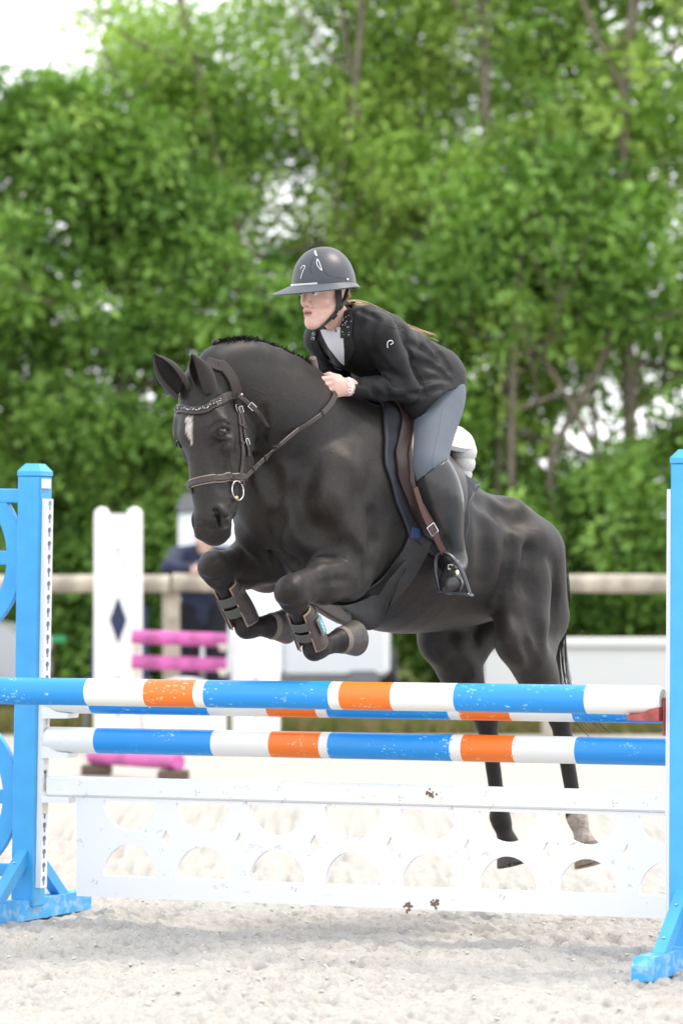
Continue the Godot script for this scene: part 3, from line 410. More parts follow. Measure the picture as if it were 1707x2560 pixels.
const BOOT_LEFT := [
	[0.136, 1.7295, 0.415, 0.062, 0.141, 1.7171, 0.4152, 0.0633, 1, 0, 0, 1, 0.03, 1],
	[0.141, 1.7171, 0.4152, 0.0633, 0.1461, 1.7047, 0.4154, 0.0647, 1, 0, 0, 1, 0.03, 1],
	[0.1461, 1.7047, 0.4154, 0.0647, 0.1519, 1.6896, 0.415, 0.066, 1, 0, 0, 1, 0.03, 1],
	[0.1519, 1.6896, 0.415, 0.066, 0.1592, 1.6707, 0.4143, 0.0679, 1, 0, 0, 1, 0.03, 1],
	[0.1592, 1.6707, 0.4143, 0.0679, 0.1673, 1.6491, 0.413, 0.0697, 1, 0, 0, 1, 0.03, 1],
	[0.1673, 1.6491, 0.413, 0.0697, 0.1744, 1.6257, 0.41, 0.07, 1, 0, 0, 1, 0.03, 1],
	[0.1744, 1.6257, 0.41, 0.07, 0.1798, 1.6007, 0.4052, 0.068, 1, 0, 0, 1, 0.03, 1],
	[0.1798, 1.6007, 0.4052, 0.068, 0.1843, 1.5738, 0.3987, 0.0644, 1, 0, 0, 1, 0.03, 1],
	[0.1843, 1.5738, 0.3987, 0.0644, 0.1894, 1.5461, 0.39, 0.06, 1, 0, 0, 1, 0.03, 1],
	[0.1894, 1.5461, 0.39, 0.06, 0.1961, 1.5165, 0.3774, 0.054, 1, 0, 0, 1, 0.03, 1],
	[0.1961, 1.5165, 0.3774, 0.054, 0.2034, 1.4861, 0.3626, 0.0471, 1, 0, 0, 1, 0.03, 1],
	[0.2034, 1.4861, 0.3626, 0.0471, 0.2097, 1.4583, 0.35, 0.042, 1, 0, 0, 1, 0.03, 1],
	[0.2097, 1.4583, 0.35, 0.042, 0.2143, 1.4351, 0.3419, 0.0401, 1, 0, 0, 1, 0.03, 1],
	[0.2143, 1.4351, 0.3419, 0.0401, 0.2179, 1.4146, 0.3359, 0.0401, 1, 0, 0, 1, 0.03, 1],
	[0.2179, 1.4146, 0.3359, 0.0401, 0.2215, 1.3941, 0.33, 0.04, 1, 0, 0, 1, 0.03, 1],
	[0.2247, 1.3829, 0.33, 0.042, 0.2414, 1.3507, 0.31, 0.03, 1, 0, 0, 1, 0.03, 1],
	[0.226, 1.37, 0.34, 0.044, 0.2186, 1.3253, 0.43, 0.041, 1, 0, 0, 1, 0.03, 1],
	[0.2186, 1.3189, 0.43, 0.041, 0.2127, 1.3016, 0.47, 0.037, 0.9423, 0.2326, 0.2408, 1.15, 0.02, 1],
	[0.0753, 1.8016, 0.41, 0.128, 0.0753, 1.8021, 0.41, 0.128, 1, 0, 0, 1, 0.003, -1],
]
const BOOT_RIGHT := [
	[-0.3196, 1.7295, 0.0048, 0.062, -0.3204, 1.7171, -0.0003, 0.0633, 1, 0, 0, 1, 0.03, 1],
	[-0.3204, 1.7171, -0.0003, 0.0633, -0.3211, 1.7047, -0.0053, 0.0647, 1, 0, 0, 1, 0.03, 1],
	[-0.3211, 1.7047, -0.0053, 0.0647, -0.3213, 1.6896, -0.0111, 0.066, 1, 0, 0, 1, 0.03, 1],
	[-0.3213, 1.6896, -0.0111, 0.066, -0.3213, 1.6707, -0.0184, 0.0679, 1, 0, 0, 1, 0.03, 1],
	[-0.3213, 1.6707, -0.0184, 0.0679, -0.3209, 1.6491, -0.0266, 0.0697, 1, 0, 0, 1, 0.03, 1],
	[-0.3209, 1.6491, -0.0266, 0.0697, -0.3187, 1.6257, -0.034, 0.07, 1, 0, 0, 1, 0.03, 1],
	[-0.3187, 1.6257, -0.034, 0.07, -0.3145, 1.6007, -0.0398, 0.068, 1, 0, 0, 1, 0.03, 1],
	[-0.3145, 1.6007, -0.0398, 0.068, -0.3085, 1.5738, -0.045, 0.0644, 1, 0, 0, 1, 0.03, 1],
	[-0.3085, 1.5738, -0.045, 0.0644, -0.3004, 1.5461, -0.0509, 0.06, 1, 0, 0, 1, 0.03, 1],
	[-0.3004, 1.5461, -0.0509, 0.06, -0.2885, 1.5165, -0.0589, 0.054, 1, 0, 0, 1, 0.03, 1],
	[-0.2885, 1.5165, -0.0589, 0.054, -0.2746, 1.4861, -0.0677, 0.0471, 1, 0, 0, 1, 0.03, 1],
	[-0.2746, 1.4861, -0.0677, 0.0471, -0.2627, 1.4583, -0.0753, 0.042, 1, 0, 0, 1, 0.03, 1],
	[-0.2627, 1.4583, -0.0753, 0.042, -0.2551, 1.4351, -0.0807, 0.0401, 1, 0, 0, 1, 0.03, 1],
	[-0.2551, 1.4351, -0.0807, 0.0401, -0.2496, 1.4146, -0.085, 0.0401, 1, 0, 0, 1, 0.03, 1],
	[-0.2496, 1.4146, -0.085, 0.0401, -0.244, 1.3941, -0.0892, 0.04, 1, 0, 0, 1, 0.03, 1],
	[-0.2444, 1.3829, -0.0924, 0.042, -0.2262, 1.3507, -0.1111, 0.03, 1, 0, 0, 1, 0.03, 1],
	[-0.2545, 1.37, -0.0927, 0.044, -0.3432, 1.3253, -0.0759, 0.041, 1, 0, 0, 1, 0.03, 1],
	[-0.3432, 1.3189, -0.0759, 0.041, -0.3824, 1.3016, -0.0658, 0.037, 0.338, -0.2326, 0.9119, 1.15, 0.02, 1],
	[-0.3083, 1.8016, 0.0645, 0.128, -0.3083, 1.8021, 0.0645, 0.128, 1, 0, 0, 1, 0.003, -1],
]
const LINE := {
	"hoof_fl": [Vector3(-0.1869, 1.1033, 0.67), Vector3(-0.1301, 1.0956, 0.6), Vector3(-0.2865, 1.0743, 0.78)],
	"hoof_fr": [Vector3(-0.4415, 1.1504, 0.47), Vector3(-0.4007, 1.1465, 0.43), Vector3(-0.535, 1.1484, 0.55)],
	"hoof_hl": [Vector3(0.7544, 0.2841, -0.34), Vector3(0.7649, 0.2184, -0.32), Vector3(0.7169, 0.4057, -0.36)],
	"hoof_hr": [Vector3(0.466, 0.268, -0.56), Vector3(0.4754, 0.2013, -0.54), Vector3(0.431, 0.3846, -0.58)],
	"boot_fl": [Vector3(-0.3684, 1.2777, 0.94), Vector3(-0.2865, 1.0743, 0.78), Vector3(-0.1726, 1.3463, 0.58)],
	"boot_fr": [Vector3(-0.6485, 1.3669, 0.66), Vector3(-0.535, 1.1484, 0.55), Vector3(-0.4663, 1.3764, 0.34)],
	"eye": [Vector3(-0.6124, 1.8443, 0.9979), Vector3(0.4744, -0.457, 0.7524)],
	"head_left": [Vector3(-0.5629, 1.9687, 0.8862), Vector3(-0.5657, 1.9979, 0.8957), Vector3(-0.5763, 2.0301, 0.9044), Vector3(-0.5944, 2.0592, 0.9146), Vector3(-0.6145, 2.0791, 0.9213), Vector3(-0.6464, 2.0414, 0.8395), Vector3(-0.6907, 2.0268, 0.8202), Vector3(-0.7289, 1.9795, 0.8142), Vector3(-0.7462, 1.9261, 0.8155)],
	"cheek_a": [Vector3(-0.5643, 1.9748, 0.8889), Vector3(-0.5563, 1.9194, 0.8774), Vector3(-0.5478, 1.8564, 0.899), Vector3(-0.5402, 1.7947, 0.9011), Vector3(-0.5399, 1.7401, 0.9145), Vector3(-0.5456, 1.6905, 0.9311)],
	"cheek_b": [Vector3(-0.5584, 1.9718, 0.885), Vector3(-0.5472, 1.9119, 0.8694), Vector3(-0.536, 1.8492, 0.882), Vector3(-0.5252, 1.8001, 0.8766), Vector3(-0.5204, 1.7594, 0.8838)],
	"brow_left": [Vector3(-0.5476, 1.9798, 0.8822), Vector3(-0.5717, 1.9778, 0.8945), Vector3(-0.5979, 1.9679, 0.9276), Vector3(-0.6279, 1.948, 0.9629), Vector3(-0.6587, 1.9269, 0.9992), Vector3(-0.6895, 1.9176, 1.0028), Vector3(-0.7181, 1.9179, 0.993), Vector3(-0.7475, 1.9265, 0.9624), Vector3(-0.7672, 1.9187, 0.8448)],
	"ear_left": [Vector3(-0.6673, 2.0147, 0.97), Vector3(-0.705, 2.1188, 1.03)],
	"ear_right": [Vector3(-0.7653, 2.0038, 0.94), Vector3(-0.8526, 2.12, 0.98)],
	"guard_top": [Vector3(0.0427, 1.39, 0.4484), Vector3(-0.0144, 1.3237, 0.4543), Vector3(-0.08, 1.2618, 0.4442), Vector3(-0.1522, 1.2319, 0.6195), Vector3(-0.2115, 1.2288, 0.7609), Vector3(-0.2947, 1.24, 0.52)],
	"guard_low": [Vector3(0.0224, 1.3225, 0.53), Vector3(-0.0181, 1.2188, 0.47), Vector3(-0.0492, 1.1525, 0.4), Vector3(-0.1034, 1.1342, 0.36), Vector3(-0.2044, 1.1815, 0.42), Vector3(-0.2884, 1.2303, 0.51)],
	"throat": [Vector3(-0.5572, 1.9748, 0.9), Vector3(-0.5356, 1.9594, 0.9), Vector3(-0.5125, 1.9408, 0.9), Vector3(-0.4893, 1.9177, 0.9), Vector3(-0.4697, 1.8922, 0.88), Vector3(-0.4519, 1.8659, 0.84)],
	"bit": [Vector3(-0.5453, 1.6564, 1)],
	"rein_left": [Vector3(-0.5438, 1.664, 1), Vector3(-0.4733, 1.7395, 0.93), Vector3(-0.398, 1.8123, 0.82), Vector3(-0.3214, 1.8816, 0.71), Vector3(-0.2671, 1.9333, 0.63), Vector3(-0.2326, 1.9764, 0.58), Vector3(-0.2248, 2.0028, 0.555)],
	"rein_right": [Vector3(-0.68, 1.637, 0.8938), Vector3(-0.5458, 1.8465, 0.5), Vector3(-0.4203, 1.9618, 0.4), Vector3(-0.284, 2.031, 0.46)],
	"crop": [Vector3(-0.2943, 2.1254, 0.57), Vector3(-0.2773, 2.0554, 0.515), Vector3(-0.2632, 1.9987, 0.47), Vector3(-0.2284, 1.8505, 0.38), Vector3(-0.1637, 1.5674, 0)],
	"ponytail": [Vector3(-0.174, 2.3391, 0.38), Vector3(-0.1319, 2.3427, 0.28), Vector3(-0.0747, 2.3229, 0.19), Vector3(-0.0009, 2.2862, 0.13), Vector3(0.0732, 2.2576, 0.09), Vector3(0.1339, 2.2337, 0.08)],
	"stirrup": [Vector3(0.183, 1.421, 0.45), Vector3(0.2267, 1.2634, 0.48)],
	"leather": [Vector3(0.0764, 1.6555, 0.52), Vector3(0.1086, 1.5606, 0.5), Vector3(0.1456, 1.4893, 0.48), Vector3(0.183, 1.4178, 0.45)],
	"logo": [Vector3(-0.0212, 2.1661, 0.509), Vector3(-0.0227, 2.1799, 0.516), Vector3(-0.0178, 2.1894, 0.5181), Vector3(-0.0063, 2.1916, 0.5116), Vector3(-0.0014, 2.1842, 0.5049), Vector3(-0.0113, 2.1773, 0.5096)],
	"collar_left": [Vector3(-0.1548, 2.3503, 0.38), Vector3(-0.1648, 2.3133, 0.3372), Vector3(-0.1686, 2.2783, 0.4687), Vector3(-0.1702, 2.242, 0.48), Vector3(-0.1717, 2.2033, 0.4781)],
	"collar_right": [Vector3(-0.2826, 2.2515, 0.3389), Vector3(-0.2875, 2.2245, 0.3475), Vector3(-0.2938, 2.1984, 0.3425)],
	"lapel_left": [Vector3(-0.1669, 2.1999, 0.4795), Vector3(-0.1603, 2.1713, 0.4714), Vector3(-0.1665, 2.1373, 0.4449), Vector3(-0.1744, 2.1072, 0.4028)],
	"lapel_right": [Vector3(-0.2906, 2.2015, 0.3453), Vector3(-0.2758, 2.1627, 0.33), Vector3(-0.2448, 2.1293, 0.2941), Vector3(-0.1874, 2.0963, 0.362)],
	"shirt_a": [Vector3(-0.2654, 2.2395, 0.3659), Vector3(-0.2494, 2.1989, 0.3899), Vector3(-0.2217, 2.1549, 0.4229), Vector3(-0.1825, 2.1103, 0.4043)],
	"shirt_b": [Vector3(-0.1879, 2.2426, 0.47), Vector3(-0.1813, 2.1972, 0.4722), Vector3(-0.1763, 2.1529, 0.4542), Vector3(-0.1777, 2.1102, 0.4065)],
	"tail": [Vector3(0.5034, 1.3653, -0.4512), Vector3(0.5493, 1.2945, -0.5021), Vector3(0.6493, 1.3872, -0.63), Vector3(0.6722, 1.2323, -0.67), Vector3(0.6515, 1.0424, -0.7), Vector3(0.6716, 0.8541, -0.66), Vector3(0.7796, 0.7105, -0.6)],
	"mane": [Vector3(-0.6301, 2.1495, 0.84), Vector3(-0.5583, 2.1595, 0.8), Vector3(-0.4839, 2.1469, 0.72), Vector3(-0.4163, 2.1195, 0.65), Vector3(-0.3479, 2.0869, 0.58), Vector3(-0.2978, 2.0583, 0.52), Vector3(-0.2473, 2.0135, 0.46), Vector3(-0.1804, 1.9715, 0.36), Vector3(-0.1075, 1.9524, 0.24)],
	"seam_a": [Vector3(0.0045, 2.2752, 0.3999), Vector3(0.0437, 2.2265, 0.4015), Vector3(0.0951, 2.1824, 0.3156), Vector3(0.1606, 2.1544, 0.2596), Vector3(0.2082, 2.114, 0.2518)],
	"seam_b": [Vector3(0.0363, 2.1671, 0.4599), Vector3(0.0781, 2.1124, 0.3291), Vector3(0.1168, 2.0466, 0.3353), Vector3(0.1327, 1.9885, 0.3523)],
	"seam_c": [Vector3(-0.0574, 2.2559, 0.5266), Vector3(0.0038, 2.2404, 0.505), Vector3(0.0365, 2.2543, 0.3905)],
	"seam_d": [Vector3(0.1833, 1.9573, 0.3158), Vector3(0.1687, 1.8744, 0.3843), Vector3(0.1512, 1.8005, 0.4462), Vector3(0.1408, 1.7485, 0.48), Vector3(0.1471, 1.7198, 0.4841)],
	"wrist": [Vector3(-0.1662, 2.0224, 0.542), Vector3(-0.1837, 2.0235, 0.552)],
	"wither_pt": [Vector3(-0.1707, 1.6214, 0.2974)],
}
# ---------------------------------------------------------------- the scene
const JUMP_TURN := 0.4102          # the jump stands 23.5 degrees off the picture plane
const JUMP_AT := Vector3(-1.218, 0, -0.93)   # foot of the far left standard
const JUMP_LONG := 2.923
const JUMP_DEEP := 0.72
var fine: ImageTexture
var blotch: ImageTexture
var speck: ImageTexture
var horse: Field

func _ready() -> void:
	rng.seed = 7
	camera_and_light()
	make_materials()
	make_ground()
	make_hedge()
	make_fence()
	make_yard()
	make_far_jump()
	make_jump()
	make_horse()
	make_bridle()
	make_saddle()
	make_rider()

func camera_and_light() -> void:
	var cam := Camera3D.new()
	cam.name = "camera"
	var lens := CameraAttributesPhysical.new()
	lens.frustum_focal_length = 89.94
	lens.frustum_focus_distance = 13.85
	lens.frustum_near = 0.5
	lens.frustum_far = 600.0
	lens.exposure_aperture = 1.9
	cam.attributes = lens
	cam.fov = 15.2
	cam.near = 0.5
	cam.far = 600.0
	add_child(cam)
	cam.position = Vector3(0, 1.37, 14)
	cam.rotation_degrees.x = 0.806
	cam.current = true
	var we := WorldEnvironment.new()
	we.name = "daylight"
	var e := Environment.new()
	we.environment = e
	add_child(we)
	e.background_mode = Environment.BG_SKY
	e.sky = Sky.new()
	var sm := ProceduralSkyMaterial.new()
	sm.sky_top_color = Color(0.90, 0.915, 0.94)
	sm.sky_horizon_color = Color(0.99, 0.99, 1.0)
	sm.sky_curve = 0.2
	sm.ground_bottom_color = Color(0.5, 0.48, 0.44)
	sm.ground_horizon_color = Color(0.9, 0.9, 0.9)
	e.sky.sky_material = sm
	e.tonemap_mode = Environment.TONE_MAPPER_LINEAR
	e.tonemap_exposure = 2.58
	e.sdfgi_enabled = true
	e.ssao_enabled = true
	e.ssil_enabled = true
	var sun := DirectionalLight3D.new()
	sun.name = "sun"
	sun.light_energy = 0.38
	sun.light_color = Color(1.0, 0.96, 0.9)
	sun.light_angular_distance = 16.0
	sun.shadow_enabled = true
	add_child(sun)
	sun.look_at_from_position(Vector3(4.2, 9, -1.6), Vector3.ZERO)

func make_materials() -> void:
	fine = noise_image(256, 3, 0.06, 4, Color(0.72, 0.72, 0.72), Color(1, 1, 1))
	blotch = noise_image(256, 5, 0.012, 4, Color(0.7, 0.7, 0.7), Color(1, 1, 1))
	speck = noise_image(512, 9, 0.03, 5, Color(0.25, 0.25, 0.25), Color(1, 1, 1))
	MT.blue = mat(0.065, 0.40, 0.76, 0.42, {"tex": paint_wear(), "scale": 1.6, "world": true})
	MT.white = mat(0.80, 0.80, 0.80, 0.4, {"tex": dirt_wear(), "scale": 1.3, "world": true})
	MT.clean = mat(0.78, 0.78, 0.78, 0.45)
	MT.guard = mat(0.030, 0.029, 0.029, 0.55, {"tex": blotch, "scale": 8.0, "bump": fine, "depth": 0.04})
	MT.strip = mat(0.78, 0.78, 0.78, 0.35)
	MT.cream = mat(0.72, 0.68, 0.58, 0.5)
	MT.red = mat(0.45, 0.09, 0.08, 0.5, {"tex": blotch, "scale": 6.0})
	MT.slot = mat(0.004, 0.05, 0.16, 0.6)
	MT.bolt = mat(0.6, 0.6, 0.6, 0.35, {"metal": 1.0})
	MT.leather = mat(0.035, 0.017, 0.014, 0.38, {"tex": fine, "scale": 14.0, "bump": fine, "depth": 0.03})
	MT.bridle = mat(0.042, 0.027, 0.023, 0.42, {"tex": fine, "scale": 18.0})
	MT.red_leather = mat(0.09, 0.028, 0.020, 0.35, {"tex": fine, "scale": 14.0})
	MT.tan = mat(0.30, 0.22, 0.17, 0.6)
	MT.black_leather = mat(0.016, 0.016, 0.017, 0.4, {"tex": fine, "scale": 12.0, "bump": fine, "depth": 0.03})
	MT.steel = mat(0.55, 0.54, 0.52, 0.22, {"metal": 1.0})
	MT.brass = mat(0.6, 0.5, 0.25, 0.35, {"metal": 1.0})
	MT.navy = mat(0.012, 0.015, 0.024, 0.85, {"tex": fine, "scale": 22.0, "rim": 0.2, "bump": fine, "depth": 0.05})
	MT.wood = mat(0.52, 0.46, 0.37, 0.8, {"tex": blotch, "scale": 1.5, "bump": fine, "depth": 0.4})
	MT.pink = mat(0.66, 0.13, 0.42, 0.5, {"tex": blotch, "scale": 2.0})
	MT.dark_wood = mat(0.16, 0.11, 0.08, 0.85, {"tex": fine, "scale": 3.0})
	MT.skin = mat(0.62, 0.42, 0.34, 0.5, {"sss": 0.1})
	MT.dark_coat = mat(0.012, 0.010, 0.010, 0.5)
	MT.ear = mat(0.020, 0.016, 0.015, 0.7, {"both": true, "rim": 0.2})
	MT.boot_shell = mat(0.090, 0.070, 0.066, 0.5, {"tex": blotch, "scale": 9.0, "bump": fine, "depth": 0.03})
	MT.fleece = mat(0.80, 0.77, 0.74, 0.9, {"rim": 0.3, "bump": fine, "depth": 0.15, "tex": fine, "scale": 14.0})
	MT.stirrup = mat(0.016, 0.019, 0.024, 0.35, {"metal": 0.0, "coat": 0.4})
	MT.rubber = mat(0.02, 0.02, 0.02, 0.7)

# flecks where the paint has gone
func paint_wear() -> ImageTexture:
	var im := Image.create(512, 512, true, Image.FORMAT_RGB8)
	im.fill(Color(1, 1, 1))
	var n := FastNoiseLite.new()
	n.seed = 21
	n.frequency = 0.012
	n.fractal_octaves = 4
	var src := n.get_seamless_image(512, 512)
	for y in 512:
		for x in 512:
			var v := src.get_pixel(x, y).r
			im.set_pixel(x, y, Color(1, 1, 1).lerp(Color(0.9, 0.92, 0.93), v))
	im.generate_mipmaps()
	return ImageTexture.create_from_image(im)

# mud flecks on white boards
func dirt_wear() -> ImageTexture:
	var im := Image.create(1024, 1024, true, Image.FORMAT_RGB8)
	im.fill(Color(1, 1, 1))
	var r := RandomNumberGenerator.new()
	r.seed = 31
	for k in 150:
		var c := Vector2(r.randf() * 1024, r.randf() * 1024)
		var s := 0.8 + pow(r.randf(), 5.0) * 9.0
		var tone := Color(0.74, 0.70, 0.64).lerp(Color(0.93, 0.92, 0.90), pow(r.randf(), 0.5))
		for t in 6:
			var q := c + Vector2(r.randfn(0, s), r.randfn(0, s * 0.9))
			var w := s * r.randf_range(0.3, 0.7)
			for y in range(int(q.y - w), int(q.y + w) + 1):
				for x in range(int(q.x - w), int(q.x + w) + 1):
					if Vector2(x - q.x, y - q.y).length() <= w:
						im.set_pixel(posmod(x, 1024), posmod(y, 1024), tone)
	im.generate_mipmaps()
	return ImageTexture.create_from_image(im)

# ---------------------------------------------------------------- ground
func spread(dense0: float, dense1: float, step: float, lo: float, hi: float) -> PackedFloat32Array:
	var out := PackedFloat32Array()
	var side := []
	var x := dense0
	var s := step
	while x > lo:
		s *= 1.12
		x = maxf(x - s, lo)
		side.append(x)
	side.reverse()
	for v in side: out.append(v)
	x = dense0
	while x < dense1:
		out.append(x)
		x += step
	s = step
	out.append(dense1)
	x = dense1
	while x < hi:
		s *= 1.12
		x = minf(x + s, hi)
		out.append(x)
	return out

func make_ground() -> void:
	var n := FastNoiseLite.new()
	n.seed = 4
	n.frequency = 3.2
	n.fractal_octaves = 3
	var big := FastNoiseLite.new()
	big.seed = 8
	big.frequency = 0.9
	var pit := FastNoiseLite.new()
	pit.seed = 44
	pit.frequency = 11.0
	pit.fractal_octaves = 3
	pit.fractal_gain = 0.6
	var patchy := FastNoiseLite.new()
	patchy.seed = 45
	patchy.frequency = 1.7
	var prints := []
	for k in 30:
		prints.append([rng.randf_range(-1.6, 1.6), rng.randf_range(-0.3, 2.7), rng.randf_range(0.045, 0.07), rng.randf() * TAU])
	var relief := func(x: float, z: float) -> float:
		var dent := 0.0
		for q in prints:
			var dx: float = x - q[0]
			var dz: float = z - q[1]
			var far: float = dx * dx + dz * dz
			if far < 0.012:
				var e: float = sqrt(far) / q[2]
				dent += -0.020 * smoothstep(1.1, 0.75, e) + 0.010 * smoothstep(0.25, 0.0, absf(e - 1.25))
		var rough := 0.45 + 0.9 * clampf(patchy.get_noise_2d(x, z) + 0.35, 0.0, 1.0)
		var v: float = pit.get_noise_2d(x, z * 0.8)
		var lump := 0.040 * v * rough - 0.045 * maxf(0.0, -v - 0.16) * rough
		return dent + lump + 0.022 * big.get_noise_2d(x, z) + 0.012 * n.get_noise_2d(x, z) - 0.008
	var xs := spread(-1.7, 1.7, 0.0125, -150.0, 150.0)
	var zs := spread(-1.2, 2.9, 0.014, -300.0, 16.0)
	var w := xs.size()
	var p := PackedVector3Array()
	var idx := PackedInt32Array()
	for z in zs:
		for x in xs:
			var y := 0.0
			if absf(x) < 5.0 and z > -8.0 and z < 5.0:
				y = relief.call(x, z)
			p.append(Vector3(x, y, z))
	for j in zs.size() - 1:
		for i in w - 1:
			var q := j * w + i
			idx.append_array([q, q + 1, q + w + 1, q, q + w + 1, q + w])
	var nor := PackedVector3Array()
	nor.resize(p.size())
	for t in range(0, idx.size(), 3):
		var c := (p[idx[t + 2]] - p[idx[t]]).cross(p[idx[t + 1]] - p[idx[t]])
		for k in 3: nor[idx[t + k]] += c
	for k in nor.size(): nor[k] = nor[k].normalized()
	var sand_tex := sand_texture()
	var sand := mat(0.425, 0.412, 0.392, 0.95, {"tex": sand_tex, "scale": 0.9, "world": true, "bump": speck, "depth": 1.3, "spec": 0.2})
	var g := obj("ground", mesh_of(p, nor, idx), sand)
	tag(g, "pale sand of the riding arena", "", "", "structure")
	# loose clods
	var clod := Shape.new()
	clod.ball(Vector3.ZERO, Vector3(1, 0.7, 1), Basis.IDENTITY, 4, 6)
	var cm := clod.mesh()
	var mm := MultiMesh.new()
	mm.transform_format = MultiMesh.TRANSFORM_3D
	mm.mesh = cm
	mm.instance_count = 5200
	for k in 5200:
		var x := rng.randf_range(-1.9, 1.9)
		var z := rng.randf_range(-2.6, 3.2)
		var s := 0.002 + pow(rng.randf(), 4.0) * 0.009
		var y: float = relief.call(x, z)
		mm.set_instance_transform(k, Transform3D(Basis.from_euler(Vector3(rng.randf() * 6, rng.randf() * 6, 0)).scaled(Vector3(s, s * 0.8, s)), Vector3(x, y + s * 0.2, z)))
	var mi := MultiMeshInstance3D.new()
	mi.name = "sand_clods"
	mi.multimesh = mm
	mi.material_override = mat(0.55, 0.52, 0.47, 0.95, {"spec": 0.2})
	add_child(mi)
	tag(mi, "loose clods and grains lying on the pale sand", "clods", "", "stuff")
	# grass verge behind the arena
	var gs := Shape.new()
	gs.quad(Vector3(-120, 0.006, -200), Vector3(120, 0.006, -200), Vector3(120, 0.006, -17.2), Vector3(-120, 0.006, -17.2))
	var lawn := obj("grass_verge", gs.mesh(), mat(0.14, 0.15, 0.05, 0.95, {"tex": noise_image(256, 12, 0.02, 4, Color(0.45, 0.55, 0.35), Color(1, 0.95, 0.8)), "scale": 0.5, "world": true, "spec": 0.2}))
	tag(lawn, "strip of rough grass behind the arena fence", "", "", "structure")
	var blade := Shape.new()
	for k in 9:
		var a := rng.randf() * TAU
		var o := Vector3(cos(a), 0, sin(a)) * rng.randf() * 0.07
		var t := o + Vector3(rng.randfn(0, 0.05), rng.randf_range(0.07, 0.19), rng.randfn(0, 0.05))
		var s := Vector3(sin(a), 0, -cos(a)) * 0.006
		blade.tri(o - s, o + s, t)
	var bm := MultiMesh.new()
	bm.transform_format = MultiMesh.TRANSFORM_3D
	bm.use_colors = true
	bm.mesh = blade.mesh()
	bm.instance_count = 9000
	for k in 9000:
		var s := rng.randf_range(0.6, 1.5)
		bm.set_instance_transform(k, Transform3D(Basis.from_euler(Vector3(0, rng.randf() * TAU, 0)).scaled(Vector3.ONE * s), Vector3(rng.randf_range(-5, 5), 0.005, -17.1 - pow(rng.randf(), 1.3) * 7.5)))
		bm.set_instance_color(k, Color(0.13, 0.16, 0.03).lerp(Color(0.30, 0.22, 0.11), pow(rng.randf(), 1.2)))
	var gi := MultiMeshInstance3D.new()
	gi.name = "grass_blades"
	gi.multimesh = bm
	gi.material_override = mat(1, 1, 1, 0.8, {"vc": true, "both": true, "back": Color(0.5, 0.6, 0.3)})
	add_child(gi)
	tag(gi, "rough green and straw coloured grass on the verge", "grass", "", "stuff")

func sand_texture() -> ImageTexture:
	var n := FastNoiseLite.new()
	n.seed = 14
	n.frequency = 0.05
	n.fractal_octaves = 4
	var a := n.get_seamless_image(1024, 1024)
	n.frequency = 0.008
	n.seed = 15
	var b := n.get_seamless_image(1024, 1024)
	var im := Image.create(1024, 1024, true, Image.FORMAT_RGB8)
	for y in 1024:
		for x in 1024:
			var v := a.get_pixel(x, y).r
			var u := b.get_pixel(x, y).r
			var dark := smoothstep(0.36, 0.20, v) * (0.2 + 0.5 * u)
			im.set_pixel(x, y, Color(1, 1, 1).lerp(Color(0.66, 0.60, 0.52), dark).lerp(Color(0.9, 0.88, 0.84), 0.5 * u))
	im.generate_mipmaps()
	return ImageTexture.create_from_image(im)

# ---------------------------------------------------------------- trees
var leaf_meshes := []
func leaf_cluster(count: int, spread_: float, long: float, wide: float, seed_: int) -> ArrayMesh:
	var r := RandomNumberGenerator.new()
	r.seed = seed_
	var s := Shape.new()
	for k in count:
		var d := Vector3(r.randfn(0, 1), r.randfn(0, 0.8), r.randfn(0, 1)).normalized() * (spread_ * pow(r.randf(), 0.6))
		var t := (d.normalized() + Vector3(r.randfn(0, 0.5), r.randfn(-0.25, 0.4), r.randfn(0, 0.5))).normalized()
		var side := t.cross(Vector3(r.randfn(0, 0.4), 1, r.randfn(0, 0.4))).normalized()
		var l := long * r.randf_range(0.7, 1.2)
		var w := wide * r.randf_range(0.8, 1.2)
		var m := d + t * l * 0.45
		var up := side.cross(t) * (-w * 0.18)
		s.tri(d, m + side * w * 0.5 + up, d + t * l)
		s.tri(d, d + t * l, m - side * w * 0.5 + up)
	return s.mesh()

var leaf_mat: StandardMaterial3D
var bark: StandardMaterial3D

func limb(s: Shape, from: Vector3, dir: Vector3, length: float, r: float, depth: int, g: RandomNumberGenerator, tips: Array) -> void:
	var pts := [from]
	var rad := [r]
	var p := from
	var d := dir.normalized()
	var steps := 6
	for k in steps:
		d = (d + Vector3(g.randfn(0, 0.13), g.randfn(0.03, 0.08), g.randfn(0, 0.13))).normalized()
		p += d * (length / steps)
		pts.append(p)
		rad.append(r * lerpf(1.0, 0.55, float(k + 1) / steps))
	s.tube(pts, rad, 7 if depth > 0 else 5)
	tips.append(p)
	if depth <= 0:
		return
	for k in g.randi_range(2, 3):
		var at: int = g.randi_range(3, steps)
		var out := (d + Vector3(g.randfn(0, 0.7), g.randf_range(-0.1, 0.6), g.randfn(0, 0.7))).normalized()
		limb(s, pts[at], out, length * g.randf_range(0.5, 0.75), rad[at] * 0.7, depth - 1, g, tips)

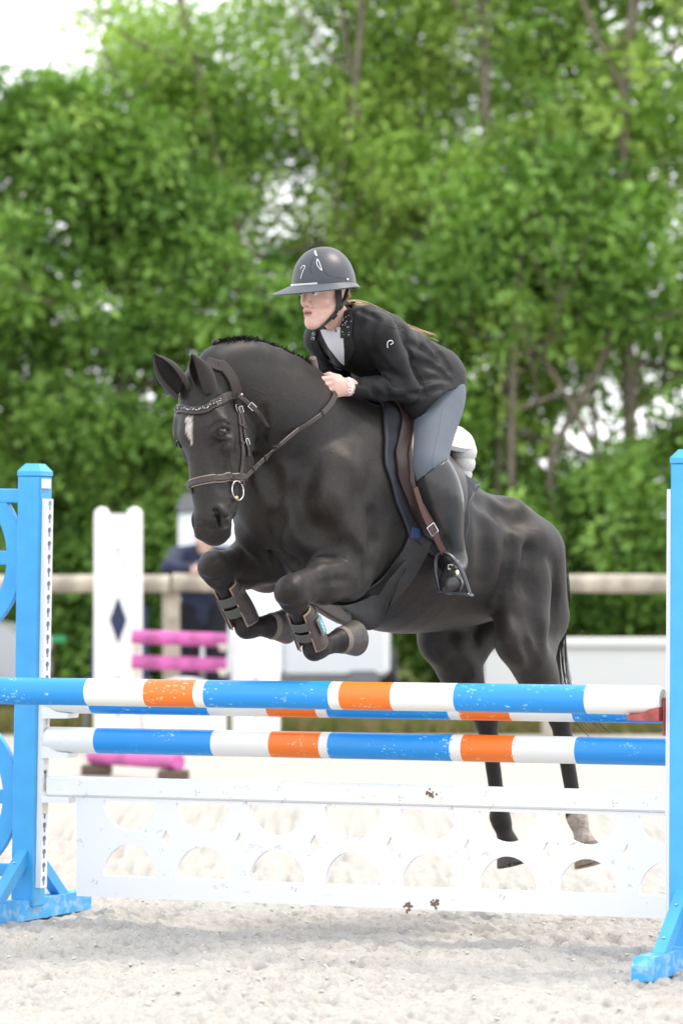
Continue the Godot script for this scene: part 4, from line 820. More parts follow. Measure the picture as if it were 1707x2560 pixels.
# base point, trunk lean, height; clumps: [centre, radius, leaves]
func tree(called: String, label: String, base: Vector3, trunks: Array, clumps: Array, tone0: Color, tone1: Color, kind: int, seed_: int, depth := 2, group := "trees and shrubs of the hedge") -> void:
	var g := RandomNumberGenerator.new()
	g.seed = seed_
	var t := thing(called, label, "tree" if called.contains("tree") else "shrub", base, 0.0, group)
	var s := Shape.new()
	var tips := []
	for k in trunks: # [points relative to base, radius]
		var pts := spline(k[0], 4)
		var rad := []
		for j in pts.size(): rad.append(k[1] * lerpf(1.0, 0.5, float(j) / (pts.size() - 1)))
		s.tube(pts, rad, 9)
		for j in range(2, pts.size(), 2):
			var d: Vector3 = Vector3(g.randfn(0, 1), g.randf_range(0.1, 0.9), g.randfn(0, 0.7))
			if g.randf() < 0.75:
				limb(s, pts[j], d, g.randf_range(0.8, 1.8), rad[j] * 0.55, depth - 1, g, tips)
	obj("trunk", s.mesh(), bark, t)
	var total := 0
	for c in clumps: total += c[2]
	var mm := MultiMesh.new()
	mm.transform_format = MultiMesh.TRANSFORM_3D
	mm.use_colors = true
	mm.mesh = leaf_meshes[kind]
	mm.instance_count = total
	var at := 0
	for c in clumps:
		var shade := g.randf()
		for k in c[2]:
			var d := Vector3(g.randfn(0, 1), g.randfn(0, 1), g.randfn(0, 1)).normalized() * pow(g.randf(), 0.42)
			var p: Vector3 = c[0] + Vector3(d.x * c[1], d.y * c[1] * 0.75, d.z * c[1])
			if tips.size() and g.randf() < 0.12:
				p = tips[g.randi() % tips.size()] + d * 0.35
			mm.set_instance_transform(at, Transform3D(Basis.from_euler(Vector3(g.randfn(0, 0.4), g.randf() * TAU, g.randfn(0, 0.4))).scaled(Vector3.ONE * g.randf_range(0.7, 1.25)), p))
			mm.set_instance_color(at, tone0.lerp(tone1, clampf(0.6 * shade + 0.4 * g.randf() + g.randfn(0, 0.08), 0, 1)))
			at += 1
	var mi := MultiMeshInstance3D.new()
	mi.name = "crown"
	mi.set_meta("kind", "stuff")
	mi.multimesh = mm
	mi.material_override = leaf_mat
	t.add_child(mi)

func cloud_of(g: RandomNumberGenerator, count: int, c: Vector3, half: Vector3, r0: float, r1: float, per: int) -> Array:
	var out := []
	for k in count:
		var p := c + Vector3(g.randf_range(-1, 1) * half.x, g.randf_range(-1, 1) * half.y, g.randf_range(-1, 1) * half.z)
		var r := g.randf_range(r0, r1)
		out.append([p, r, int(per * r * r)])
	return out

func make_hedge() -> void:
	leaf_meshes = [leaf_cluster(16, 0.17, 0.13, 0.075, 1), leaf_cluster(18, 0.20, 0.12, 0.045, 2), leaf_cluster(14, 0.16, 0.11, 0.075, 3)]
	leaf_mat = mat(1, 1, 1, 0.5, {"vc": true, "both": true, "back": Color(0.62, 0.72, 0.25), "spec": 0.4})
	bark = mat(0.26, 0.215, 0.165, 0.9, {"tex": blotch, "scale": 3.0})
	var g := RandomNumberGenerator.new()
	g.seed = 77
	# two kinds of leaf: broad green ones and the yellow green of the feathery trees
	var lite0 := Color(0.20, 0.37, 0.055); var lite1 := Color(0.52, 0.68, 0.17)
	var mid0 := Color(0.078, 0.180, 0.033); var mid1 := Color(0.30, 0.49, 0.095)
	var v := func(a: Array) -> Array:
		var o := []
		for k in range(0, a.size(), 3): o.append(Vector3(a[k], a[k + 1], a[k + 2]))
		return o
	# dense dark trees at the left end
	tree("broadleaf_tree", "dense green tree with broad leaves down to the ground behind the silver car", Vector3(-3.5, 0, -25.4), [[v.call([0, 0, 0, 0.2, 2, 0, 0.1, 3.8, 0.2, 0.3, 5.0, 0]), 0.13]], cloud_of(g, 26, Vector3(0, 3.1, 0), Vector3(1.0, 2.85, 0.8), 0.5, 0.85, 160), mid0, mid1, 0, 11)
	tree("broadleaf_tree", "dense leafy tree with a pointed top against the white sky", Vector3(-2.25, 0, -24.9), [[v.call([0, 0, 0, -0.1, 2, 0, 0.1, 3.8, 0.1, -0.1, 4.9, 0]), 0.11]], cloud_of(g, 25, Vector3(0.1, 3.0, 0), Vector3(0.85, 2.85, 0.6), 0.4, 0.75, 160), mid0, mid1, 0, 12)
	# the row goes on past both ends of the yard
	var ends := [[-5.4, "wide green tree at the far end of the hedge beyond the silver car"], [-7.4, "last green tree of the hedge beyond the silver car"], [4.9, "wide green tree at the end of the hedge beyond the long white wall"], [6.9, "last green tree of the hedge beyond the long white wall"]]
	for k in 4:
		tree("broadleaf_tree", ends[k][1], Vector3(ends[k][0], 0, -25.6 + 0.3 * (k % 2)), [[v.call([0, 0, 0, 0.1, 1.8, 0, -0.1, 3.4, 0.1, 0.1, 4.8, 0]), 0.12]], cloud_of(g, 24, Vector3(0, 2.8, 0), Vector3(1.1, 2.6, 0.8), 0.55, 0.9, 130), mid0, mid1, 0, 70 + k)
	# light feathery trees in the middle
	tree("locust_tree", "tall yellow green tree with feathery foliage and a leaning grey trunk", Vector3(-0.75, 0, -25.6), [[v.call([0.1, 0, 0, 0.0, 2.4, 0, -0.15, 4.0, 0, -0.45, 5.2, 0, -1.0, 7.6, 0]), 0.085], [v.call([-0.10, 3.6, 0, -0.6, 4.9, 0.2, -1.3, 6.0, 0.3]), 0.05], [v.call([0.0, 2.6, 0, 0.5, 4.2, -0.2, 0.9, 6.4, 0, 1.0, 8.4, 0]), 0.055]], cloud_of(g, 34, Vector3(-0.3, 5.6, -0.55), Vector3(1.3, 2.2, 0.7), 0.5, 0.85, 120) + cloud_of(g, 9, Vector3(-0.8, 5.3, -0.7), Vector3(0.5, 1.2, 0.3), 0.5, 0.7, 140) + cloud_of(g, 7, Vector3(0.95, 4.9, -0.7), Vector3(0.5, 0.7, 0.3), 0.5, 0.7, 130), lite0, lite1, 1, 13)
	tree("locust_tree", "yellow green tree with a forked trunk rising beside the rider's helmet", Vector3(1.15, 0, -25.8), [[v.call([-0.15, 0, 0, -0.05, 2.2, 0, 0.18, 3.8, 0, 0.35, 5.2, 0, 0.30, 8.2, 0]), 0.085], [v.call([0.05, 3.3, 0, 0.45, 4.3, 0, 0.8, 6.4, 0]), 0.045], [v.call([-0.05, 2.6, 0.1, -0.7, 4.6, 0.2, -1.2, 7.4, 0]), 0.05]], cloud_of(g, 46, Vector3(0.0, 5.9, -0.55), Vector3(1.6, 2.4, 0.7), 0.5, 0.85, 140) + cloud_of(g, 9, Vector3(-0.6, 5.7, -0.7), Vector3(0.5, 1.4, 0.3), 0.5, 0.7, 140), lite0, lite1, 1, 14)
	tree("locust_tree", "light green tree with a bare forked grey limb near its top", Vector3(2.85, 0, -25.3), [[v.call([0.0, 0, 0, 0.1, 2.4, 0, 0.05, 4.4, 0, 0.05, 6.3, 0.1, 0.3, 8.4, 0]), 0.085], [v.call([0.05, 6.2, 0.1, -0.4, 7.2, 0.1, -0.6, 8.4, 0]), 0.035]], cloud_of(g, 36, Vector3(0.1, 5.9, -0.55), Vector3(1.1, 2.2, 0.7), 0.5, 0.85, 140), lite0, lite1, 2, 15)
	# lower middle: filling trees
	tree("hazel_tree", "mid green bushy tree growing below the feathery tree with the leaning trunk", Vector3(-0.75, 0, -24.9), [[v.call([0, 0, 0, 0.15, 1.6, 0, 0.0, 3.4, 0]), 0.07], [v.call([0.1, 0, 0, 0.5, 1.6, 0, 0.7, 3.3, 0]), 0.05]], cloud_of(g, 24, Vector3(0, 2.1, 0), Vector3(1.0, 1.9, 0.5), 0.4, 0.7, 150), mid0, mid1, 2, 16)
	tree("hazel_tree", "green bushy tree with thin stems behind the jumping horse", Vector3(0.95, 0, -25.0), [[v.call([0, 0, 0, 0.1, 1.8, 0, 0.15, 3.6, 0]), 0.06], [v.call([0.6, 0.4, 0.2, 0.62, 1.9, 0.2, 0.7, 3.6, 0.2]), 0.045]], cloud_of(g, 18, Vector3(-0.1, 2.4, 0), Vector3(0.9, 1.9, 0.5), 0.4, 0.7, 130), mid0, mid1, 2, 17)
	tree("elder_tree", "tangled tree with bare crooked limbs and sky showing through", Vector3(2.2, 0, -24.6), [[v.call([0, 0, 0, 0.05, 1.4, 0, -0.1, 2.4, 0, 0.35, 3.3, 0, 0.75, 4.2, 0]), 0.06], [v.call([0.6, 2.0, 0.1, 0.1, 3.0, 0.1, -0.4, 3.8, 0]), 0.04], [v.call([-0.45, 0.8, 0.1, -0.5, 2.5, 0.1, -0.42, 4.3, 0.1, -0.3, 5.2, 0]), 0.05], [v.call([-0.5, 2.9, 0, 0.1, 3.1, 0, 0.5, 2.7, 0.1]), 0.03]], cloud_of(g, 16, Vector3(0, 4.5, 0), Vector3(1.2, 0.8, 0.5), 0.4, 0.65, 120), mid0, mid1, 2, 18)
	tree("hazel_tree", "loose green tree standing behind the tangled bare limbs", Vector3(2.65, 0, -27.4), [[v.call([0, 0, 0, 0.1, 2.0, 0, 0, 4.4, 0]), 0.05]], cloud_of(g, 15, Vector3(0, 3.7, 0), Vector3(1.0, 1.3, 0.4), 0.45, 0.7, 85), mid0, mid1, 2, 19)
	# shrubs along the foot of the hedge
	var low := [[-3.1, 0.9, "glossy broad leaved shrub beside the foot of the dense broad leaved tree"], [-1.75, 1.1, "round mid green shrub behind the white jump wing with diamonds"], [1.55, 0.9, "broad leaved low shrub behind the horse's hind legs"], [2.35, 1.25, "fresh green shrub at the foot of the tangled tree"], [3.15, 1.35, "fresh green shrub behind the long white low wall"]]
	for k in low.size():
		var a: Array = low[k]
		var dark: bool = k == 0 or k == 2
		tree("hedge_shrub", a[2], Vector3(a[0], 0, -24.2 - 0.15 * (k % 2)), [[v.call([0, 0, 0, 0.1, 0.7, 0, 0, 1.3, 0]), 0.03]], cloud_of(g, 12, Vector3(0, a[1], 0), Vector3(0.6, a[1] * 0.85, 0.35), 0.32, 0.5, 190), mid0, mid1, 0 if dark else 2, 30 + k)
	# a second row closes the foot of the hedge
	for k in 7:
		tree("thicket_shrub", "green shrub in the second row of the hedge", Vector3(-3.9 + k * 1.25, 0, -26.9 - 0.2 * (k % 3)), [[v.call([0, 0, 0, 0.05, 1.2, 0, 0, 2.6, 0]), 0.04]], cloud_of(g, 11, Vector3(0, 1.7, 0), Vector3(0.7, 1.5, 0.4), 0.45, 0.7, 110), lite0, lite1, 0, 50 + k)

# ---------------------------------------------------------------- arena fence and what stands behind it
func make_fence() -> void:
	var f := thing("rail_fence", "round wooden rail fence along the edge of the arena", "fence", Vector3(0, 0, -16))
	var x := -7.3
	while x < 7.0:
		var s := Shape.new()
		var top := 1.22
		s.tube([Vector3(0, -0.1, 0), Vector3(0.01, top * 0.5, 0), Vector3(0, top, 0)], [0.075, 0.07, 0.068], 14)
		obj("post", s.mesh(), MT.wood, f, Vector3(x, 0, -0.12))
		var r := Shape.new()
		var pts := []
		var rad := []
		for k in 7:
			pts.append(Vector3(2.96 * k / 6.0, rng.randfn(0, 0.006), 0))
			rad.append(0.072 + rng.randfn(0, 0.003))
		r.tube(pts, rad, 16)
		obj("rail", r.mesh(), MT.wood, f, Vector3(x + 0.02, 1.235, 0))
		x += 2.98

func diamond_board(half_w: float, lo: float, hi: float, z0: float, z1: float, holes: Array) -> Shape:
	var s := Shape.new()
	for side in [-1.0, 1.0]:
		var q := PackedVector2Array()
		q.append(Vector2(side * half_w, lo))
		q.append(Vector2(0, lo))
		for hole in holes: # centre, half width, half height, from the bottom up
			q.append(Vector2(0, hole[0] - hole[2]))
			q.append(Vector2(side * hole[1], hole[0]))
			q.append(Vector2(0, hole[0] + hole[2]))
		q.append(Vector2(0, hi))
		q.append(Vector2(side * half_w, hi))
		s.prism(q, z0, z1)
	return s

func make_far_jump() -> void:
	var spots := [[-1.644, "white plastic jump wing with a dark diamond opening beside the ends of two pink poles"], [-0.632, "white plastic jump wing with diamonds behind the horse's folded front legs"]]
	for k in 2:
		var w := thing("jump_wing", spots[k][1], "jump wing", Vector3(spots[k][0], 0, -14.3), 0.0, "white wings of the pink jump")
		for sx in [-1.0, 1.0]:
			var c := Shape.new()
			c.tube([Vector3(sx * 0.120, 0.08, 0), Vector3(sx * 0.120, 1.745, 0)], [0.059, 0.059], 18)
			c.ball(Vector3(sx * 0.120, 1.745, 0), Vector3(0.059, 0.059, 0.059), Basis.IDENTITY, 6, 18, 0.0)
			obj("column", c.mesh(), MT.clean, w)
		obj("panel", diamond_board(0.08, 0.10, 1.755, -0.02, 0.02, [[0.40, 0.063, 0.17], [0.97, 0.065, 0.183], [1.38, 0.055, 0.14]]).mesh(), MT.clean, w)
		for y in [0.40, 1.38]:
			var d := Shape.new()
			var hh: float = 0.140 if y < 1.0 else 0.118
			d.prism(PackedVector2Array([Vector2(0, y - hh), Vector2(0.052 if y < 1.0 else 0.046, y), Vector2(0, y + hh), Vector2(-0.052 if y < 1.0 else -0.046, y)]), -0.016, 0.016)
			obj("diamond", d.mesh(), MT.clean, w)
		var f := Shape.new()
		f.box(Vector3(0, 0.045, 0), Vector3(0.38, 0.09, 0.8), 0.02)
		obj("foot", f.mesh(), MT.clean, w)
	for k in 2:
		var y: float = [0.851, 0.668][k]
		var s := Shape.new()
		s.tube([Vector3(-1.535, 0, 0), Vector3(-0.84, -0.024, 0)], [0.052, 0.052], 18)
		var pole := obj("pink_pole", s.mesh(), MT.pink, null, Vector3(0, y, -14.14))
		tag(pole, ["faded pink pole hanging between the white wings, the upper of two", "faded pink pole hanging between the white wings, the lower of two"][k], "pole", "pink poles")
		for sx in [-1.50, -0.872]:
			var c := thing("jump_cup", ["cream cup of the upper pink pole on the wing with the dark diamond", "cream cup of the upper pink pole on the wing behind the horse's legs", "cream cup of the lower pink pole on the wing with the dark diamond", "cream cup of the lower pink pole on the wing behind the horse's legs"][k * 2 + (0 if sx < -1.2 else 1)], "cup", Vector3(sx, y - 0.058, -14.14), 0.0, "cups of the pink jump")
			var b := Shape.new()
			b.box(Vector3(0, -0.004, 0), Vector3(0.07, 0.02, 0.09), 0.006)
			obj("ledge", b.mesh(), MT.cream, c)
			var e := Shape.new()
			e.box(Vector3(0, 0.0, -0.062), Vector3(0.05, 0.1, 0.03), 0.006)
			obj("plate", e.mesh(), MT.cream, c)
	# white arched filler below them
	var a := PackedVector2Array([Vector2(-0.30, 0.0), Vector2(0.30, 0.0), Vector2(0.30, 0.32)])
	for k in 13:
		var t := PI * k / 12.0
		a.append(Vector2(0.30 * cos(t), 0.32 + 0.235 * sin(t)))
	var fs := Shape.new()
	fs.prism(a, -0.05, 0.05)
	var fo := obj("jump_filler", fs.mesh(), MT.clean, null, Vector3(-1.145, 0.004, -14.13))
	tag(fo, "white arched jump filler standing under the pink poles", "filler")
	# a pink pole lying on wooden blocks
	var g := Shape.new()
	g.tube([Vector3(-0.60, 0, -0.75), Vector3(0.0, 0, 0)], [0.05, 0.05], 20)
	var lp := obj("pink_pole", g.mesh(), MT.pink, null, Vector3(-1.035, 0.122, -10.45))
	tag(lp, "pink pole lying low on wooden blocks on the sand", "pole")
	for q in [[Vector3(-1.07, 0, -10.5), "dark wooden block under the near end of the low pink pole"], [Vector3(-1.60, 0, -11.15), "dark wooden block under the far end of the low pink pole"]]:
		var b := Shape.new()
		b.box(Vector3(0, 0.035, 0), Vector3(0.20, 0.07, 0.16), 0.012)
		tag(obj("wood_block", b.mesh(), MT.dark_wood, null, q[0]), q[1], "block")

func make_yard() -> void:
	# horse trailer seen from behind
	var white := mat(0.74, 0.76, 0.79, 0.35)
	var grey := mat(0.16, 0.17, 0.18, 0.5)
	var tr := thing("horse_trailer", "white horse trailer with a grey roof parked behind the fence", "trailer", Vector3(-0.51, 0, -21.5))
	var b := Shape.new()
	b.box(Vector3(0, 1.13, 0), Vector3(1.88, 1.5, 2.9), 0.06)
	obj("body", b.mesh(), white, tr)
	var rf := Shape.new()
	var prof := PackedVector2Array([Vector2(-0.96, 1.86), Vector2(0.96, 1.86), Vector2(0.9, 2.0), Vector2(0.6, 2.07), Vector2(-0.6, 2.07), Vector2(-0.9, 2.0)])
	rf.prism(prof, -1.5, 1.5)
	obj("roof", rf.mesh(), grey, tr)
	for sx in [-1.0, 1.0]:
		var d := Shape.new()
		d.box(Vector3(sx * 0.452, 1.12, 1.462), Vector3(0.88, 1.42, 0.03), 0.01)
		var door := obj("door", d.mesh(), white, tr)
		var hd := Shape.new()
		hd.box(Vector3(sx * 0.08, 1.0, 1.484), Vector3(0.03, 0.16, 0.02), 0.005)
		obj("handle", hd.mesh(), grey, door)
		var wl := Shape.new()
		wl.tube([Vector3(sx * 0.84, 0.31, 0), Vector3(sx * 1.02, 0.31, 0)], [0.31, 0.31], 28)
		var wheel := obj("wheel", wl.mesh(), MT.rubber, tr)
		var rim := Shape.new()
		rim.tube([Vector3(sx * 1.0, 0.31, 0), Vector3(sx * 1.025, 0.31, 0)], [0.19, 0.17], 24)
		obj("rim", rim.mesh(), MT.bolt, wheel)
		var lamp := Shape.new()
		lamp.box(Vector3(sx * 0.7, 0.40, 1.47), Vector3(0.24, 0.09, 0.04), 0.01)
		obj("rear_lamp", lamp.mesh(), grey, tr)
	var ch := Shape.new()
	ch.box(Vector3(0, 0.33, 0.2), Vector3(1.7, 0.1, 2.6), 0.01)
	obj("chassis", ch.mesh(), grey, tr)
	for sx in [-0.55, 0.25]:
		var sup := Shape.new()
		sup.box(Vector3(sx, 0.15, 1.2), Vector3(0.06, 0.3, 0.06), 0.005)
		obj("prop_stand", sup.mesh(), grey, tr)
	# silver car
	var car := thing("parked_car", "silver car parked behind the blue jump standard", "car", Vector3(-4.35, 0, -19.2))
	var side := PackedVector2Array([Vector2(-1.9, 0.25), Vector2(1.72, 0.25), Vector2(1.80, 0.45), Vector2(1.74, 0.72), Vector2(1.5, 0.86), Vector2(0.85, 0.95), Vector2(0.2, 1.38), Vector2(-0.9, 1.42), Vector2(-1.6, 1.05), Vector2(-1.9, 0.9)])
	var cs := Shape.new()
	cs.prism(side, -0.8, 0.8)
	var silver := mat(0.42, 0.45, 0.48, 0.3, {"coat": 0.8})
	obj("body", cs.mesh(), silver, car)
	var glass := mat(0.02, 0.025, 0.03, 0.08)
	for z in [-0.806, 0.802]:
		var win := Shape.new()
		win.prism(PackedVector2Array([Vector2(0.62, 0.98), Vector2(0.14, 1.32), Vector2(-0.85, 1.34), Vector2(-1.3, 1.04)]), z, z + 0.004)
		obj("side_window", win.mesh(), glass, car)
	for x in [-1.25, 1.15]:
		for z in [-0.78, 0.78]:
			var wl := Shape.new()
			wl.tube([Vector3(x, 0.3, z - 0.1), Vector3(x, 0.3, z + 0.1)], [0.3, 0.3], 26)
			var wheel := obj("wheel", wl.mesh(), MT.rubber, car)
			var rim := Shape.new()
			rim.tube([Vector3(x, 0.3, z - 0.11), Vector3(x, 0.3, z + 0.11)], [0.19, 0.19], 22)
			obj("rim", rim.mesh(), MT.bolt, wheel)
	for z in [-0.55, 0.55]:
		var hl := Shape.new()
		hl.ball(Vector3(1.74, 0.66, z), Vector3(0.06, 0.07, 0.14))
		obj("headlight", hl.mesh(), MT.strip, car)
	# long low wall
	var lw := thing("low_wall", "long white low wall with a flat coping on the grass", "wall", Vector3(2.85, 0, -21.2))
	var ws := Shape.new()
	ws.box(Vector3(0, 0.31, 0), Vector3(3.1, 0.62, 0.22), 0.01)
	obj("wall", ws.mesh(), MT.clean, lw)
	var cp := Shape.new()
	cp.box(Vector3(0, 0.665, 0), Vector3(3.16, 0.09, 0.30), 0.015)
	obj("coping", cp.mesh(), MT.clean, lw)
	# camping chair
	var cc := thing("camping_chair", "navy blue folding camping chair behind the wooden rail", "chair", Vector3(-1.77, 0, -16.75))
	var cloth := mat(0.035, 0.05, 0.10, 0.9)
	var rows := []
	var nor := []
	for y in 6:
		var r := []
		var n := []
		for x in 9:
			var u := -1.0 + x / 4.0
			r.append(Vector3(u * 0.24 * (1.0 - 0.12 * y / 5.0), 0.48 + 0.60 * y / 5.0 - 0.03 * u * u, -0.14 * y / 5.0 + 0.05 * u * u))
			n.append(Vector3(0, 0.2, 1).normalized())
		rows.append(r)
		nor.append(n)
	var bk := Shape.new()
	bk.sheet(rows, nor, 0.008)
	obj("backrest", bk.mesh(), cloth, cc)
	var st := Shape.new()
	st.box(Vector3(0, 0.45, 0.22), Vector3(0.5, 0.02, 0.44), 0.008)
	obj("seat", st.mesh(), cloth, cc)
	for sx in [-1.0, 1.0]:
		for sz in [0.0, 1.0]:
			var l := Shape.new()
			l.tube([Vector3(sx * 0.27, 0.0, sz * 0.46 - 0.02), Vector3(sx * 0.24, 0.47, 0.46 - sz * 0.46)], [0.011, 0.011], 8)
			obj("leg", l.mesh(), grey, cc)
	# small green sign on a stake
	var sg := thing("marker_stake", "thin stake with a small green and white marker in front of the dark hedge", "stake", Vector3(-2.46, 0, -18.8))
	var sk := Shape.new()
	sk.tube([Vector3.ZERO, Vector3(0, 0.78, 0)], [0.010, 0.008], 6)
	obj("stake", sk.mesh(), MT.dark_wood, sg)
	var bd := Shape.new()
	bd.box(Vector3(0.045, 0.745, 0.012), Vector3(0.12, 0.055, 0.012), 0.003)
	obj("marker", bd.mesh(), mat(0.03, 0.32, 0.12, 0.5), sg)
	var wt := Shape.new()
	wt.box(Vector3(-0.055, 0.745, 0.012), Vector3(0.07, 0.05, 0.012), 0.003)
	obj("white_end", wt.mesh(), MT.strip, sg)
	make_onlooker()

func make_onlooker() -> void:
	var o := thing("person", "onlooker in a navy jumper and dark trousers leaning on the wooden rail", "person", Vector3(-1.10, 0, -16.42))
	var sk := Field.new()
	var ju := Field.new()
	var tr := Field.new()
	var X := Vector3.RIGHT
	sk.add(Vector3(0.03, 1.580, 0.110), Vector3(0.03, 1.640, 0.090), 0.085, 0.09, X, 0.85, 0.02)
	sk.add(Vector3(0.03, 1.560, 0.140), Vector3(0.03, 1.500, 0.150), 0.06, 0.04, X, 0.9, 0.03)
	sk.add(Vector3(0.03, 1.570, 0.195), Vector3(0.03, 1.555, 0.210), 0.012, 0.014, X, 1.0, 0.015)
	for s in [-1.0, 1.0]:
		sk.add(Vector3(0.03 + s * 0.08, 1.580, 0.090), Vector3(0.03 + s * 0.082, 1.600, 0.090), 0.02, 0.022, X, 0.5, 0.01)
		sk.add(Vector3(0.03 + s * 0.03, 1.590, 0.195), Vector3(0.03 + s * 0.03, 1.592, 0.195), 0.012, 0.012, X, 1.0, 0.01, -1.0)
	sk.add(Vector3(0.03, 1.53, 0.09), Vector3(0.0, 1.46, -0.01), 0.055, 0.06, X, 1.0, 0.03)
	sk.add(Vector3(0, 1.40, -0.03), Vector3(0, 1.0, 0.0), 0.10, 0.10, X, 1.4, 0.04)
	ju.add(Vector3(0, 1.44, -0.02), Vector3(0, 1.20, 0.0), 0.105, 0.115, X, 1.65, 0.05)
	ju.add(Vector3(0, 1.20, 0.0), Vector3(0, 0.98, 0.0), 0.115, 0.115, X, 1.5, 0.04)
	ju.add(Vector3(0.03, 1.535, 0.06), Vector3(0.03, 1.60, 0.1), 0.055, 0.07, X, 1.0, 0.01, -1.0)
	for s in [-1.0, 1.0]:
		var sh := Vector3(s * 0.20, 1.45, -0.02)
		var el := Vector3(s * 0.26, 1.36, 0.30)
		var wr := Vector3(s * 0.05, 1.345, 0.40)
		ju.add(Vector3(0, 1.46, -0.02), sh, 0.08, 0.075, X, 1.0, 0.03)
		ju.add(sh, el, 0.075, 0.055, X, 1.0, 0.02)
		ju.add(el, wr, 0.055, 0.042, X, 1.0, 0.02)
		sk.add(sh, el, 0.045, 0.04, X, 1.0, 0.02)
		sk.add(el, wr, 0.04, 0.03, X, 1.0, 0.02)
		var palm := Vector3(s * -0.02, 1.345, 0.43)
		sk.add(wr, palm, 0.03, 0.03, X, 1.0, 0.01)
		for k in 4:
			sk.add(palm + Vector3(0, 0.024 - 0.016 * k, 0.01), palm + Vector3(-s * 0.055, 0.018 - 0.018 * k, 0.035 - 0.004 * k), 0.010, 0.008, X, 1.0, 0.003)
		sk.add(palm + Vector3(0, 0.02, 0), palm + Vector3(-s * 0.01, 0.05, 0.03), 0.011, 0.009, X, 1.0, 0.004)
		var hip := Vector3(s * 0.10, 0.95, 0.0)
		var kn := Vector3(s * 0.11, 0.50, 0.02)
		var an := Vector3(s * 0.12, 0.09, -0.03)
		sk.add(hip, kn, 0.07, 0.05, X, 1.0, 0.03)
		sk.add(kn, an, 0.05, 0.035, X, 1.0, 0.03)
		sk.add(an, an + Vector3(0, -0.05, 0.16), 0.04, 0.035, X, 1.0, 0.03)
		tr.add(hip + Vector3(0, 0.06, 0), kn, 0.108, 0.078, X, 1.0, 0.03)
		tr.add(kn, an + Vector3(0, 0.0, 0), 0.078, 0.068, X, 1.0, 0.03)
	tr.add(Vector3(-0.1, 1.0, 0), Vector3(0.1, 1.0, 0), 0.105, 0.105, X, 1.0, 0.04)
	var r := net(sk, 0.012)
	obj("body", mesh_of(r.p, r.n, r.i), MT.skin, o)
	r = net(ju, 0.016)
	obj("jumper", mesh_of(r.p, r.n, r.i), mat(0.030, 0.040, 0.085, 0.95, {"rim": 0.3, "bump": fine, "depth": 0.3, "tex": blotch, "scale": 3.0}), o)
	r = net(tr, 0.018)
	obj("trousers", mesh_of(r.p, r.n, r.i), mat(0.012, 0.014, 0.022, 0.9, {"tex": blotch, "scale": 3.0}), o)
	for s in [-1.0, 1.0]:
		var b := Shape.new()
		b.ball(Vector3(s * 0.12, 0.045, 0.06), Vector3(0.05, 0.05, 0.15), Basis.IDENTITY, 8, 14)
		obj("shoe", b.mesh(), MT.rubber, o)
	var hair := Shape.new()
	hair.ball(Vector3(0.03, 1.637, 0.078), Vector3(0.085, 0.098, 0.104), Basis.from_euler(Vector3(-0.35, 0, 0)), 8, 16, 0.1)
	obj("hair", hair.mesh(), mat(0.06, 0.045, 0.035, 0.7), o)

# ---------------------------------------------------------------- the jump in front
func arc(c: Vector2, r: float, a0: float, a1: float, m: int) -> PackedVector2Array:
	var out := PackedVector2Array()
	for k in m + 1:
		var a := lerpf(a0, a1, float(k) / m)
		out.append(c + Vector2(cos(a), sin(a)) * r)
	return out

func ring_arc(s: Shape, c: Vector2, r0: float, r1: float, x_max: float, z0: float, z1: float) -> void:
	var m := 56
	for k in m:
		var a0 := TAU * k / m
		var a1 := TAU * (k + 1) / m
		var q := []
		for e in [[a0, r0], [a1, r0], [a1, r1], [a0, r1]]:
			var v: Vector2 = c + Vector2(cos(e[0]), sin(e[0])) * e[1]
			v.x = minf(v.x, x_max)
			q.append(v)
		if q[0].x >= x_max and q[1].x >= x_max: continue
		var lo := []
		var hi := []
		for v in q:
			lo.append(Vector3(v.x, v.y, z0))
			hi.append(Vector3(v.x, v.y, z1))
		s.quad(hi[0], hi[1], hi[2], hi[3])
		s.quad(lo[0], lo[3], lo[2], lo[1])
		s.quad(lo[3], hi[3], hi[2], lo[2])
		s.quad(lo[0], lo[1], hi[1], hi[0])

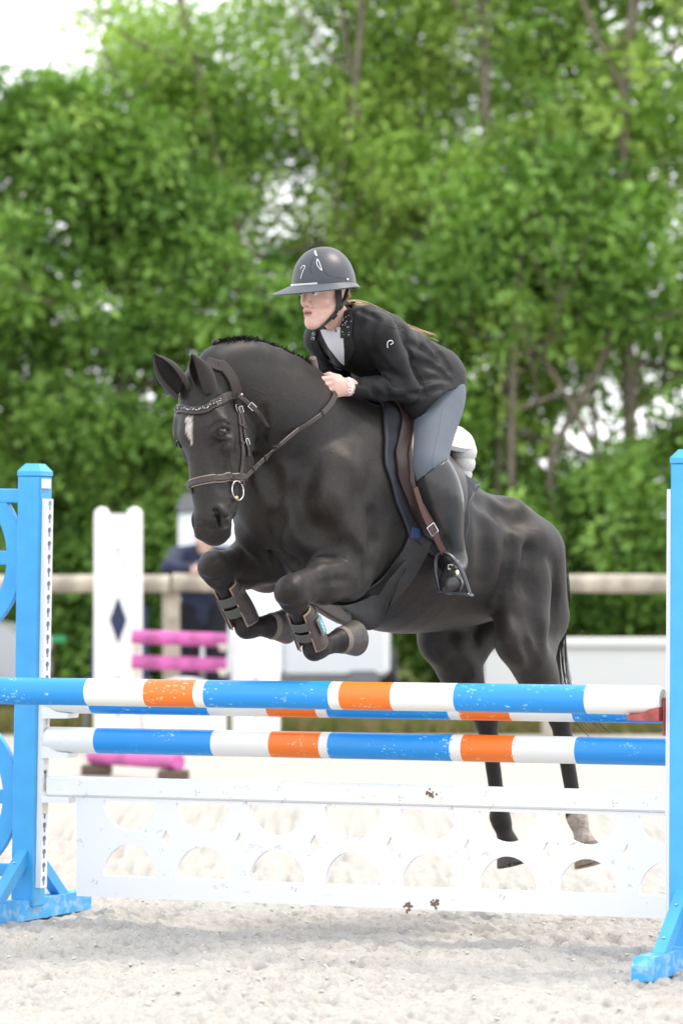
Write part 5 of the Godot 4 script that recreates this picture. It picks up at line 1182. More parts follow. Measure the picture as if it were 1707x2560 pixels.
# local x runs along the poles towards the jump, z towards the landing side
func standard(label: String) -> Node3D:
	var t := thing("jump_standard", label, "jump standard", Vector3.ZERO, 0.0, "blue standards of the jump")
	var s := Shape.new()
	s.box(Vector3(0, 0.885, 0), Vector3(0.10, 1.67, 0.10), 0.006)
	obj("post", s.mesh(), MT.blue, t)
	var c := Shape.new()
	var q0 := []; var q1 := []; var q2 := []
	for e in [[-1, -1], [1, -1], [1, 1], [-1, 1]]:
		q0.append(Vector3(e[0] * 0.0512, 1.7205, e[1] * 0.0512))
		q1.append(Vector3(e[0] * 0.0512, 1.738, e[1] * 0.0512))
		q2.append(Vector3(e[0] * 0.028, 1.768, e[1] * 0.028))
	for k in 4:
		var j := (k + 1) % 4
		c.quad(q0[k], q0[j], q1[j], q1[k])
		c.quad(q1[k], q1[j], q2[j], q2[k])
	c.quad(q2[0], q2[1], q2[2], q2[3])
	c.quad(q0[0], q0[3], q0[2], q0[1])
	var cap := obj("cap", c.mesh(), MT.blue, t)
	var lb := Shape.new()
	lb.box(Vector3(0.053, 1.690, 0.008), Vector3(0.006, 0.036, 0.070), 0.001)
	obj("white_tag", lb.mesh(), MT.strip, t)
	# slotted strip: bars between the keyholes
	var st := Shape.new()
	var lo := 0.125
	var hi := 1.632
	var count := 29
	var step := (hi - lo) / count
	for side in [-1.0, 1.0]:
		var q := PackedVector2Array()
		q.append(Vector2(side * 0.026, lo))
		q.append(Vector2(0, lo))
		for k in count:
			var y := lo + step * k
			q.append(Vector2(0, y + 0.006))
			q.append(Vector2(side * 0.008, y + 0.009))
			q.append(Vector2(side * 0.008, y + 0.022))
			for e in [[0.0125, 0.026], [0.016, 0.033], [0.0125, 0.040], [0.007, 0.0445]]:
				q.append(Vector2(side * e[0], y + e[1]))
			q.append(Vector2(0, y + 0.046))
		q.append(Vector2(0, hi))
		q.append(Vector2(side * 0.026, hi))
		st.prism(q, 0.0, 0.005, Transform3D(Basis(Vector3(0, 0, -1), Vector3.UP, Vector3.RIGHT), Vector3(0.0685, 0, 0.010)))
	var strip := obj("slotted_strip", st.mesh(), MT.strip, t)
	for e in [-1.0, 1.0]:
		var fl := Shape.new()
		fl.box(Vector3(0.0593, (lo + hi) * 0.5, 0.010 + e * 0.0235), Vector3(0.0178, hi - lo, 0.004), 0.0005)
		obj("flange", fl.mesh(), MT.strip, strip)
	# wing of two rings in a frame
	var z := 0.018
	for y in [[1.642, 0.055], [0.185, 0.05]]:
		var r := Shape.new()
		r.box(Vector3(-0.432, y[0], 0), Vector3(0.762, y[1], z * 2), 0.004)
		obj("rail", r.mesh(), MT.blue, t)
	var stile := Shape.new()
	stile.box(Vector3(-0.85, 0.86, 0), Vector3(0.07, 1.70, 0.07), 0.005)
	obj("stile", stile.mesh(), MT.blue, t)
	for y in [1.40, 0.47]:
		var r := Shape.new()
		ring_arc(r, Vector2(-0.395, y), 0.285, 0.352, -0.0505, -z + 0.003, z - 0.003)
		obj("ring", r.mesh(), MT.blue, t)
		var b := Shape.new()
		b.box(Vector3(-0.395, y, 0), Vector3(0.575, 0.055, z * 1.4), 0.003)
		obj("crossbar", b.mesh(), MT.blue, t)
	# foot and braces
	var f := Shape.new()
	var end := PackedVector2Array([Vector2(-0.47, 0), Vector2(0.47, 0), Vector2(0.47, 0.05), Vector2(0.445, 0.078), Vector2(-0.445, 0.078), Vector2(-0.47, 0.05)])
	f.prism(end, -0.036, 0.036, Transform3D(Basis(Vector3(0, 0, 1), Vector3.UP, Vector3(-1, 0, 0)), Vector3(0, 0.0, 0)))
	obj("foot", f.mesh(), MT.foot, t)
	for sz in [-1.0, 1.0]:
		var br := Shape.new()
		var pr := PackedVector2Array([Vector2(0.0505, 0.21), Vector2(0.0505, 0.27), Vector2(0.30, 0.0785), Vector2(0.225, 0.0785)])
		var bas := Basis(Vector3(0, 0, sz), Vector3.UP, Vector3(-sz, 0, 0))
		br.prism(pr, -0.022, 0.022, Transform3D(bas, Vector3(0, 0, 0)))
		var brace := obj("brace", br.mesh(), MT.blue, t)
		for at in [Vector3(0, 0.225, sz * 0.115), Vector3(0, 0.125, sz * 0.245)]:
			var sc := Shape.new()
			sc.ball(at, Vector3(0.006, 0.004, 0.005), Basis.IDENTITY, 4, 8)
			obj("screw", sc.mesh(), MT.bolt, brace)
	var ft := Shape.new()
	ft.box(Vector3(-0.85, 0.018, 0), Vector3(0.07, 0.036, 0.5), 0.006)
	obj("outer_foot", ft.mesh(), MT.foot, t)
	return t

func cup(called: String, label: String, parent_at: Vector3, turn: float, m: Material, wide := false) -> void:
	var c := thing(called, label, "cup", parent_at, turn)
	var l := Shape.new()
	var prof := PackedVector2Array([Vector2(0.0, 0.028), Vector2(0.03, 0.022), Vector2(0.062, 0.006), Vector2(0.118, 0.0), Vector2(0.112, -0.018), Vector2(0.0, -0.02)])
	if wide:
		prof = PackedVector2Array([Vector2(0.0, 0.02), Vector2(0.012, 0.0), Vector2(0.118, 0.0), Vector2(0.118, -0.024), Vector2(0.0, -0.024)])
	l.prism(prof, -0.045, 0.045)
	obj("ledge", l.mesh(), m, c)
	var p := Shape.new()
	p.box(Vector3(-0.006, -0.005, 0.010), Vector3(0.010, 0.13, 0.046), 0.003)
	obj("plate", p.mesh(), MT.cream if m != MT.red else MT.red, c)
	if m == MT.red:
		var w := Shape.new()
		w.box(Vector3(0.003, 0.0, 0.052), Vector3(0.03, 0.115, 0.010), 0.003)
		obj("white_plate", w.mesh(), MT.strip, c)

func pole_texture(bands: Array, seed_: int) -> ImageTexture:
	var tones := {"w": Color(0.90, 0.90, 0.89), "b": Color(0.14, 0.56, 0.86), "o": Color(0.92, 0.47, 0.16)}
	var im := Image.create(2048, 128, true, Image.FORMAT_RGB8)
	im.fill(tones.w)
	var long: float = bands[bands.size() - 1][0]
	var from := 0.0
	var r := RandomNumberGenerator.new()
	r.seed = seed_
	for b in bands:
		var x0 := int(clampf(from / long, 0, 1) * 2048)
		var x1 := int(clampf(b[0] / long, 0, 1) * 2048)
		if x1 > x0:
			im.fill_rect(Rect2i(x0, 0, x1 - x0, 128), tones[b[1]])
		from = maxf(b[0], 0.0)
	for k in 52:   # chips and scratches come in patches
		var cx := r.randi_range(0, 2047)
		var cy := r.randi_range(0, 127)
		var big := pow(r.randf(), 2.0)
		for j in r.randi_range(6, 12 + int(40 * big)):
			var x := posmod(cx + int(r.randfn(0, 10 + 40 * big)), 2048)
			var y := posmod(cy + int(r.randfn(0, 5 + 9 * big)), 128)
			var base := im.get_pixel(x, y)
			var pale: bool = base.r > 0.86 and base.b > 0.8
			var tone := base.lerp(Color(0.72, 0.68, 0.62), r.randf_range(0.03, 0.18)) if pale else base.lerp(Color(0.93, 0.93, 0.92), r.randf_range(0.2, 0.75))
			for q in int(1 + pow(r.randf(), 2.0) * 12):
				for w in r.randi_range(1, 2 + int(2 * big)):
					im.set_pixel(posmod(x + q, 2048), posmod(y + w, 128), tone)
	im.generate_mipmaps()
	return ImageTexture.create_from_image(im)

func striped_pole(label: String, bands: Array, start: float, finish: float, at: Vector3, turn: float, seed_: int) -> void:
	var long: float = bands[bands.size() - 1][0]
	var p := PackedVector3Array(); var n := PackedVector3Array(); var uv := PackedVector2Array(); var idx := PackedInt32Array()
	var prof := [[start, 0.038], [start + 0.006, 0.046], [start + 0.016, 0.05], [finish - 0.016, 0.05], [finish - 0.006, 0.046], [finish, 0.038]]
	var sides := 40
	for a in prof.size():
		for k in sides + 1:
			var g := TAU * k / sides
			p.append(Vector3(prof[a][0], cos(g) * prof[a][1], sin(g) * prof[a][1]))
			var nx := 0.0 if a == 2 or a == 3 else (-0.7 if a < 2 else 0.7)
			n.append(Vector3(nx, cos(g), sin(g)).normalized())
			uv.append(Vector2(prof[a][0] / long, float(k) / sides))
	for a in prof.size() - 1:
		for k in sides:
			var q := a * (sides + 1) + k
			idx.append_array([q, q + sides + 2, q + 1, q, q + sides + 1, q + sides + 2])
	var m := StandardMaterial3D.new()
	m.albedo_texture = pole_texture(bands, seed_)
	m.roughness = 0.38
	var root := thing("jump_pole", label, "pole", at, turn)
	obj("shaft", mesh_of(p, n, idx, PackedColorArray(), uv), m, root)
	for e in [[start, -1.0], [finish, 1.0]]:
		var c := Shape.new()
		c.tube([Vector3(e[0] - 0.02 * e[1], 0, 0), Vector3(e[0] - 0.001 * e[1], 0, 0)], [0.037, 0.037], 24)
		obj("end_cap", c.mesh(), MT.cream, root)

func make_jump() -> void:
	MT.foot = mat(1, 1, 1, 0.65, {"tex": foot_wear(), "scale": 2.2, "world": true})
	var e := Vector3(cos(JUMP_TURN), 0, sin(JUMP_TURN))
	var t := Vector3(-sin(JUMP_TURN), 0, cos(JUMP_TURN))
	var a := JUMP_AT
	var turn := -JUMP_TURN
	var left := standard("blue jump standard with a slotted white strip, carrying the white plank and filler board")
	left.transform = Transform3D(Basis(Vector3.UP, turn) * Basis(Vector3.BACK, -0.018), a)
	var right := copy(left, "blue jump standard with a red cup holding the pole that stands clear in front")
	right.transform = Transform3D(Basis(Vector3.UP, turn + PI) * Basis(Vector3.BACK, 0.006), a + t * JUMP_DEEP + e * JUMP_LONG)
	var hid := copy(left, "blue jump standard at the hidden end of the white plank")
	hid.transform = Transform3D(Basis(Vector3.UP, turn + PI), a + e * JUMP_LONG)
	var off := copy(left, "blue jump standard at the hidden end of the front pole")
	off.transform = Transform3D(Basis(Vector3.UP, turn), a + t * JUMP_DEEP)
	var front := a + t * JUMP_DEEP
	striped_pole("blue, white and orange pole lying alone on the landing side of the jump", BAND_NEAR, 0.085, 2.838, front + Vector3(0, 0.910, 0), turn, 41)
	striped_pole("blue, white and orange pole in the upper white cup above the plank", BAND_TOP, 0.085, 2.838, a + Vector3(0, 0.850, 0), turn, 42)
	striped_pole("blue, white and orange pole in the middle, above the white plank", BAND_MID, 0.085, 2.838, a + Vector3(0, 0.697, 0), turn, 43)
	cup("jump_cup", "white cup under the upper pole on the slotted strip", a + e * 0.084 + Vector3(0, 0.800, 0), turn, MT.strip)
	cup("jump_cup", "white cup under the middle pole on the slotted strip", a + e * 0.084 + Vector3(0, 0.647, 0), turn, MT.strip)
	cup("jump_cup", "flat white cup under the end of the white plank", a + e * 0.084 + Vector3(0, 0.479, 0), turn, MT.strip, true)
	cup("jump_cup", "red cup with a white plate under the end of the front pole", front + e * (JUMP_LONG - 0.084) + Vector3(0, 0.860, 0), turn + PI, MT.red)
	# plank
	var pk := Shape.new()
	pk.box(Vector3(1.4615, 0.518, 0), Vector3(2.75, 0.077, 0.045), 0.008)
	var plank := obj("jump_plank", pk.mesh(), MT.white, null, a)
	plank.rotation.y = turn
	tag(plank, "scuffed white plank across the jump above the filler board", "plank")
	# filler board with half round cut-outs and small diamonds
	var s := Shape.new()
	var lo := 0.096
	var hi := 0.4785
	for k in 8:
		var c := 0.447 + 0.31 * k
		for side in [-1.0, 1.0]:
			var outer := 0.155
			if k == 0 and side < 0: outer = 0.228
			if k == 7 and side > 0: outer = 0.20
			var q := PackedVector2Array()
			q.append(Vector2(side * outer, lo))
			q.append(Vector2(0, lo))
			q.append(Vector2(0, 0.178))
			q.append(Vector2(side * 0.113, 0.178))
			for j in 11:
				var g := PI * 0.5 * (j + 1) / 12.0
				q.append(Vector2(side * 0.113 * cos(g), 0.178 + 0.124 * sin(g)))
			q.append(Vector2(0, 0.302))
			q.append(Vector2(0, 0.354))
			for j in 11:
				var g := PI * 0.5 * (11 - j) / 12.0
				q.append(Vector2(side * 0.113 * cos(g), 0.466 - 0.112 * sin(g)))
			q.append(Vector2(side * 0.113, 0.466))
			q.append(Vector2(0, 0.466))
			q.append(Vector2(0, hi))
			q.append(Vector2(side * outer, hi))
			if outer < 0.16:
				q.append(Vector2(side * outer, 0.362))
				q.append(Vector2(side * (outer - 0.018), 0.328))
				q.append(Vector2(side * outer, 0.294))
			s.prism(q, -0.011, 0.011, Transform3D(Basis.IDENTITY, Vector3(c, 0, 0)))
	var fb := obj("filler_board", s.mesh(), MT.white, null, a)
	fb.rotation.y = turn
	tag(fb, "white filler board with half round openings hanging under the plank", "filler board")
	# mud flung at the boards
	var mud := mat(0.20, 0.13, 0.09, 0.95)
	for q in [[1.70, 0.525, 0.0235, 0.016], [1.705, 0.118, 0.0120, 0.015], [1.60, 0.106, 0.0120, 0.014]]:
		var m := Shape.new()
		for k in 16:
			m.ball(Vector3(q[0] + rng.randfn(0, q[3] * 0.6), q[1] + rng.randfn(0, q[3] * 0.65), q[2]), Vector3(1, 1, 0.35) * rng.randf_range(0.003, 0.007), Basis.IDENTITY, 4, 7)
		var mo := obj("mud_splash", m.mesh(), mud, null, a)
		mo.rotation.y = turn
		tag(mo, ["brown mud stuck to the face of the white plank", "brown mud stuck on the bottom rail of the filler board", "brown mud stuck along the lower edge of the filler board"][int(q[0] * 0 + (0 if q[1] > 0.4 else (1 if q[0] > 1.65 else 2)))], "mud")

func foot_wear() -> ImageTexture:
	var n := FastNoiseLite.new()
	n.seed = 51
	n.frequency = 0.014
	n.fractal_octaves = 5
	var a := n.get_seamless_image(512, 512)
	var im := Image.create(512, 512, true, Image.FORMAT_RGB8)
	for y in 512:
		for x in 512:
			var v := a.get_pixel(x, y).r
			var c := Color(0.27, 0.63, 0.87).lerp(Color(0.60, 0.76, 0.88), 0.8 * smoothstep(0.50, 0.68, v))
			im.set_pixel(x, y, c.lerp(Color(0.72, 0.56, 0.44), smoothstep(0.84, 0.87, v)))
	im.generate_mipmaps()
	return ImageTexture.create_from_image(im)

# ---------------------------------------------------------------- horse
func bp(s: float, u: float, l: float) -> Vector3:
	return BODY_O + BODY_F * s + BODY_U * u + BODY_L * l

func hp(a: float, n: float, l: float) -> Vector3:
	return HEAD_O + HEAD_A * (a * 0.95 if a > 0 else a) + HEAD_N * n + HEAD_L * l

func rp(f: float, u: float, l: float) -> Vector3:
	return RIDE_O + RIDE_F * f + RIDE_U * u + RIDE_L * l

# points laid on a field's surface: [points, normals]
func laid(f: Field, pts: Array, lift: float) -> Array:
	var a := []
	var n := []
	for p in pts:
		var r := f.to_surface(p, lift)
		a.append(r[0])
		n.append(r[1])
	return [a, n]

# the same, but points already clear of the surface stay where they are
func clear_of(f: Field, pts: Array, lift: float) -> Array:
	var a := []
	var n := []
	for p in pts:
		var ids := f.near(p, f.every, 0.12)
		var r: Array = f.to_surface(p, lift)
		if f.d(p, ids) > lift: r[0] = p
		a.append(r[0])
		n.append(r[1])
	return [a, n]

func make_horse() -> void:
	horse = Field.new()
	horse.take_rows(HORSE)
	var t := thing("horse", "dark brown horse with a white star jumping over the striped poles", "horse", HORSE_AT)
	var r := net(horse, 0.0102)
	var nz := FastNoiseLite.new()
	nz.seed = 2
	nz.frequency = 9.0
	nz.fractal_octaves = 3
	var slow := FastNoiseLite.new()
	slow.seed = 6
	slow.frequency = 1.6
	var cols := PackedColorArray()
	var pts: PackedVector3Array = r.p
	var dark := Color(0.0120, 0.0105, 0.0102)
	var brown := Color(0.036, 0.028, 0.0235)
	var pale := Color(0.62, 0.58, 0.54)
	var sock_f: Vector3 = LINE.hoof_hl[2]
	var sock_c: Vector3 = LINE.hoof_hl[0]
	var callus: Vector3 = LINE.boot_fr[0].lerp(LINE.boot_fr[2], 0.22) + Vector3(0.0, -0.035, 0.04)
	for p in pts:
		var v := nz.get_noise_3dv(p * 3.0)
		var w := slow.get_noise_3dv(p * 2.0)
		var c := dark.lerp(brown, clampf(0.42 + 0.6 * w + 0.25 * v, 0.0, 1.0))
		var q := p - HEAD_O
		var ha := q.dot(HEAD_A)
		var hn := q.dot(HEAD_N)
		var hl := q.dot(HEAD_L)
		if hn > -0.07 and absf(hl) < 0.08 and ha > -0.08 and ha < 0.16:
			var edge := 0.014 * v
			var wide := 0.019 * sqrt(maxf(0.0, 1.0 - pow((ha + 0.004) / 0.038, 2.0)))
			if ha > 0.02: wide = maxf(wide, 0.005 * (1.0 - (ha - 0.02) / 0.07))
			if absf(hl + 0.004) < wide + edge * (1.0 if wide > 0.004 else 0.0) and wide > 0.001:
				c = Color(0.70, 0.67, 0.62)
		var ax := (sock_c - sock_f)
		var s := (p - sock_f).dot(ax.normalized())
		if (p - sock_f).length() < 0.22 and s > -0.01 + 0.03 * v:
			c = pale.lerp(Color(0.58, 0.47, 0.41), clampf(0.5 + 0.5 * v, 0.0, 1.0))
		var m := (p - callus).length()
		if m < 0.020 + 0.006 * v:
			c = Color(0.30, 0.27, 0.23)
		cols.append(c)
	MT.coat = mat(1, 1, 1, 0.55, {"vc": true, "tex": hair_texture(), "scale": 2.2, "spec": 0.42, "bump": vein_texture(), "depth": 0.17, "rim": 0.08})
	obj("body", mesh_of(r.p, r.n, r.i, cols), MT.coat, t)
	# eyes
	var eye_mat := mat(0.012, 0.008, 0.006, 0.06, {"coat": 1.0, "coat_rough": 0.03})
	for sg in [1.0, -1.0]:
		var c: Vector3 = LINE.eye[0]
		var out: Vector3 = LINE.eye[1]
		if sg < 0:
			c -= HEAD_L * (2.0 * (c - HEAD_O).dot(HEAD_L))
			out -= HEAD_L * (2.0 * out.dot(HEAD_L))
		var s := Shape.new()
		s.ball(c, Vector3.ONE * 0.0175, Basis.IDENTITY, 14, 20)
		var eye := obj("eye", s.mesh(), eye_mat, t)
		for lid_at in [[0.30, 0.0055], [-0.75, 0.0042]]:
			# a lid is a fold round the ball
			var lid := Shape.new()
			var along := (HEAD_N * 1.0 - out * HEAD_N.dot(out)).normalized()
			var upw := out.cross(along)
			if upw.dot(HEAD_A) > 0.0: upw = -upw
			var lp := []
			var lr := []
			for k in 11:
				var g := lerpf(-1.25, 1.25, k / 10.0)
				var e: float = lid_at[0] * cos(g * 1.1)
				lp.append(c + (along * sin(g) * cos(e) + upw * sin(e) + out * cos(g) * cos(e)).normalized() * 0.0185)
				lr.append(float(lid_at[1]) * (0.45 + 0.55 * cos(g * 1.1)))
			lid.tube(lp, lr, 8)
			obj("eyelid", lid.mesh(), MT.dark_coat, eye)
	# ears: curved open shells
	for e in [[1.0, LINE.ear_left], [-1.0, LINE.ear_right]]:
		var from: Vector3 = e[1][0]
		var dir: Vector3 = (e[1][1] - from).normalized()
		var tall: float = (e[1][1] - from).length() + 0.025
		var face: Vector3 = (HEAD_N * 0.85 + HEAD_L * (-0.35 if e[0] > 0 else 0.35)).normalized()
		face = (face - dir * face.dot(dir)).normalized()
		var side := dir.cross(face)
		var rows := []
		var nor := []
		for y in 15:
			var v := y / 14.0
			var rad := 0.042 * (0.80 + 0.7 * v - 1.5 * v * v * v) * sqrt(maxf(1.0 - pow(v, 5.0), 0.0)) + 0.0015
			var open := lerpf(0.50, 0.85, v)
			var row := []
			var nr := []
			for x in 13:
				var g := lerpf(open, TAU - open, x / 12.0)
				var o := face * (cos(g) * rad * 0.85) + side * (sin(g) * rad)
				row.append(from + dir * (tall * v - 0.025) + o + face * (0.012 * v * v))
				nr.append((face * cos(g) + side * sin(g)).normalized())
			rows.append(row)
			nor.append(nr)
		var s := Shape.new()
		s.sheet(rows, nor, 0.0035)
		obj("ear", s.mesh(), MT.ear, t)
	# hooves
	var hoof := mat(0.095, 0.085, 0.075, 0.5, {"tex": blotch, "scale": 16.0, "bump": blotch, "depth": 0.1})
	var pale_hoof := mat(0.34, 0.25, 0.18, 0.5, {"tex": blotch, "scale": 16.0})
	for k in ["hoof_fl", "hoof_fr", "hoof_hl", "hoof_hr"]:
		var c: Vector3 = LINE[k][0]
		var d: Vector3 = (LINE[k][1] - LINE[k][2]).normalized()
		var s := Shape.new()
		var back := BODY_F * -1.0
		s.tube([c - d * 0.012, c + d * 0.002, c + d * 0.066, c + d * 0.070, c + d * 0.070], [0.044, 0.0485, 0.066, 0.0655, 0.052], 26)
		var ho := obj("hoof", s.mesh(), pale_hoof if k == "hoof_hl" else hoof, t)
		var cb := Shape.new()
		cb.tube([c - d * 0.014, c - d * 0.004, c + d * 0.006], [0.0465, 0.0500, 0.0500], 26)
		obj("coronet", cb.mesh(), mat(0.26, 0.23, 0.19, 0.8, {"tex": fine, "scale": 20.0}), ho)
		if k.begins_with("hoof_f"):
			var shoe := torus(c + d * 0.070, d.cross(Vector3.UP).normalized(), d.cross(d.cross(Vector3.UP)).normalized(), 0.053, 0.006, 26, 6)
			obj("shoe", shoe.mesh(), MT.steel, ho)
	# short pulled mane and its plaits
	var hair := mat(0.006, 0.006, 0.0065, 0.45, {"spec": 0.4})
	var ms := Shape.new()
	var crest := spline(LINE.mane, 14)
	for k in crest.size() - 8:
		var r0: Array = horse.to_surface(crest[k], 0.0)
		for j in 14:
			var f: Vector3 = r0[0] + BODY_L * rng.randfn(0.004, 0.010) + Vector3(rng.randfn(0, 0.008), 0, 0)
			var up: Vector3 = (r0[1] + BODY_L * rng.randfn(0.25, 0.3) + BODY_F * rng.randfn(0.0, 0.35)).normalized()
			var l := 0.005 + 0.013 * pow(rng.randf(), 1.6)
			var b := f + up * l * 0.6
			ms.tube([f - up * 0.008, b, b + (up + BODY_L * 0.8 + BODY_F * 0.2).normalized() * l * 0.5], [0.0022, 0.0016, 0.0004], 4, false)
	obj("mane", ms.mesh(), hair, t).set_meta("kind", "stuff")
	var kn := Shape.new()
	var kp: Array = horse.to_surface(LINE.mane[0], 0.004)
	kn.ball(kp[0], Vector3(0.016, 0.013, 0.016), Basis.IDENTITY, 8, 12)
	kn.ball(kp[0] + BODY_F * -0.026 + Vector3(0.006, 0.002, 0), Vector3(0.013, 0.010, 0.013), Basis.IDENTITY, 8, 12)
	obj("plait", kn.mesh(), hair, t)
	# tail
	var ts := Shape.new()
	var way := spline(LINE.tail, 5)
	for k in 170:
		var off := Vector3(rng.randfn(0, 0.014), rng.randfn(0, 0.01), rng.randfn(0, 0.03))
		var endo := Vector3(rng.randfn(0.0, 0.045), rng.randfn(0, 0.04), rng.randfn(0, 0.06))
		var keep := rng.randi_range(int(way.size() * 0.45), way.size())
		var pts3 := []
		var rad := []
		for j in keep:
			var v := float(j) / (way.size() - 1)
			pts3.append(way[j] + off * minf(1.0, v * 5.0 + 0.3) + endo * v * v)
			rad.append(0.0042 * (1.0 - 0.75 * float(j) / keep))
		ts.tube(pts3, rad, 4, false)
	obj("tail", ts.mesh(), hair, t).set_meta("kind", "stuff")
	# protective boots on the forelegs
	for k in ["boot_fl", "boot_fr"]:
		var kn2: Vector3 = LINE[k][0]
		var ft: Vector3 = LINE[k][1]
		var el: Vector3 = LINE[k][2]
		var bt := thing("tendon_boot", "brown tendon boot with a blue badge on the horse's left foreleg" if k == "boot_fl" else "plain brown tendon boot on the horse's right foreleg", "leg boot", HORSE_AT, 0.0, "tendon boots")
		var ax := (ft - kn2).normalized()
		var fwd := (kn2 - el).normalized()
		fwd = (fwd - ax * fwd.dot(ax)).normalized()
		var sd := ax.cross(fwd)
		var len := (ft - kn2).length()
		var shell := Shape.new()
		var pad := Shape.new()
		for layer in 2:
			var rows := []
			var nor := []
			for y in 12:
				var v := y / 11.0
				var row := []
				var nr := []
				var open := lerpf(0.95, 0.75, v) - 0.12 * layer
				for x in 17:
					var g := lerpf(open, TAU - open, x / 16.0)
					var o := fwd * cos(g) + sd * sin(g)
					var curve := 0.10 * (1.0 - absf(x - 8.0) / 8.0)
					var rad := 0.040 + 0.010 * sin(PI * v) * (0.4 - 0.6 * cos(g)) + 0.008 * v + (0.0 if layer == 1 else 0.006)
					row.append(kn2 + ax * (len * (0.34 + v * (0.56 + curve) - (0.0 if layer == 0 else 0.02) + (0.04 * v if layer == 1 else 0.0))) + o * rad)
					nr.append(o)
				rows.append(row)
				nor.append(nr)
			(shell if layer == 0 else pad).sheet(rows, nor, 0.004 if layer == 0 else 0.005)
		obj("shell", shell.mesh(), MT.boot_shell, bt)
		obj("lining", pad.mesh(), MT.tan, bt)
		for v in [0.50, 0.68]:
			var ring := []
			var nr := []
			for x in 29:
				var g := TAU * x / 28.0
				var o := fwd * cos(g) + sd * sin(g)
				ring.append(kn2 + ax * (len * v) + o * (0.0500 - 0.0085 * cos(g) + 0.004 * v))
				nr.append(o)
			ring.pop_back()
			nr.pop_back()
			var s := Shape.new()
			s.strap(ring, nr, 0.036, 0.003, true)
			obj("elastic_strap", s.mesh(), mat(0.10, 0.105, 0.095, 0.85, {"tex": fine, "scale": 30.0}), bt)
		if k == "boot_fl":
			var o := (sd * 0.75 * signf(sd.dot(BODY_L)) - fwd * 0.15 + Vector3(0.15, 0.1, 0.35)).normalized()
			o = (o - ax * o.dot(ax)).normalized()
			var bs := Basis(ax, o, ax.cross(o))
			var bd := Shape.new()
			bd.box(kn2 + ax * (len * 0.59) + o * 0.066, Vector3(0.075, 0.006, 0.034), 0.002, bs)
			var badge := obj("badge", bd.mesh(), mat(0.16, 0.15, 0.14, 0.5), bt)
			var fc := Shape.new()
			fc.box(kn2 + ax * (len * 0.59) + o * 0.0695, Vector3(0.062, 0.003, 0.022), 0.001, bs)
			obj("badge_face", fc.mesh(), mat(0.05, 0.30, 0.36, 0.35), badge)
			var sw := Shape.new()
			var sp := []
			var sr := []
			for j in 14:
				var u := -1.0 + j / 6.5
				sp.append(kn2 + ax * (len * 0.59 + 0.024 * u) + bs.z * (0.005 * sin(u * 9.0)) + o * 0.0712)
				sr.append(0.0014)
			sw.tube(sp, sr, 5)
			obj("badge_script", sw.mesh(), MT.strip, badge)

# mottled coat: dust, hair lying in different directions
func hair_texture() -> ImageTexture:
	var n := FastNoiseLite.new()
	n.seed = 61
	n.frequency = 0.02
	n.fractal_octaves = 6
	n.fractal_gain = 0.65
	var a := n.get_seamless_image(1024, 1024)
	var im := Image.create(1024, 1024, true, Image.FORMAT_RGB8)
	for y in 1024:
		for x in 1024:
			var v := a.get_pixel(x, y).r
			var g := 0.52 + 0.48 * v
			im.set_pixel(x, y, Color(g, g * 0.975, g * 0.95))
	im.generate_mipmaps()
	return ImageTexture.create_from_image(im)

# veins and fine wrinkles of the skin
func vein_texture() -> ImageTexture:
	var n := FastNoiseLite.new()
	n.seed = 63
	n.frequency = 0.006
	n.fractal_type = FastNoiseLite.FRACTAL_RIDGED
	n.fractal_octaves = 3
	var a := n.get_seamless_image(512, 512)
	n.seed = 64
	n.frequency = 0.08
	n.fractal_type = FastNoiseLite.FRACTAL_FBM
	var b := n.get_seamless_image(512, 512)
	var im := Image.create(512, 512, true, Image.FORMAT_RGB8)
	for y in 512:
		for x in 512:
			var g := 0.35 * a.get_pixel(x, y).r + 0.5 * smoothstep(0.82, 0.96, a.get_pixel(x, y).r) + 0.22 * b.get_pixel(x, y).r
			im.set_pixel(x, y, Color(g, g, g))
	im.generate_mipmaps()
	return ImageTexture.create_from_image(im)

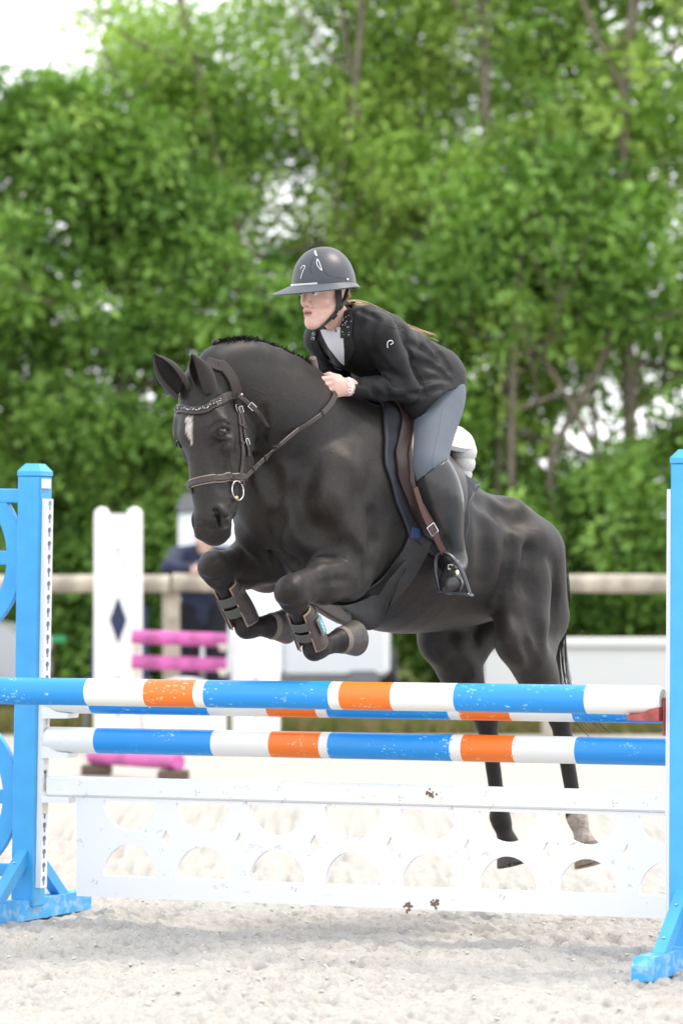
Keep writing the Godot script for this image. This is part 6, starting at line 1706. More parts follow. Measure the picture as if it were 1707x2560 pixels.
# ---------------------------------------------------------------- bridle and reins
func make_bridle() -> void:
	var t := thing("bridle", "brown leather bridle with a jewelled curved browband on the horse's head", "bridle", HORSE_AT)
	# noseband
	var pts := []
	for k in 36:
		var g := TAU * k / 36.0
		pts.append(hp(0.190 + 0.012 * cos(g), -0.095 + 0.115 * cos(g), 0.10 * sin(g)))
	var l := laid(horse, pts, 0.001)
	var s := Shape.new()
	s.strap(l[0], l[1], 0.030, 0.004, true)
	var nb := obj("noseband", s.mesh(), MT.tan, t)
	s = Shape.new()
	l = laid(horse, pts, 0.005)
	s.strap(l[0], l[1], 0.022, 0.007, true)
	obj("padding", s.mesh(), MT.bridle, nb)
	s = Shape.new()
	l = laid(horse, [hp(0.215, 0.0, -0.045), hp(0.235, 0.0, -0.047)], 0.003)
	s.strap(l[0], l[1], 0.022, 0.006)
	obj("keeper", s.mesh(), MT.bridle, nb)
	# browband
	var brow := spline(LINE.brow_left, 5)
	l = laid(horse, brow, 0.002)
	s = Shape.new()
	s.strap(l[0], l[1], 0.032, 0.007)
	var bb := obj("browband", s.mesh(), MT.bridle, t)
	s = Shape.new()
	l = laid(horse, brow.slice(14, 40), 0.009)
	s.strap(l[0], l[1], 0.013, 0.002)
	obj("jewel_channel", s.mesh(), MT.rubber, bb)
	s = Shape.new()
	for k in l[0].size():
		for j in 2:
			s.ball(l[0][k] + l[1][k] * 0.003 + HEAD_A * rng.randfn(0, 0.003) + HEAD_L * rng.randfn(0, 0.002), Vector3.ONE * rng.randf_range(0.0010, 0.0019), Basis.IDENTITY, 4, 6)
	obj("crystals", s.mesh(), mat(0.8, 0.8, 0.82, 0.1, {"spec": 1.0}), bb).set_meta("kind", "stuff")
	s = Shape.new()
	l = laid(horse, [LINE.brow_left[0]], 0.012)
	s.ball(l[0][0], Vector3.ONE * 0.006, Basis.IDENTITY, 6, 10)
	obj("rivet", s.mesh(), MT.steel, bb)
	# headpiece
	var head := spline(LINE.head_left, 6)
	l = laid(horse, head, 0.003)
	s = Shape.new()
	s.strap(l[0], l[1], 0.040, 0.009)
	obj("headpiece", s.mesh(), MT.bridle, t)
	# cheekpieces, two straps each side
	for sg in [1.0, -1.0]:
		var side_pts := []
		for w in ["cheek_a", "cheek_b"]:
			var line := []
			for p in LINE[w]: line.append(p if sg > 0 else p - HEAD_L * (2.0 * (p - HEAD_O).dot(HEAD_L)))
			side_pts.append(line)
		for q in 2:
			l = laid(horse, spline(side_pts[q], 5), 0.002 + 0.004 * q)
			s = Shape.new()
			s.strap(l[0], l[1], 0.015, 0.004)
			var cp := obj("cheekpiece", s.mesh(), MT.bridle, t)
			for at in [[4, 0.20], [9, 0.4], [14, 0.6]]:
				var c: Vector3 = l[0][at[0]] + l[1][at[0]] * 0.005
				var kp := Shape.new()
				var d: Vector3 = (l[0][at[0] + 1] - l[0][at[0] - 1]).normalized()
				var w: Vector3 = d.cross(l[1][at[0]])
				if at[0] == 4 or (at[0] == 14 and q == 1):
					var ring := [c - d * 0.011 - w * 0.010, c + d * 0.011 - w * 0.010, c + d * 0.011 + w * 0.010, c - d * 0.011 + w * 0.010, c - d * 0.011 - w * 0.010]
					kp.tube(ring, [0.0018, 0.0018, 0.0018, 0.0018, 0.0018], 6)
					obj("buckle", kp.mesh(), MT.steel, cp)
				else:
					kp.strap([c - d * 0.004, c + d * 0.004], [l[1][at[0]], l[1][at[0]]], 0.018, 0.003)
					obj("keeper", kp.mesh(), MT.bridle, cp)
	# throat lash
	l = clear_of(horse, spline(LINE.throat, 5), 0.003)
	s = Shape.new()
	s.strap(l[0], l[1], 0.014, 0.004)
	var tl := obj("throat_lash", s.mesh(), MT.bridle, t)
	var tc: Vector3 = l[0][11] + l[1][11] * 0.005
	var td: Vector3 = (l[0][12] - l[0][10]).normalized()
	var tw: Vector3 = td.cross(l[1][11])
	s = Shape.new()
	s.tube([tc - td * 0.012 - tw * 0.012, tc + td * 0.012 - tw * 0.012, tc + td * 0.012 + tw * 0.012, tc - td * 0.012 + tw * 0.012, tc - td * 0.012 - tw * 0.012], [0.002, 0.002, 0.002, 0.002, 0.002], 6)
	obj("buckle", s.mesh(), MT.steel, tl)
	# bit
	for sg in [1.0, -1.0]:
		var c: Array = horse.to_surface(hp(0.245, -0.135, 0.075 * sg), 0.008)
		var out: Vector3 = c[1]
		var u: Vector3 = (HEAD_A - out * HEAD_A.dot(out)).normalized()
		var w: Vector3 = u.cross(out)
		obj("bit_ring", torus(c[0] - u * 0.008, u, w, 0.034, 0.0032, 30, 8).mesh(), MT.steel, t)
		s = Shape.new()
		s.ball(c[0] + u * 0.020 + HEAD_N * 0.012, Vector3(0.009, 0.009, 0.009), Basis.IDENTITY, 6, 10)
		obj("mouthpiece", s.mesh(), MT.brass, t)
	# reins: a thing of their own
	var r := thing("reins", "dark leather reins running from the bit to the rider's hands", "reins", HORSE_AT)
	for k in ["rein_left", "rein_right"]:
		l = clear_of(horse, spline(LINE[k], 6), 0.004)
		s = Shape.new()
		s.strap(l[0], l[1], 0.016, 0.0035)
		var rein := obj("rein", s.mesh(), MT.bridle, r)
		if k == "rein_left":
			s = Shape.new()
			var m: int = l[0].size()
			var q0 := []
			var q1 := []
			for j in range(int(m * 0.62), m - 2):
				q0.append(l[0][j] + l[1][j] * 0.002)
				q1.append(l[1][j])
			s.strap(q0, q1, 0.021, 0.0055)
			obj("rubber_grip", s.mesh(), mat(0.075, 0.066, 0.06, 0.8, {"tex": fine, "scale": 40.0}), rein)
			for j in [4, 7, 10]:
				s = Shape.new()
				var d: Vector3 = (l[0][j + 1] - l[0][j]).normalized()
				s.strap([l[0][j] - d * 0.004, l[0][j] + d * 0.004], [l[1][j], l[1][j]], 0.021, 0.008)
				obj("keeper", s.mesh(), MT.rubber, rein)

# ---------------------------------------------------------------- saddle
func curve_at(tab: Array, x: float) -> float:
	for k in tab.size() - 1:
		if x <= tab[k + 1][0]:
			var v: float = clampf((x - tab[k][0]) / (tab[k + 1][0] - tab[k][0]), 0.0, 1.0)
			v = v * v * (3.0 - 2.0 * v) * 0.4 + v * 0.6
			return lerpf(tab[k][1], tab[k + 1][1], v)
	return tab[tab.size() - 1][1]

# a cover over the trunk between two edges, by the angle about the trunk
func drape(front: Array, rear: Array, a0: float, a1: float, na: int, ns: int, lift: float, thick: float, puff := 0.0, cell := 0.09, sag := 0.0) -> Shape:
	var rows := []
	var nor := []
	var some := PackedInt32Array()
	for y in na:
		var deg := lerpf(a0, a1, y / float(na - 1))
		var fr := curve_at(front, absf(deg))
		var re := curve_at(rear, absf(deg))
		var row := []
		var nr := []
		for x in ns:
			var s := lerpf(fr, re, x / float(ns - 1))
			var g := deg_to_rad(deg)
			var o := BODY_U * cos(g) + BODY_L * sin(g)
			var c := bp(s, -0.36, 0)
			if x % 4 == 0: some = horse.near(c + o * 0.36, horse.every, 0.22)
			var p := horse.cast(c + o * 0.72, -o, 0.7, lift, some)
			var ids := horse.near(p, some, 0.06)
			var n := horse.grad(p, ids).normalized()
			if puff > 0.0:
				p += n * (puff * absf(sin(PI * s / cell)) * absf(sin(PI * deg / 18.0)))
			if sag > 0.0:
				p += Vector3.DOWN * (sag * sin(PI * x / float(ns - 1)) * clampf((absf(deg) - 150.0) / 30.0, 0.0, 1.0))
			row.append(p)
			nr.append(n)
		rows.append(row)
		nor.append(nr)
	var out := Shape.new()
	out.sheet(rows, nor, thick)
	return out

func make_saddle() -> void:
	var front := [[0, 0.045], [40, 0.108], [68, 0.097], [90, 0.023], [113, -0.10]]
	var rear := [[0, -0.575], [25, -0.53], [45, -0.42], [68, -0.34], [113, -0.34]]
	var pad := thing("saddle_pad", "quilted dark navy saddle pad under the brown saddle", "saddle pad", HORSE_AT)
	obj("cloth", drape(front, rear, -113, 113, 68, 26, 0.004, 0.011, 0.006).mesh(), MT.navy, pad)
	# bound edge
	var edge := []
	for k in 46:
		var deg := lerpf(-113, 113, k / 45.0)
		edge.append([deg, curve_at(front, absf(deg))])
	for k in 8:
		edge.append([113, lerpf(-0.11, -0.34, (k + 1) / 9.0)])
	for k in 46:
		var deg := lerpf(113, -113, k / 45.0)
		edge.append([deg, curve_at(rear, absf(deg))])
	for k in 8:
		edge.append([-113, lerpf(-0.34, -0.11, (k + 1) / 9.0)])
	var ep := []
	var er := []
	for q in edge:
		var g := deg_to_rad(q[0])
		var o := BODY_U * cos(g) + BODY_L * sin(g)
		ep.append(horse.cast(bp(q[1], -0.36, 0) + o * 0.72, -o, 0.7, 0.011))
		er.append(0.0085)
	ep.append(ep[0])
	er.append(er[0])
	var s := Shape.new()
	s.tube(ep, er, 8, false)
	obj("binding", s.mesh(), mat(0.020, 0.024, 0.036, 0.6, {"tex": fine, "scale": 30.0}), pad)
	s = Shape.new()
	var tb: Array = laid(horse, [bp(-0.10, -0.43, 0.27), bp(-0.112, -0.465, 0.27)], 0.02)
	s.strap(tb[0], tb[1], 0.04, 0.004)
	obj("blue_tab", s.mesh(), mat(0.02, 0.038, 0.13, 0.7), pad)
	# saddle
	var t := thing("saddle", "brown leather jumping saddle with a white seat cover", "saddle", HORSE_AT)
	var ff := [[0, 0.0], [30, 0.03], [55, 0.068], [75, 0.052], [95, -0.038], [106, -0.135]]
	var fr := [[0, -0.34], [30, -0.36], [60, -0.32], [106, -0.26]]
	for sg in [1.0, -1.0]:
		obj("flap", drape(ff, fr, 14 * sg, 106 * sg, 30, 16, 0.028, 0.007).mesh(), MT.leather, t)
		obj("panel", drape([[0, -0.03], [40, -0.005], [62, 0.015], [88, -0.08]], [[0, -0.40], [88, -0.28]], 8 * sg, 88 * sg, 26, 14, 0.015, 0.016).mesh(), MT.black_leather, t)
		# knee roll
		var kr := []
		var rad := []
		for k in 12:
			var deg: float = lerpf(26, 92, k / 11.0) * sg
			var g := deg_to_rad(deg)
			var o := BODY_U * cos(g) + BODY_L * sin(g)
			kr.append(horse.cast(bp(curve_at(ff, absf(deg)) - 0.070, -0.36, 0) + o * 0.72, -o, 0.7, 0.034))
			rad.append(0.017 * sin(PI * (k + 1.2) / 13.0) + 0.003)
		s = Shape.new()
		s.tube(kr, rad, 12)
		obj("knee_roll", s.mesh(), MT.leather, t)
	# pommel and seat: cross sections along the back
	var prof := [[0.0, 0.075, 0.045], [-0.03, 0.082, 0.065], [-0.09, 0.058, 0.080], [-0.18, 0.040, 0.095], [-0.28, 0.042, 0.125], [-0.37, 0.062, 0.155], [-0.44, 0.092, 0.150], [-0.49, 0.110, 0.115]]
	for part in 2:
		var rows := []
		var nor := []
		for k in prof.size() * 3 - 2:
			var a: Array = prof[mini(k / 3, prof.size() - 1)]
			var b: Array = prof[mini(k / 3 + 1, prof.size() - 1)]
			var v := (k % 3) / 3.0
			var sx := lerpf(a[0], b[0], v)
			if part == 1 and (sx > -0.05 or sx < -0.43): continue
			if part == 0 and sx < -0.47: continue
			var row := []
			var nr := []
			for x in 15:
				var u := -1.0 + x / 7.0
				var w := lerpf(a[2], b[2], v)
				row.append(bp(sx, lerpf(a[1], b[1], v) - 0.10 * u * u * (0.7 if part == 0 else 0.85) + (0.0 if part == 0 else 0.014), u * w))
				nr.append((BODY_U + BODY_L * u * 0.9).normalized())
			rows.append(row)
			nor.append(nr)
		s = Shape.new()
		s.sheet(rows, nor, 0.012 if part == 0 else 0.02)
		obj("seat" if part == 0 else "seat_cover", s.mesh(), MT.leather if part == 0 else MT.fleece, t)
	# folds of the cover behind the cantle
	for k in 4:
		var pts := []
		var rad := []
		for x in 13:
			var u := -1.0 + x / 6.0
			pts.append(bp([-0.455, -0.472, -0.484, -0.490][k] + 0.03 * u * u, [0.088, 0.046, 0.006, -0.026][k] - 0.07 * u * u, u * 0.115))
			rad.append([0.052, 0.046, 0.036, 0.034][k])
		s = Shape.new()
		s.tube(pts, rad, 12)
		for e in [0, 12]:
			s.ball(pts[e], Vector3.ONE * rad[e], Basis.IDENTITY, 8, 12)
		obj("cover_fold", s.mesh(), MT.fleece, t)
	# girth with belly guard
	var gt := thing("girth", "black leather girth with a wide stud guard under the horse's belly", "girth", HORSE_AT)
	var gf := [[98, -0.085], [120, -0.085], [140, -0.07], [165, -0.01], [180, 0.0]]
	var gr := [[98, -0.185], [120, -0.19], [140, -0.19], [165, -0.19], [180, -0.19]]
	for sg in [1.0, -1.0]:
		obj("girth_strap", drape(gf, gr, 98 * sg, (180 if sg > 0 else 179.2) * sg, 30, 12, 0.012, 0.007).mesh(), MT.guard, gt)
	s = Shape.new()
	var g0 := spline(LINE.guard_top, 4)
	var g1 := spline(LINE.guard_low, 4)
	var grow := []
	var gnor := []
	for k in g0.size():
		var row := []
		var nr := []
		for x in 9:
			var v := x / 8.0
			row.append(g0[k].lerp(g1[k], v) + BODY_L * (0.012 * sin(PI * v)))
			nr.append((BODY_L * 0.8 + BODY_F * 0.5).normalized())
		grow.append(row)
		gnor.append(nr)
	s.sheet(grow, gnor, 0.006)
	obj("stud_guard", s.mesh(), MT.guard, gt)
	s = Shape.new()
	var dr: Array = laid(horse, [bp(-0.12, -0.60, 0.25)], 0.024)
	s = torus(dr[0][0], BODY_U, BODY_F, 0.014, 0.002, 18, 6)
	obj("ring", s.mesh(), MT.steel, gt)
	# stirrups hang on both sides
	for sg in [1.0, -1.0]:
		var st := thing("stirrup", "black stirrup hanging on a reddish leather at the rider's left boot" if sg > 0 else "black stirrup on the far side of the horse at the rider's right boot", "stirrup", HORSE_AT, 0.0, "stirrups")
		var mirror := func(p: Vector3) -> Vector3:
			return p if sg > 0 else p - BODY_L * (2.0 * (p - BODY_O).dot(BODY_L))
		var top: Vector3 = mirror.call(LINE.stirrup[0])
		var low: Vector3 = mirror.call(LINE.stirrup[1])
		var lp := []
		for q in LINE.leather: lp.append(mirror.call(q))
		var ll := clear_of(horse, spline(lp, 5), 0.035)
		s = Shape.new()
		s.strap(ll[0], ll[1], 0.026, 0.005)
		var le := obj("stirrup_leather", s.mesh(), MT.red_leather, st)
		s = Shape.new()
		var w2 := []
		var q2 := []
		for k in 9:
			q2.append(ll[0][k + 3] + ll[1][k + 3] * -0.006 + BODY_F * -0.022)
			w2.append(0.020 + 0.018 * sin(PI * k / 8.0))
		s.strap(q2, ll[1].slice(3, 12), 0.03, 0.004, false, w2)
		obj("flap_end", s.mesh(), MT.red_leather, le)
		s = Shape.new()
		var bc: Vector3 = ll[0][9] + ll[1][9] * 0.007
		var bd: Vector3 = (ll[0][10] - ll[0][8]).normalized()
		var bw: Vector3 = bd.cross(ll[1][9])
		s.tube([bc - bd * 0.018 - bw * 0.018, bc + bd * 0.018 - bw * 0.018, bc + bd * 0.018 + bw * 0.018, bc - bd * 0.018 + bw * 0.018, bc - bd * 0.018 - bw * 0.018], [0.0026, 0.0026, 0.0026, 0.0026, 0.0026], 6)
		obj("buckle", s.mesh(), MT.steel, le)
		# iron: across the foot
		var across: Vector3 = (BODY_L * 0.90 + BODY_F * -0.25)
		if sg < 0: across = BODY_L * 0.9 + BODY_F * 0.25
		across = across.normalized()
		var down := (low - top).normalized()
		var ahead := across.cross(down).normalized()
		var iron := []
		var ir := []
		for k in 25:
			var g := lerpf(-1.0, 1.0, k / 24.0)
			var wdt := 0.060 * signf(g) * (1.0 - pow(1.0 - absf(g), 2.2))
			iron.append(top + across * wdt + down * (0.155 * pow(absf(g), 1.7)))
			ir.append(0.0105)
		s = Shape.new()
		s.tube(iron, ir, 8, true, 0.7, across)
		obj("iron", s.mesh(), MT.stirrup, st)
		s = Shape.new()
		s.box(top + down * 0.158, Vector3(0.134, 0.013, 0.046), 0.004, Basis(across, -down, across.cross(-down)))
		obj("tread", s.mesh(), MT.stirrup, st)

# ---------------------------------------------------------------- rider
func dome(th: float, ph: float, lift := 0.0) -> Vector3:
	var c := pow(maxf(cos(ph), 0.0), 0.88)
	var a := 0.140 if cos(th) > 0 else 0.132
	a *= 0.95
	return rp(-0.006 + (a + lift) * c * cos(th), 0.030 + (0.138 + lift) * sin(ph) - 0.012 * (1.0 - sin(ph)) * maxf(-cos(th), 0.0), (0.108 + lift) * c * sin(th))

func make_rider() -> void:
	var t := thing("person", "rider in a black show jacket, grey breeches and a dark helmet crouched over the saddle", "person", HORSE_AT)
	var hf := Field.new()
	hf.take_rows(HEAD_SKIN)
	var bf := Field.new()
	bf.take_rows(BODY_SKIN)
	var nf := Field.new()
	nf.take_rows(HAND_SKIN)
	var r := net(hf, 0.0038)
	r = net(nf, 0.0035, r)
	r = net(bf, 0.016, r)
	var cols := PackedColorArray()
	var pts: PackedVector3Array = r.p
	var nz := FastNoiseLite.new()
	nz.seed = 19
	nz.frequency = 30.0
	for p in pts:
		var q := p - RIDE_O
		var f := q.dot(RIDE_F)
		var u := q.dot(RIDE_U)
		var l := q.dot(RIDE_L)
		var c := Color(0.68, 0.45, 0.38)
		c = c.lerp(Color(0.62, 0.36, 0.30), clampf(0.3 + 0.5 * nz.get_noise_3dv(p), 0.0, 1.0))
		if f > 0.080 and pow((u + 0.0695) / 0.0125, 2.0) + pow(l / 0.021, 2.0) < 1.0:
			c = Color(0.52, 0.22, 0.20)
			if absf(u + 0.0695) < 0.0028 and absf(l) < 0.015: c = Color(0.12, 0.04, 0.04)
		cols.append(c)
	obj("body", mesh_of(r.p, r.n, r.i, cols), mat(1, 1, 1, 0.45, {"vc": true, "sss": 0.15, "spec": 0.4}), t)
	for sg in [1.0, -1.0]:
		var s := Shape.new()
		s.ball(rp(0.0815, 0.004, 0.031 * sg), Vector3.ONE * 0.0122, Basis.IDENTITY, 10, 14)
		var eye := obj("eye", s.mesh(), mat(0.72, 0.70, 0.68, 0.15), t)
		s = Shape.new()
		s.ball(rp(0.0905, 0.003, 0.0315 * sg), Vector3.ONE * 0.0054, Basis.IDENTITY, 8, 12)
		obj("iris", s.mesh(), mat(0.03, 0.035, 0.03, 0.1), eye)
		s = Shape.new()
		var lid := laid(hf, [rp(0.09, 0.010, 0.018 * sg), rp(0.092, 0.014, 0.030 * sg), rp(0.082, 0.011, 0.044 * sg)], 0.001)
		s.tube(spline(lid[0], 3), [0.002, 0.0026, 0.003, 0.003, 0.003, 0.0026, 0.002], 6)
		obj("lashes", s.mesh(), mat(0.10, 0.06, 0.04, 0.7), t)
	# clothes
	var jf := Field.new()
	jf.take_rows(JACKET)
	r = net(jf, 0.0095)
	var wr := FastNoiseLite.new()
	wr.seed = 23
	wr.frequency = 1.0
	wr.fractal_octaves = 2
	var jp: PackedVector3Array = r.p
	for k in jp.size():
		var p := jp[k]
		jp[k] = p + r.n[k] * (0.0028 * wr.get_noise_3d(p.x * 9.0, p.y * 22.0, p.z * 9.0))
	MT.jacket = mat(0.0105, 0.0105, 0.0125, 0.62, {"tex": fine, "scale": 40.0, "bump": fine, "depth": 0.02, "rim": 0.12, "spec": 0.4})
	var jk := obj("jacket", mesh_of(jp, r.n, r.i), MT.jacket, t)
	var bk := Field.new()
	bk.take_rows(BREECHES)
	r = net(bk, 0.010)
	obj("breeches", mesh_of(r.p, r.n, r.i), mat(0.125, 0.150, 0.190, 0.75, {"tex": fine, "scale": 30.0, "rim": 0.25}), t)
	var boot_mat := mat(0.028, 0.028, 0.029, 0.32, {"tex": blotch, "scale": 4.0, "coat": 0.25, "coat_rough": 0.2})
	for rows in [BOOT_LEFT, BOOT_RIGHT]:
		var f := Field.new()
		f.take_rows(rows)
		r = net(f, 0.0075)
		var bo := obj("boot", mesh_of(r.p, r.n, r.i), boot_mat, t)
		if rows == BOOT_LEFT:
			var sp := laid(f, [LINE.stirrup[0] + Vector3(0.02, -0.035, 0.02), LINE.stirrup[0] + Vector3(0.045, -0.04, 0.02), LINE.stirrup[0] + Vector3(0.07, -0.03, 0.0)], 0.001)
			var s := Shape.new()
			s.strap(sp[0], sp[1], 0.014, 0.004)
			obj("spur_strap", s.mesh(), MT.black_leather, bo)
			s = Shape.new()
			var c: Vector3 = sp[0][0] + sp[1][0] * 0.006
			s.tube([c + Vector3(-0.009, 0.008, 0), c + Vector3(0.009, 0.008, 0), c + Vector3(0.009, -0.008, 0), c + Vector3(-0.009, -0.008, 0), c + Vector3(-0.009, 0.008, 0)], [0.002, 0.002, 0.002, 0.002, 0.002], 6)
			obj("buckle", s.mesh(), MT.steel, bo)
	# shirt, collar, lapels
	var rows := []
	var nor := []
	var ea := spline(LINE.shirt_a, 4)
	var eb := spline(LINE.shirt_b, 4)
	for k in ea.size():
		var row := []
		for x in 7: row.append(ea[k].lerp(eb[k], x / 6.0))
		var q := laid(jf, row, 0.002)
		rows.append(q[0])
		nor.append(q[1])
	var s := Shape.new()
	s.sheet(rows, nor, 0.003)
	obj("shirt", s.mesh(), mat(0.70, 0.70, 0.76, 0.8, {"tex": fine, "scale": 30.0}), t)
	for q in [["collar_left", [0.030, 0.036, 0.042, 0.046, 0.044]], ["collar_right", [0.016, 0.020, 0.018]]]:
		var base := spline(LINE[q[0]], 5)
		var l := laid(jf, base, 0.005)
		var w := []
		for k in base.size():
			var v: float = k / 5.0
			w.append(lerpf(q[1][int(v)], q[1][mini(int(v) + 1, q[1].size() - 1)], v - int(v)))
		s = Shape.new()
		s.strap(l[0], l[1], 0.04, 0.005, false, w)
		var col := obj("collar", s.mesh(), MT.jacket, jk)
		s = Shape.new()
		for k in 30:
			var v := pow(rng.randf(), 0.6) * (base.size() - 2)
			var at: Vector3 = l[0][int(v)]
			var n: Vector3 = l[1][int(v)]
			var side: Vector3 = (l[0][int(v) + 1] - at).normalized().cross(n)
			s.ball(at + n * 0.0055 + side * (rng.randf_range(-0.4, 0.4) * w[int(v)]), Vector3.ONE * rng.randf_range(0.0008, 0.0019), Basis.IDENTITY, 4, 6)
		obj("rhinestones", s.mesh(), mat(0.85, 0.85, 0.88, 0.1, {"spec": 1.0}), col).set_meta("kind", "stuff")
	for q in [["lapel_left", [0.034, 0.042, 0.026, 0.006]], ["lapel_right", [0.030, 0.040, 0.028, 0.006]]]:
		var base := spline(LINE[q[0]], 5)
		var l := laid(jf, base, 0.004)
		var w := []
		for k in base.size():
			var v: float = k / 5.0
			w.append(lerpf(q[1][int(v)], q[1][mini(int(v) + 1, q[1].size() - 1)], v - int(v)))
		s = Shape.new()
		s.strap(l[0], l[1], 0.04, 0.0035, false, w)
		obj("lapel", s.mesh(), MT.jacket, jk)
	var lg := laid(jf, spline(LINE.logo, 4), 0.001)
	var rad := []
	for k in lg[0].size(): rad.append(0.0016)
	s = Shape.new()
	s.tube(lg[0], rad, 6)
	obj("sleeve_emblem", s.mesh(), MT.strip, jk)
	# seams
	for q in ["seam_a", "seam_b", "seam_c", "seam_d"]:
		var f: Field = bk if q == "seam_d" else jf
		var sl := laid(f, spline(LINE[q], 4), -0.0002)
		var sr := []
		for k in sl[0].size(): sr.append(0.0013)
		s = Shape.new()
		s.tube(sl[0], sr, 5)
		obj("seam", s.mesh(), MT.rubber if q != "seam_d" else mat(0.09, 0.105, 0.135, 0.8), jk)
	# bracelet
	var wc: Vector3 = LINE.wrist[0]
	var wd: Vector3 = (LINE.wrist[1] - LINE.wrist[0]).normalized()
	var wu := wd.cross(Vector3.UP).normalized()
	var bl := obj("bracelet", torus(wc, wu, wd.cross(wu), 0.0325, 0.0032, 28, 8).mesh(), MT.strip, t)
	for k in 3:
		var g := 0.15 + 0.42 * k
		var o := (wu * cos(g) * -1.0 + Vector3.UP * sin(g - 0.4)).normalized()
		o = Vector3(0, 0.7 - 0.55 * k, 0.8).normalized()
		obj("link", torus(wc - wd * 0.008 + o * 0.036, wd, wd.cross(o), 0.0075, 0.002, 16, 6).mesh(), MT.strip, bl)
	# hair
	var hm := mat(0.48, 0.34, 0.20, 0.45, {"back": Color(0.5, 0.4, 0.25)})
	s = Shape.new()
	var way := spline(LINE.ponytail, 5)
	for k in 60:
		var o := Vector3(rng.randfn(0, 0.014), rng.randfn(-0.004, 0.008), rng.randfn(0, 0.018))
		var e := Vector3(rng.randfn(0, 0.02), rng.randfn(0.0, 0.010), rng.randfn(0, 0.03))
		var hp2 := []
		var hr := []
		var keep := rng.randi_range(int(way.size() * 0.5), way.size())
		for j in keep:
			var v := float(j) / (way.size() - 1)
			var p: Vector3 = way[j] + o * (0.35 + 0.65 * minf(1.0, v * 3.0)) + e * v * v
			if jf.d(p, jf.every) < 0.004: p = jf.to_surface(p, 0.004)[0]
			hp2.append(p)
			hr.append(0.0013)
		s.tube(hp2, hr, 4, false)
	for k in 60: # hair under the helmet's edge
		var g := rng.randf_range(1.9, 4.4)
		s.tube([rp(-0.01 + 0.088 * cos(g), 0.03, 0.078 * sin(g)), rp(-0.02 + 0.092 * cos(g), -0.02, 0.076 * sin(g)), rp(-0.09, -0.045, 0.01)], [0.003, 0.003, 0.003], 4, false)
	obj("hair", s.mesh(), hm, t).set_meta("kind", "stuff")
	# helmet
	var shell_mat := mat(0.040, 0.045, 0.055, 0.42)
	var dp := PackedVector3Array(); var dn := PackedVector3Array(); var di := PackedInt32Array()
	for y in 23:
		for x in 49:
			var ph := lerpf(-0.10, PI / 2, y / 22.0)
			var th := TAU * x / 48.0
			var p := dome(th, ph)
			var n := (dome(th, ph, 0.02) - p).normalized() if ph < 1.5 else RIDE_U
			dp.append(p)
			dn.append(n)
	for y in 22:
		for x in 48:
			var q := y * 49 + x
			di.append_array([q, q + 50, q + 1, q, q + 49, q + 50])
	var c0 := dp[10 * 49 + 5]
	if (dp[di[2]] - dp[di[0]]).cross(dp[di[1]] - dp[di[0]]).dot(dn[0]) < 0.0:
		for k in range(0, di.size(), 3):
			var m := di[k + 1]
			di[k + 1] = di[k + 2]
			di[k + 2] = m
	var he := obj("helmet", mesh_of(dp, dn, di), shell_mat, t)
	# liner closes the shell from below
	s = Shape.new()
	var lr := []
	var ln := []
	for y in 2:
		var row := []
		var nr := []
		for x in 37:
			var th := TAU * x / 36.0
			row.append(dome(th, -0.09).lerp(rp(0, 0.03, 0), 0.25 * y))
			nr.append(-RIDE_U)
		lr.append(row)
		ln.append(nr)
	s.sheet(lr, ln, 0.003)
	obj("liner", s.mesh(), MT.rubber, he)
	var br := []
	var bn := []
	for y in 6:
		var v := y / 5.0
		var row := []
		var nr := []
		for x in 41:
			var th := lerpf(-2.7, 2.7, x / 40.0)
			var fr := pow(maxf(cos(th * 0.58), 0.0), 2.6)
			var ext := 0.010 + 0.074 * fr
			var base := dome(th, -0.06)
			var out := (RIDE_F * cos(th) + RIDE_L * sin(th) * 0.8).normalized()
			row.append(base + out * (ext * v + 0.001) - RIDE_U * (0.014 * v + 0.014 * v * fr - 0.008))
			nr.append((RIDE_U * 0.8 + out * 0.6).normalized())
		br.append(row)
		bn.append(nr)
	s = Shape.new()
	s.sheet(br, bn, 0.005)
	obj("brim", s.mesh(), mat(0.065, 0.075, 0.092, 0.40), he)
	var tp := []
	var tn := []
	for x in 15:
		var th := lerpf(-0.65, 0.62, x / 14.0)
		tp.append(dome(th, 0.02, 0.001))
		tn.append((RIDE_F * cos(th) + RIDE_L * sin(th)).normalized())
	s = Shape.new()
	s.strap(tp, tn, 0.013, 0.003)
	obj("front_trim", s.mesh(), mat(0.62, 0.62, 0.62, 0.25, {"metal": 0.6}), he)
	for e in [[[0.62, 0.75], [0.70, 0.62], [0.74, 0.52], [0.78, 0.38], [0.66, 0.50], [0.60, 0.62], [0.62, 0.75]], [[0.58, 0.86], [0.50, 1.0], [0.36, 1.12], [0.44, 0.98], [0.58, 0.86]], [[-0.02, 0.46], [0.06, 0.56], [0.16, 0.52], [0.10, 0.38], [0.06, 0.26], [0.04, 0.20]]]:
		var ep := []
		for k in e: ep.append(dome(k[0], k[1], 0.0015))
		ep = spline(ep, 5)
		var er := []
		for k in ep.size(): er.append(0.0013)
		s = Shape.new()
		s.tube(ep, er, 6)
		obj("emblem", s.mesh(), MT.strip, he)
	for e in [[0.75, [[0.85, 0.0], [0.42, 0.35], [0.40, 0.75], [0.6, 1.1]]], [1.0, [[0.80, 0.48], [0.95, 0.26], [1.3, 0.16], [1.6, 0.13]]]]:
		var ep := []
		for k in e[1]: ep.append(dome(k[0], k[1], -0.0002))
		ep = spline(ep, 6)
		var er := []
		for k in ep.size(): er.append(0.0011)
		s = Shape.new()
		s.tube(ep, er, 5)
		obj("seam", s.mesh(), MT.rubber, he)
	for th in [1.62, -1.62]:
		s = Shape.new()
		s.ball(dome(th, 0.10, 0.001), Vector3.ONE * 0.0045, Basis.IDENTITY, 6, 10)
		obj("rivet", s.mesh(), MT.strip, he)
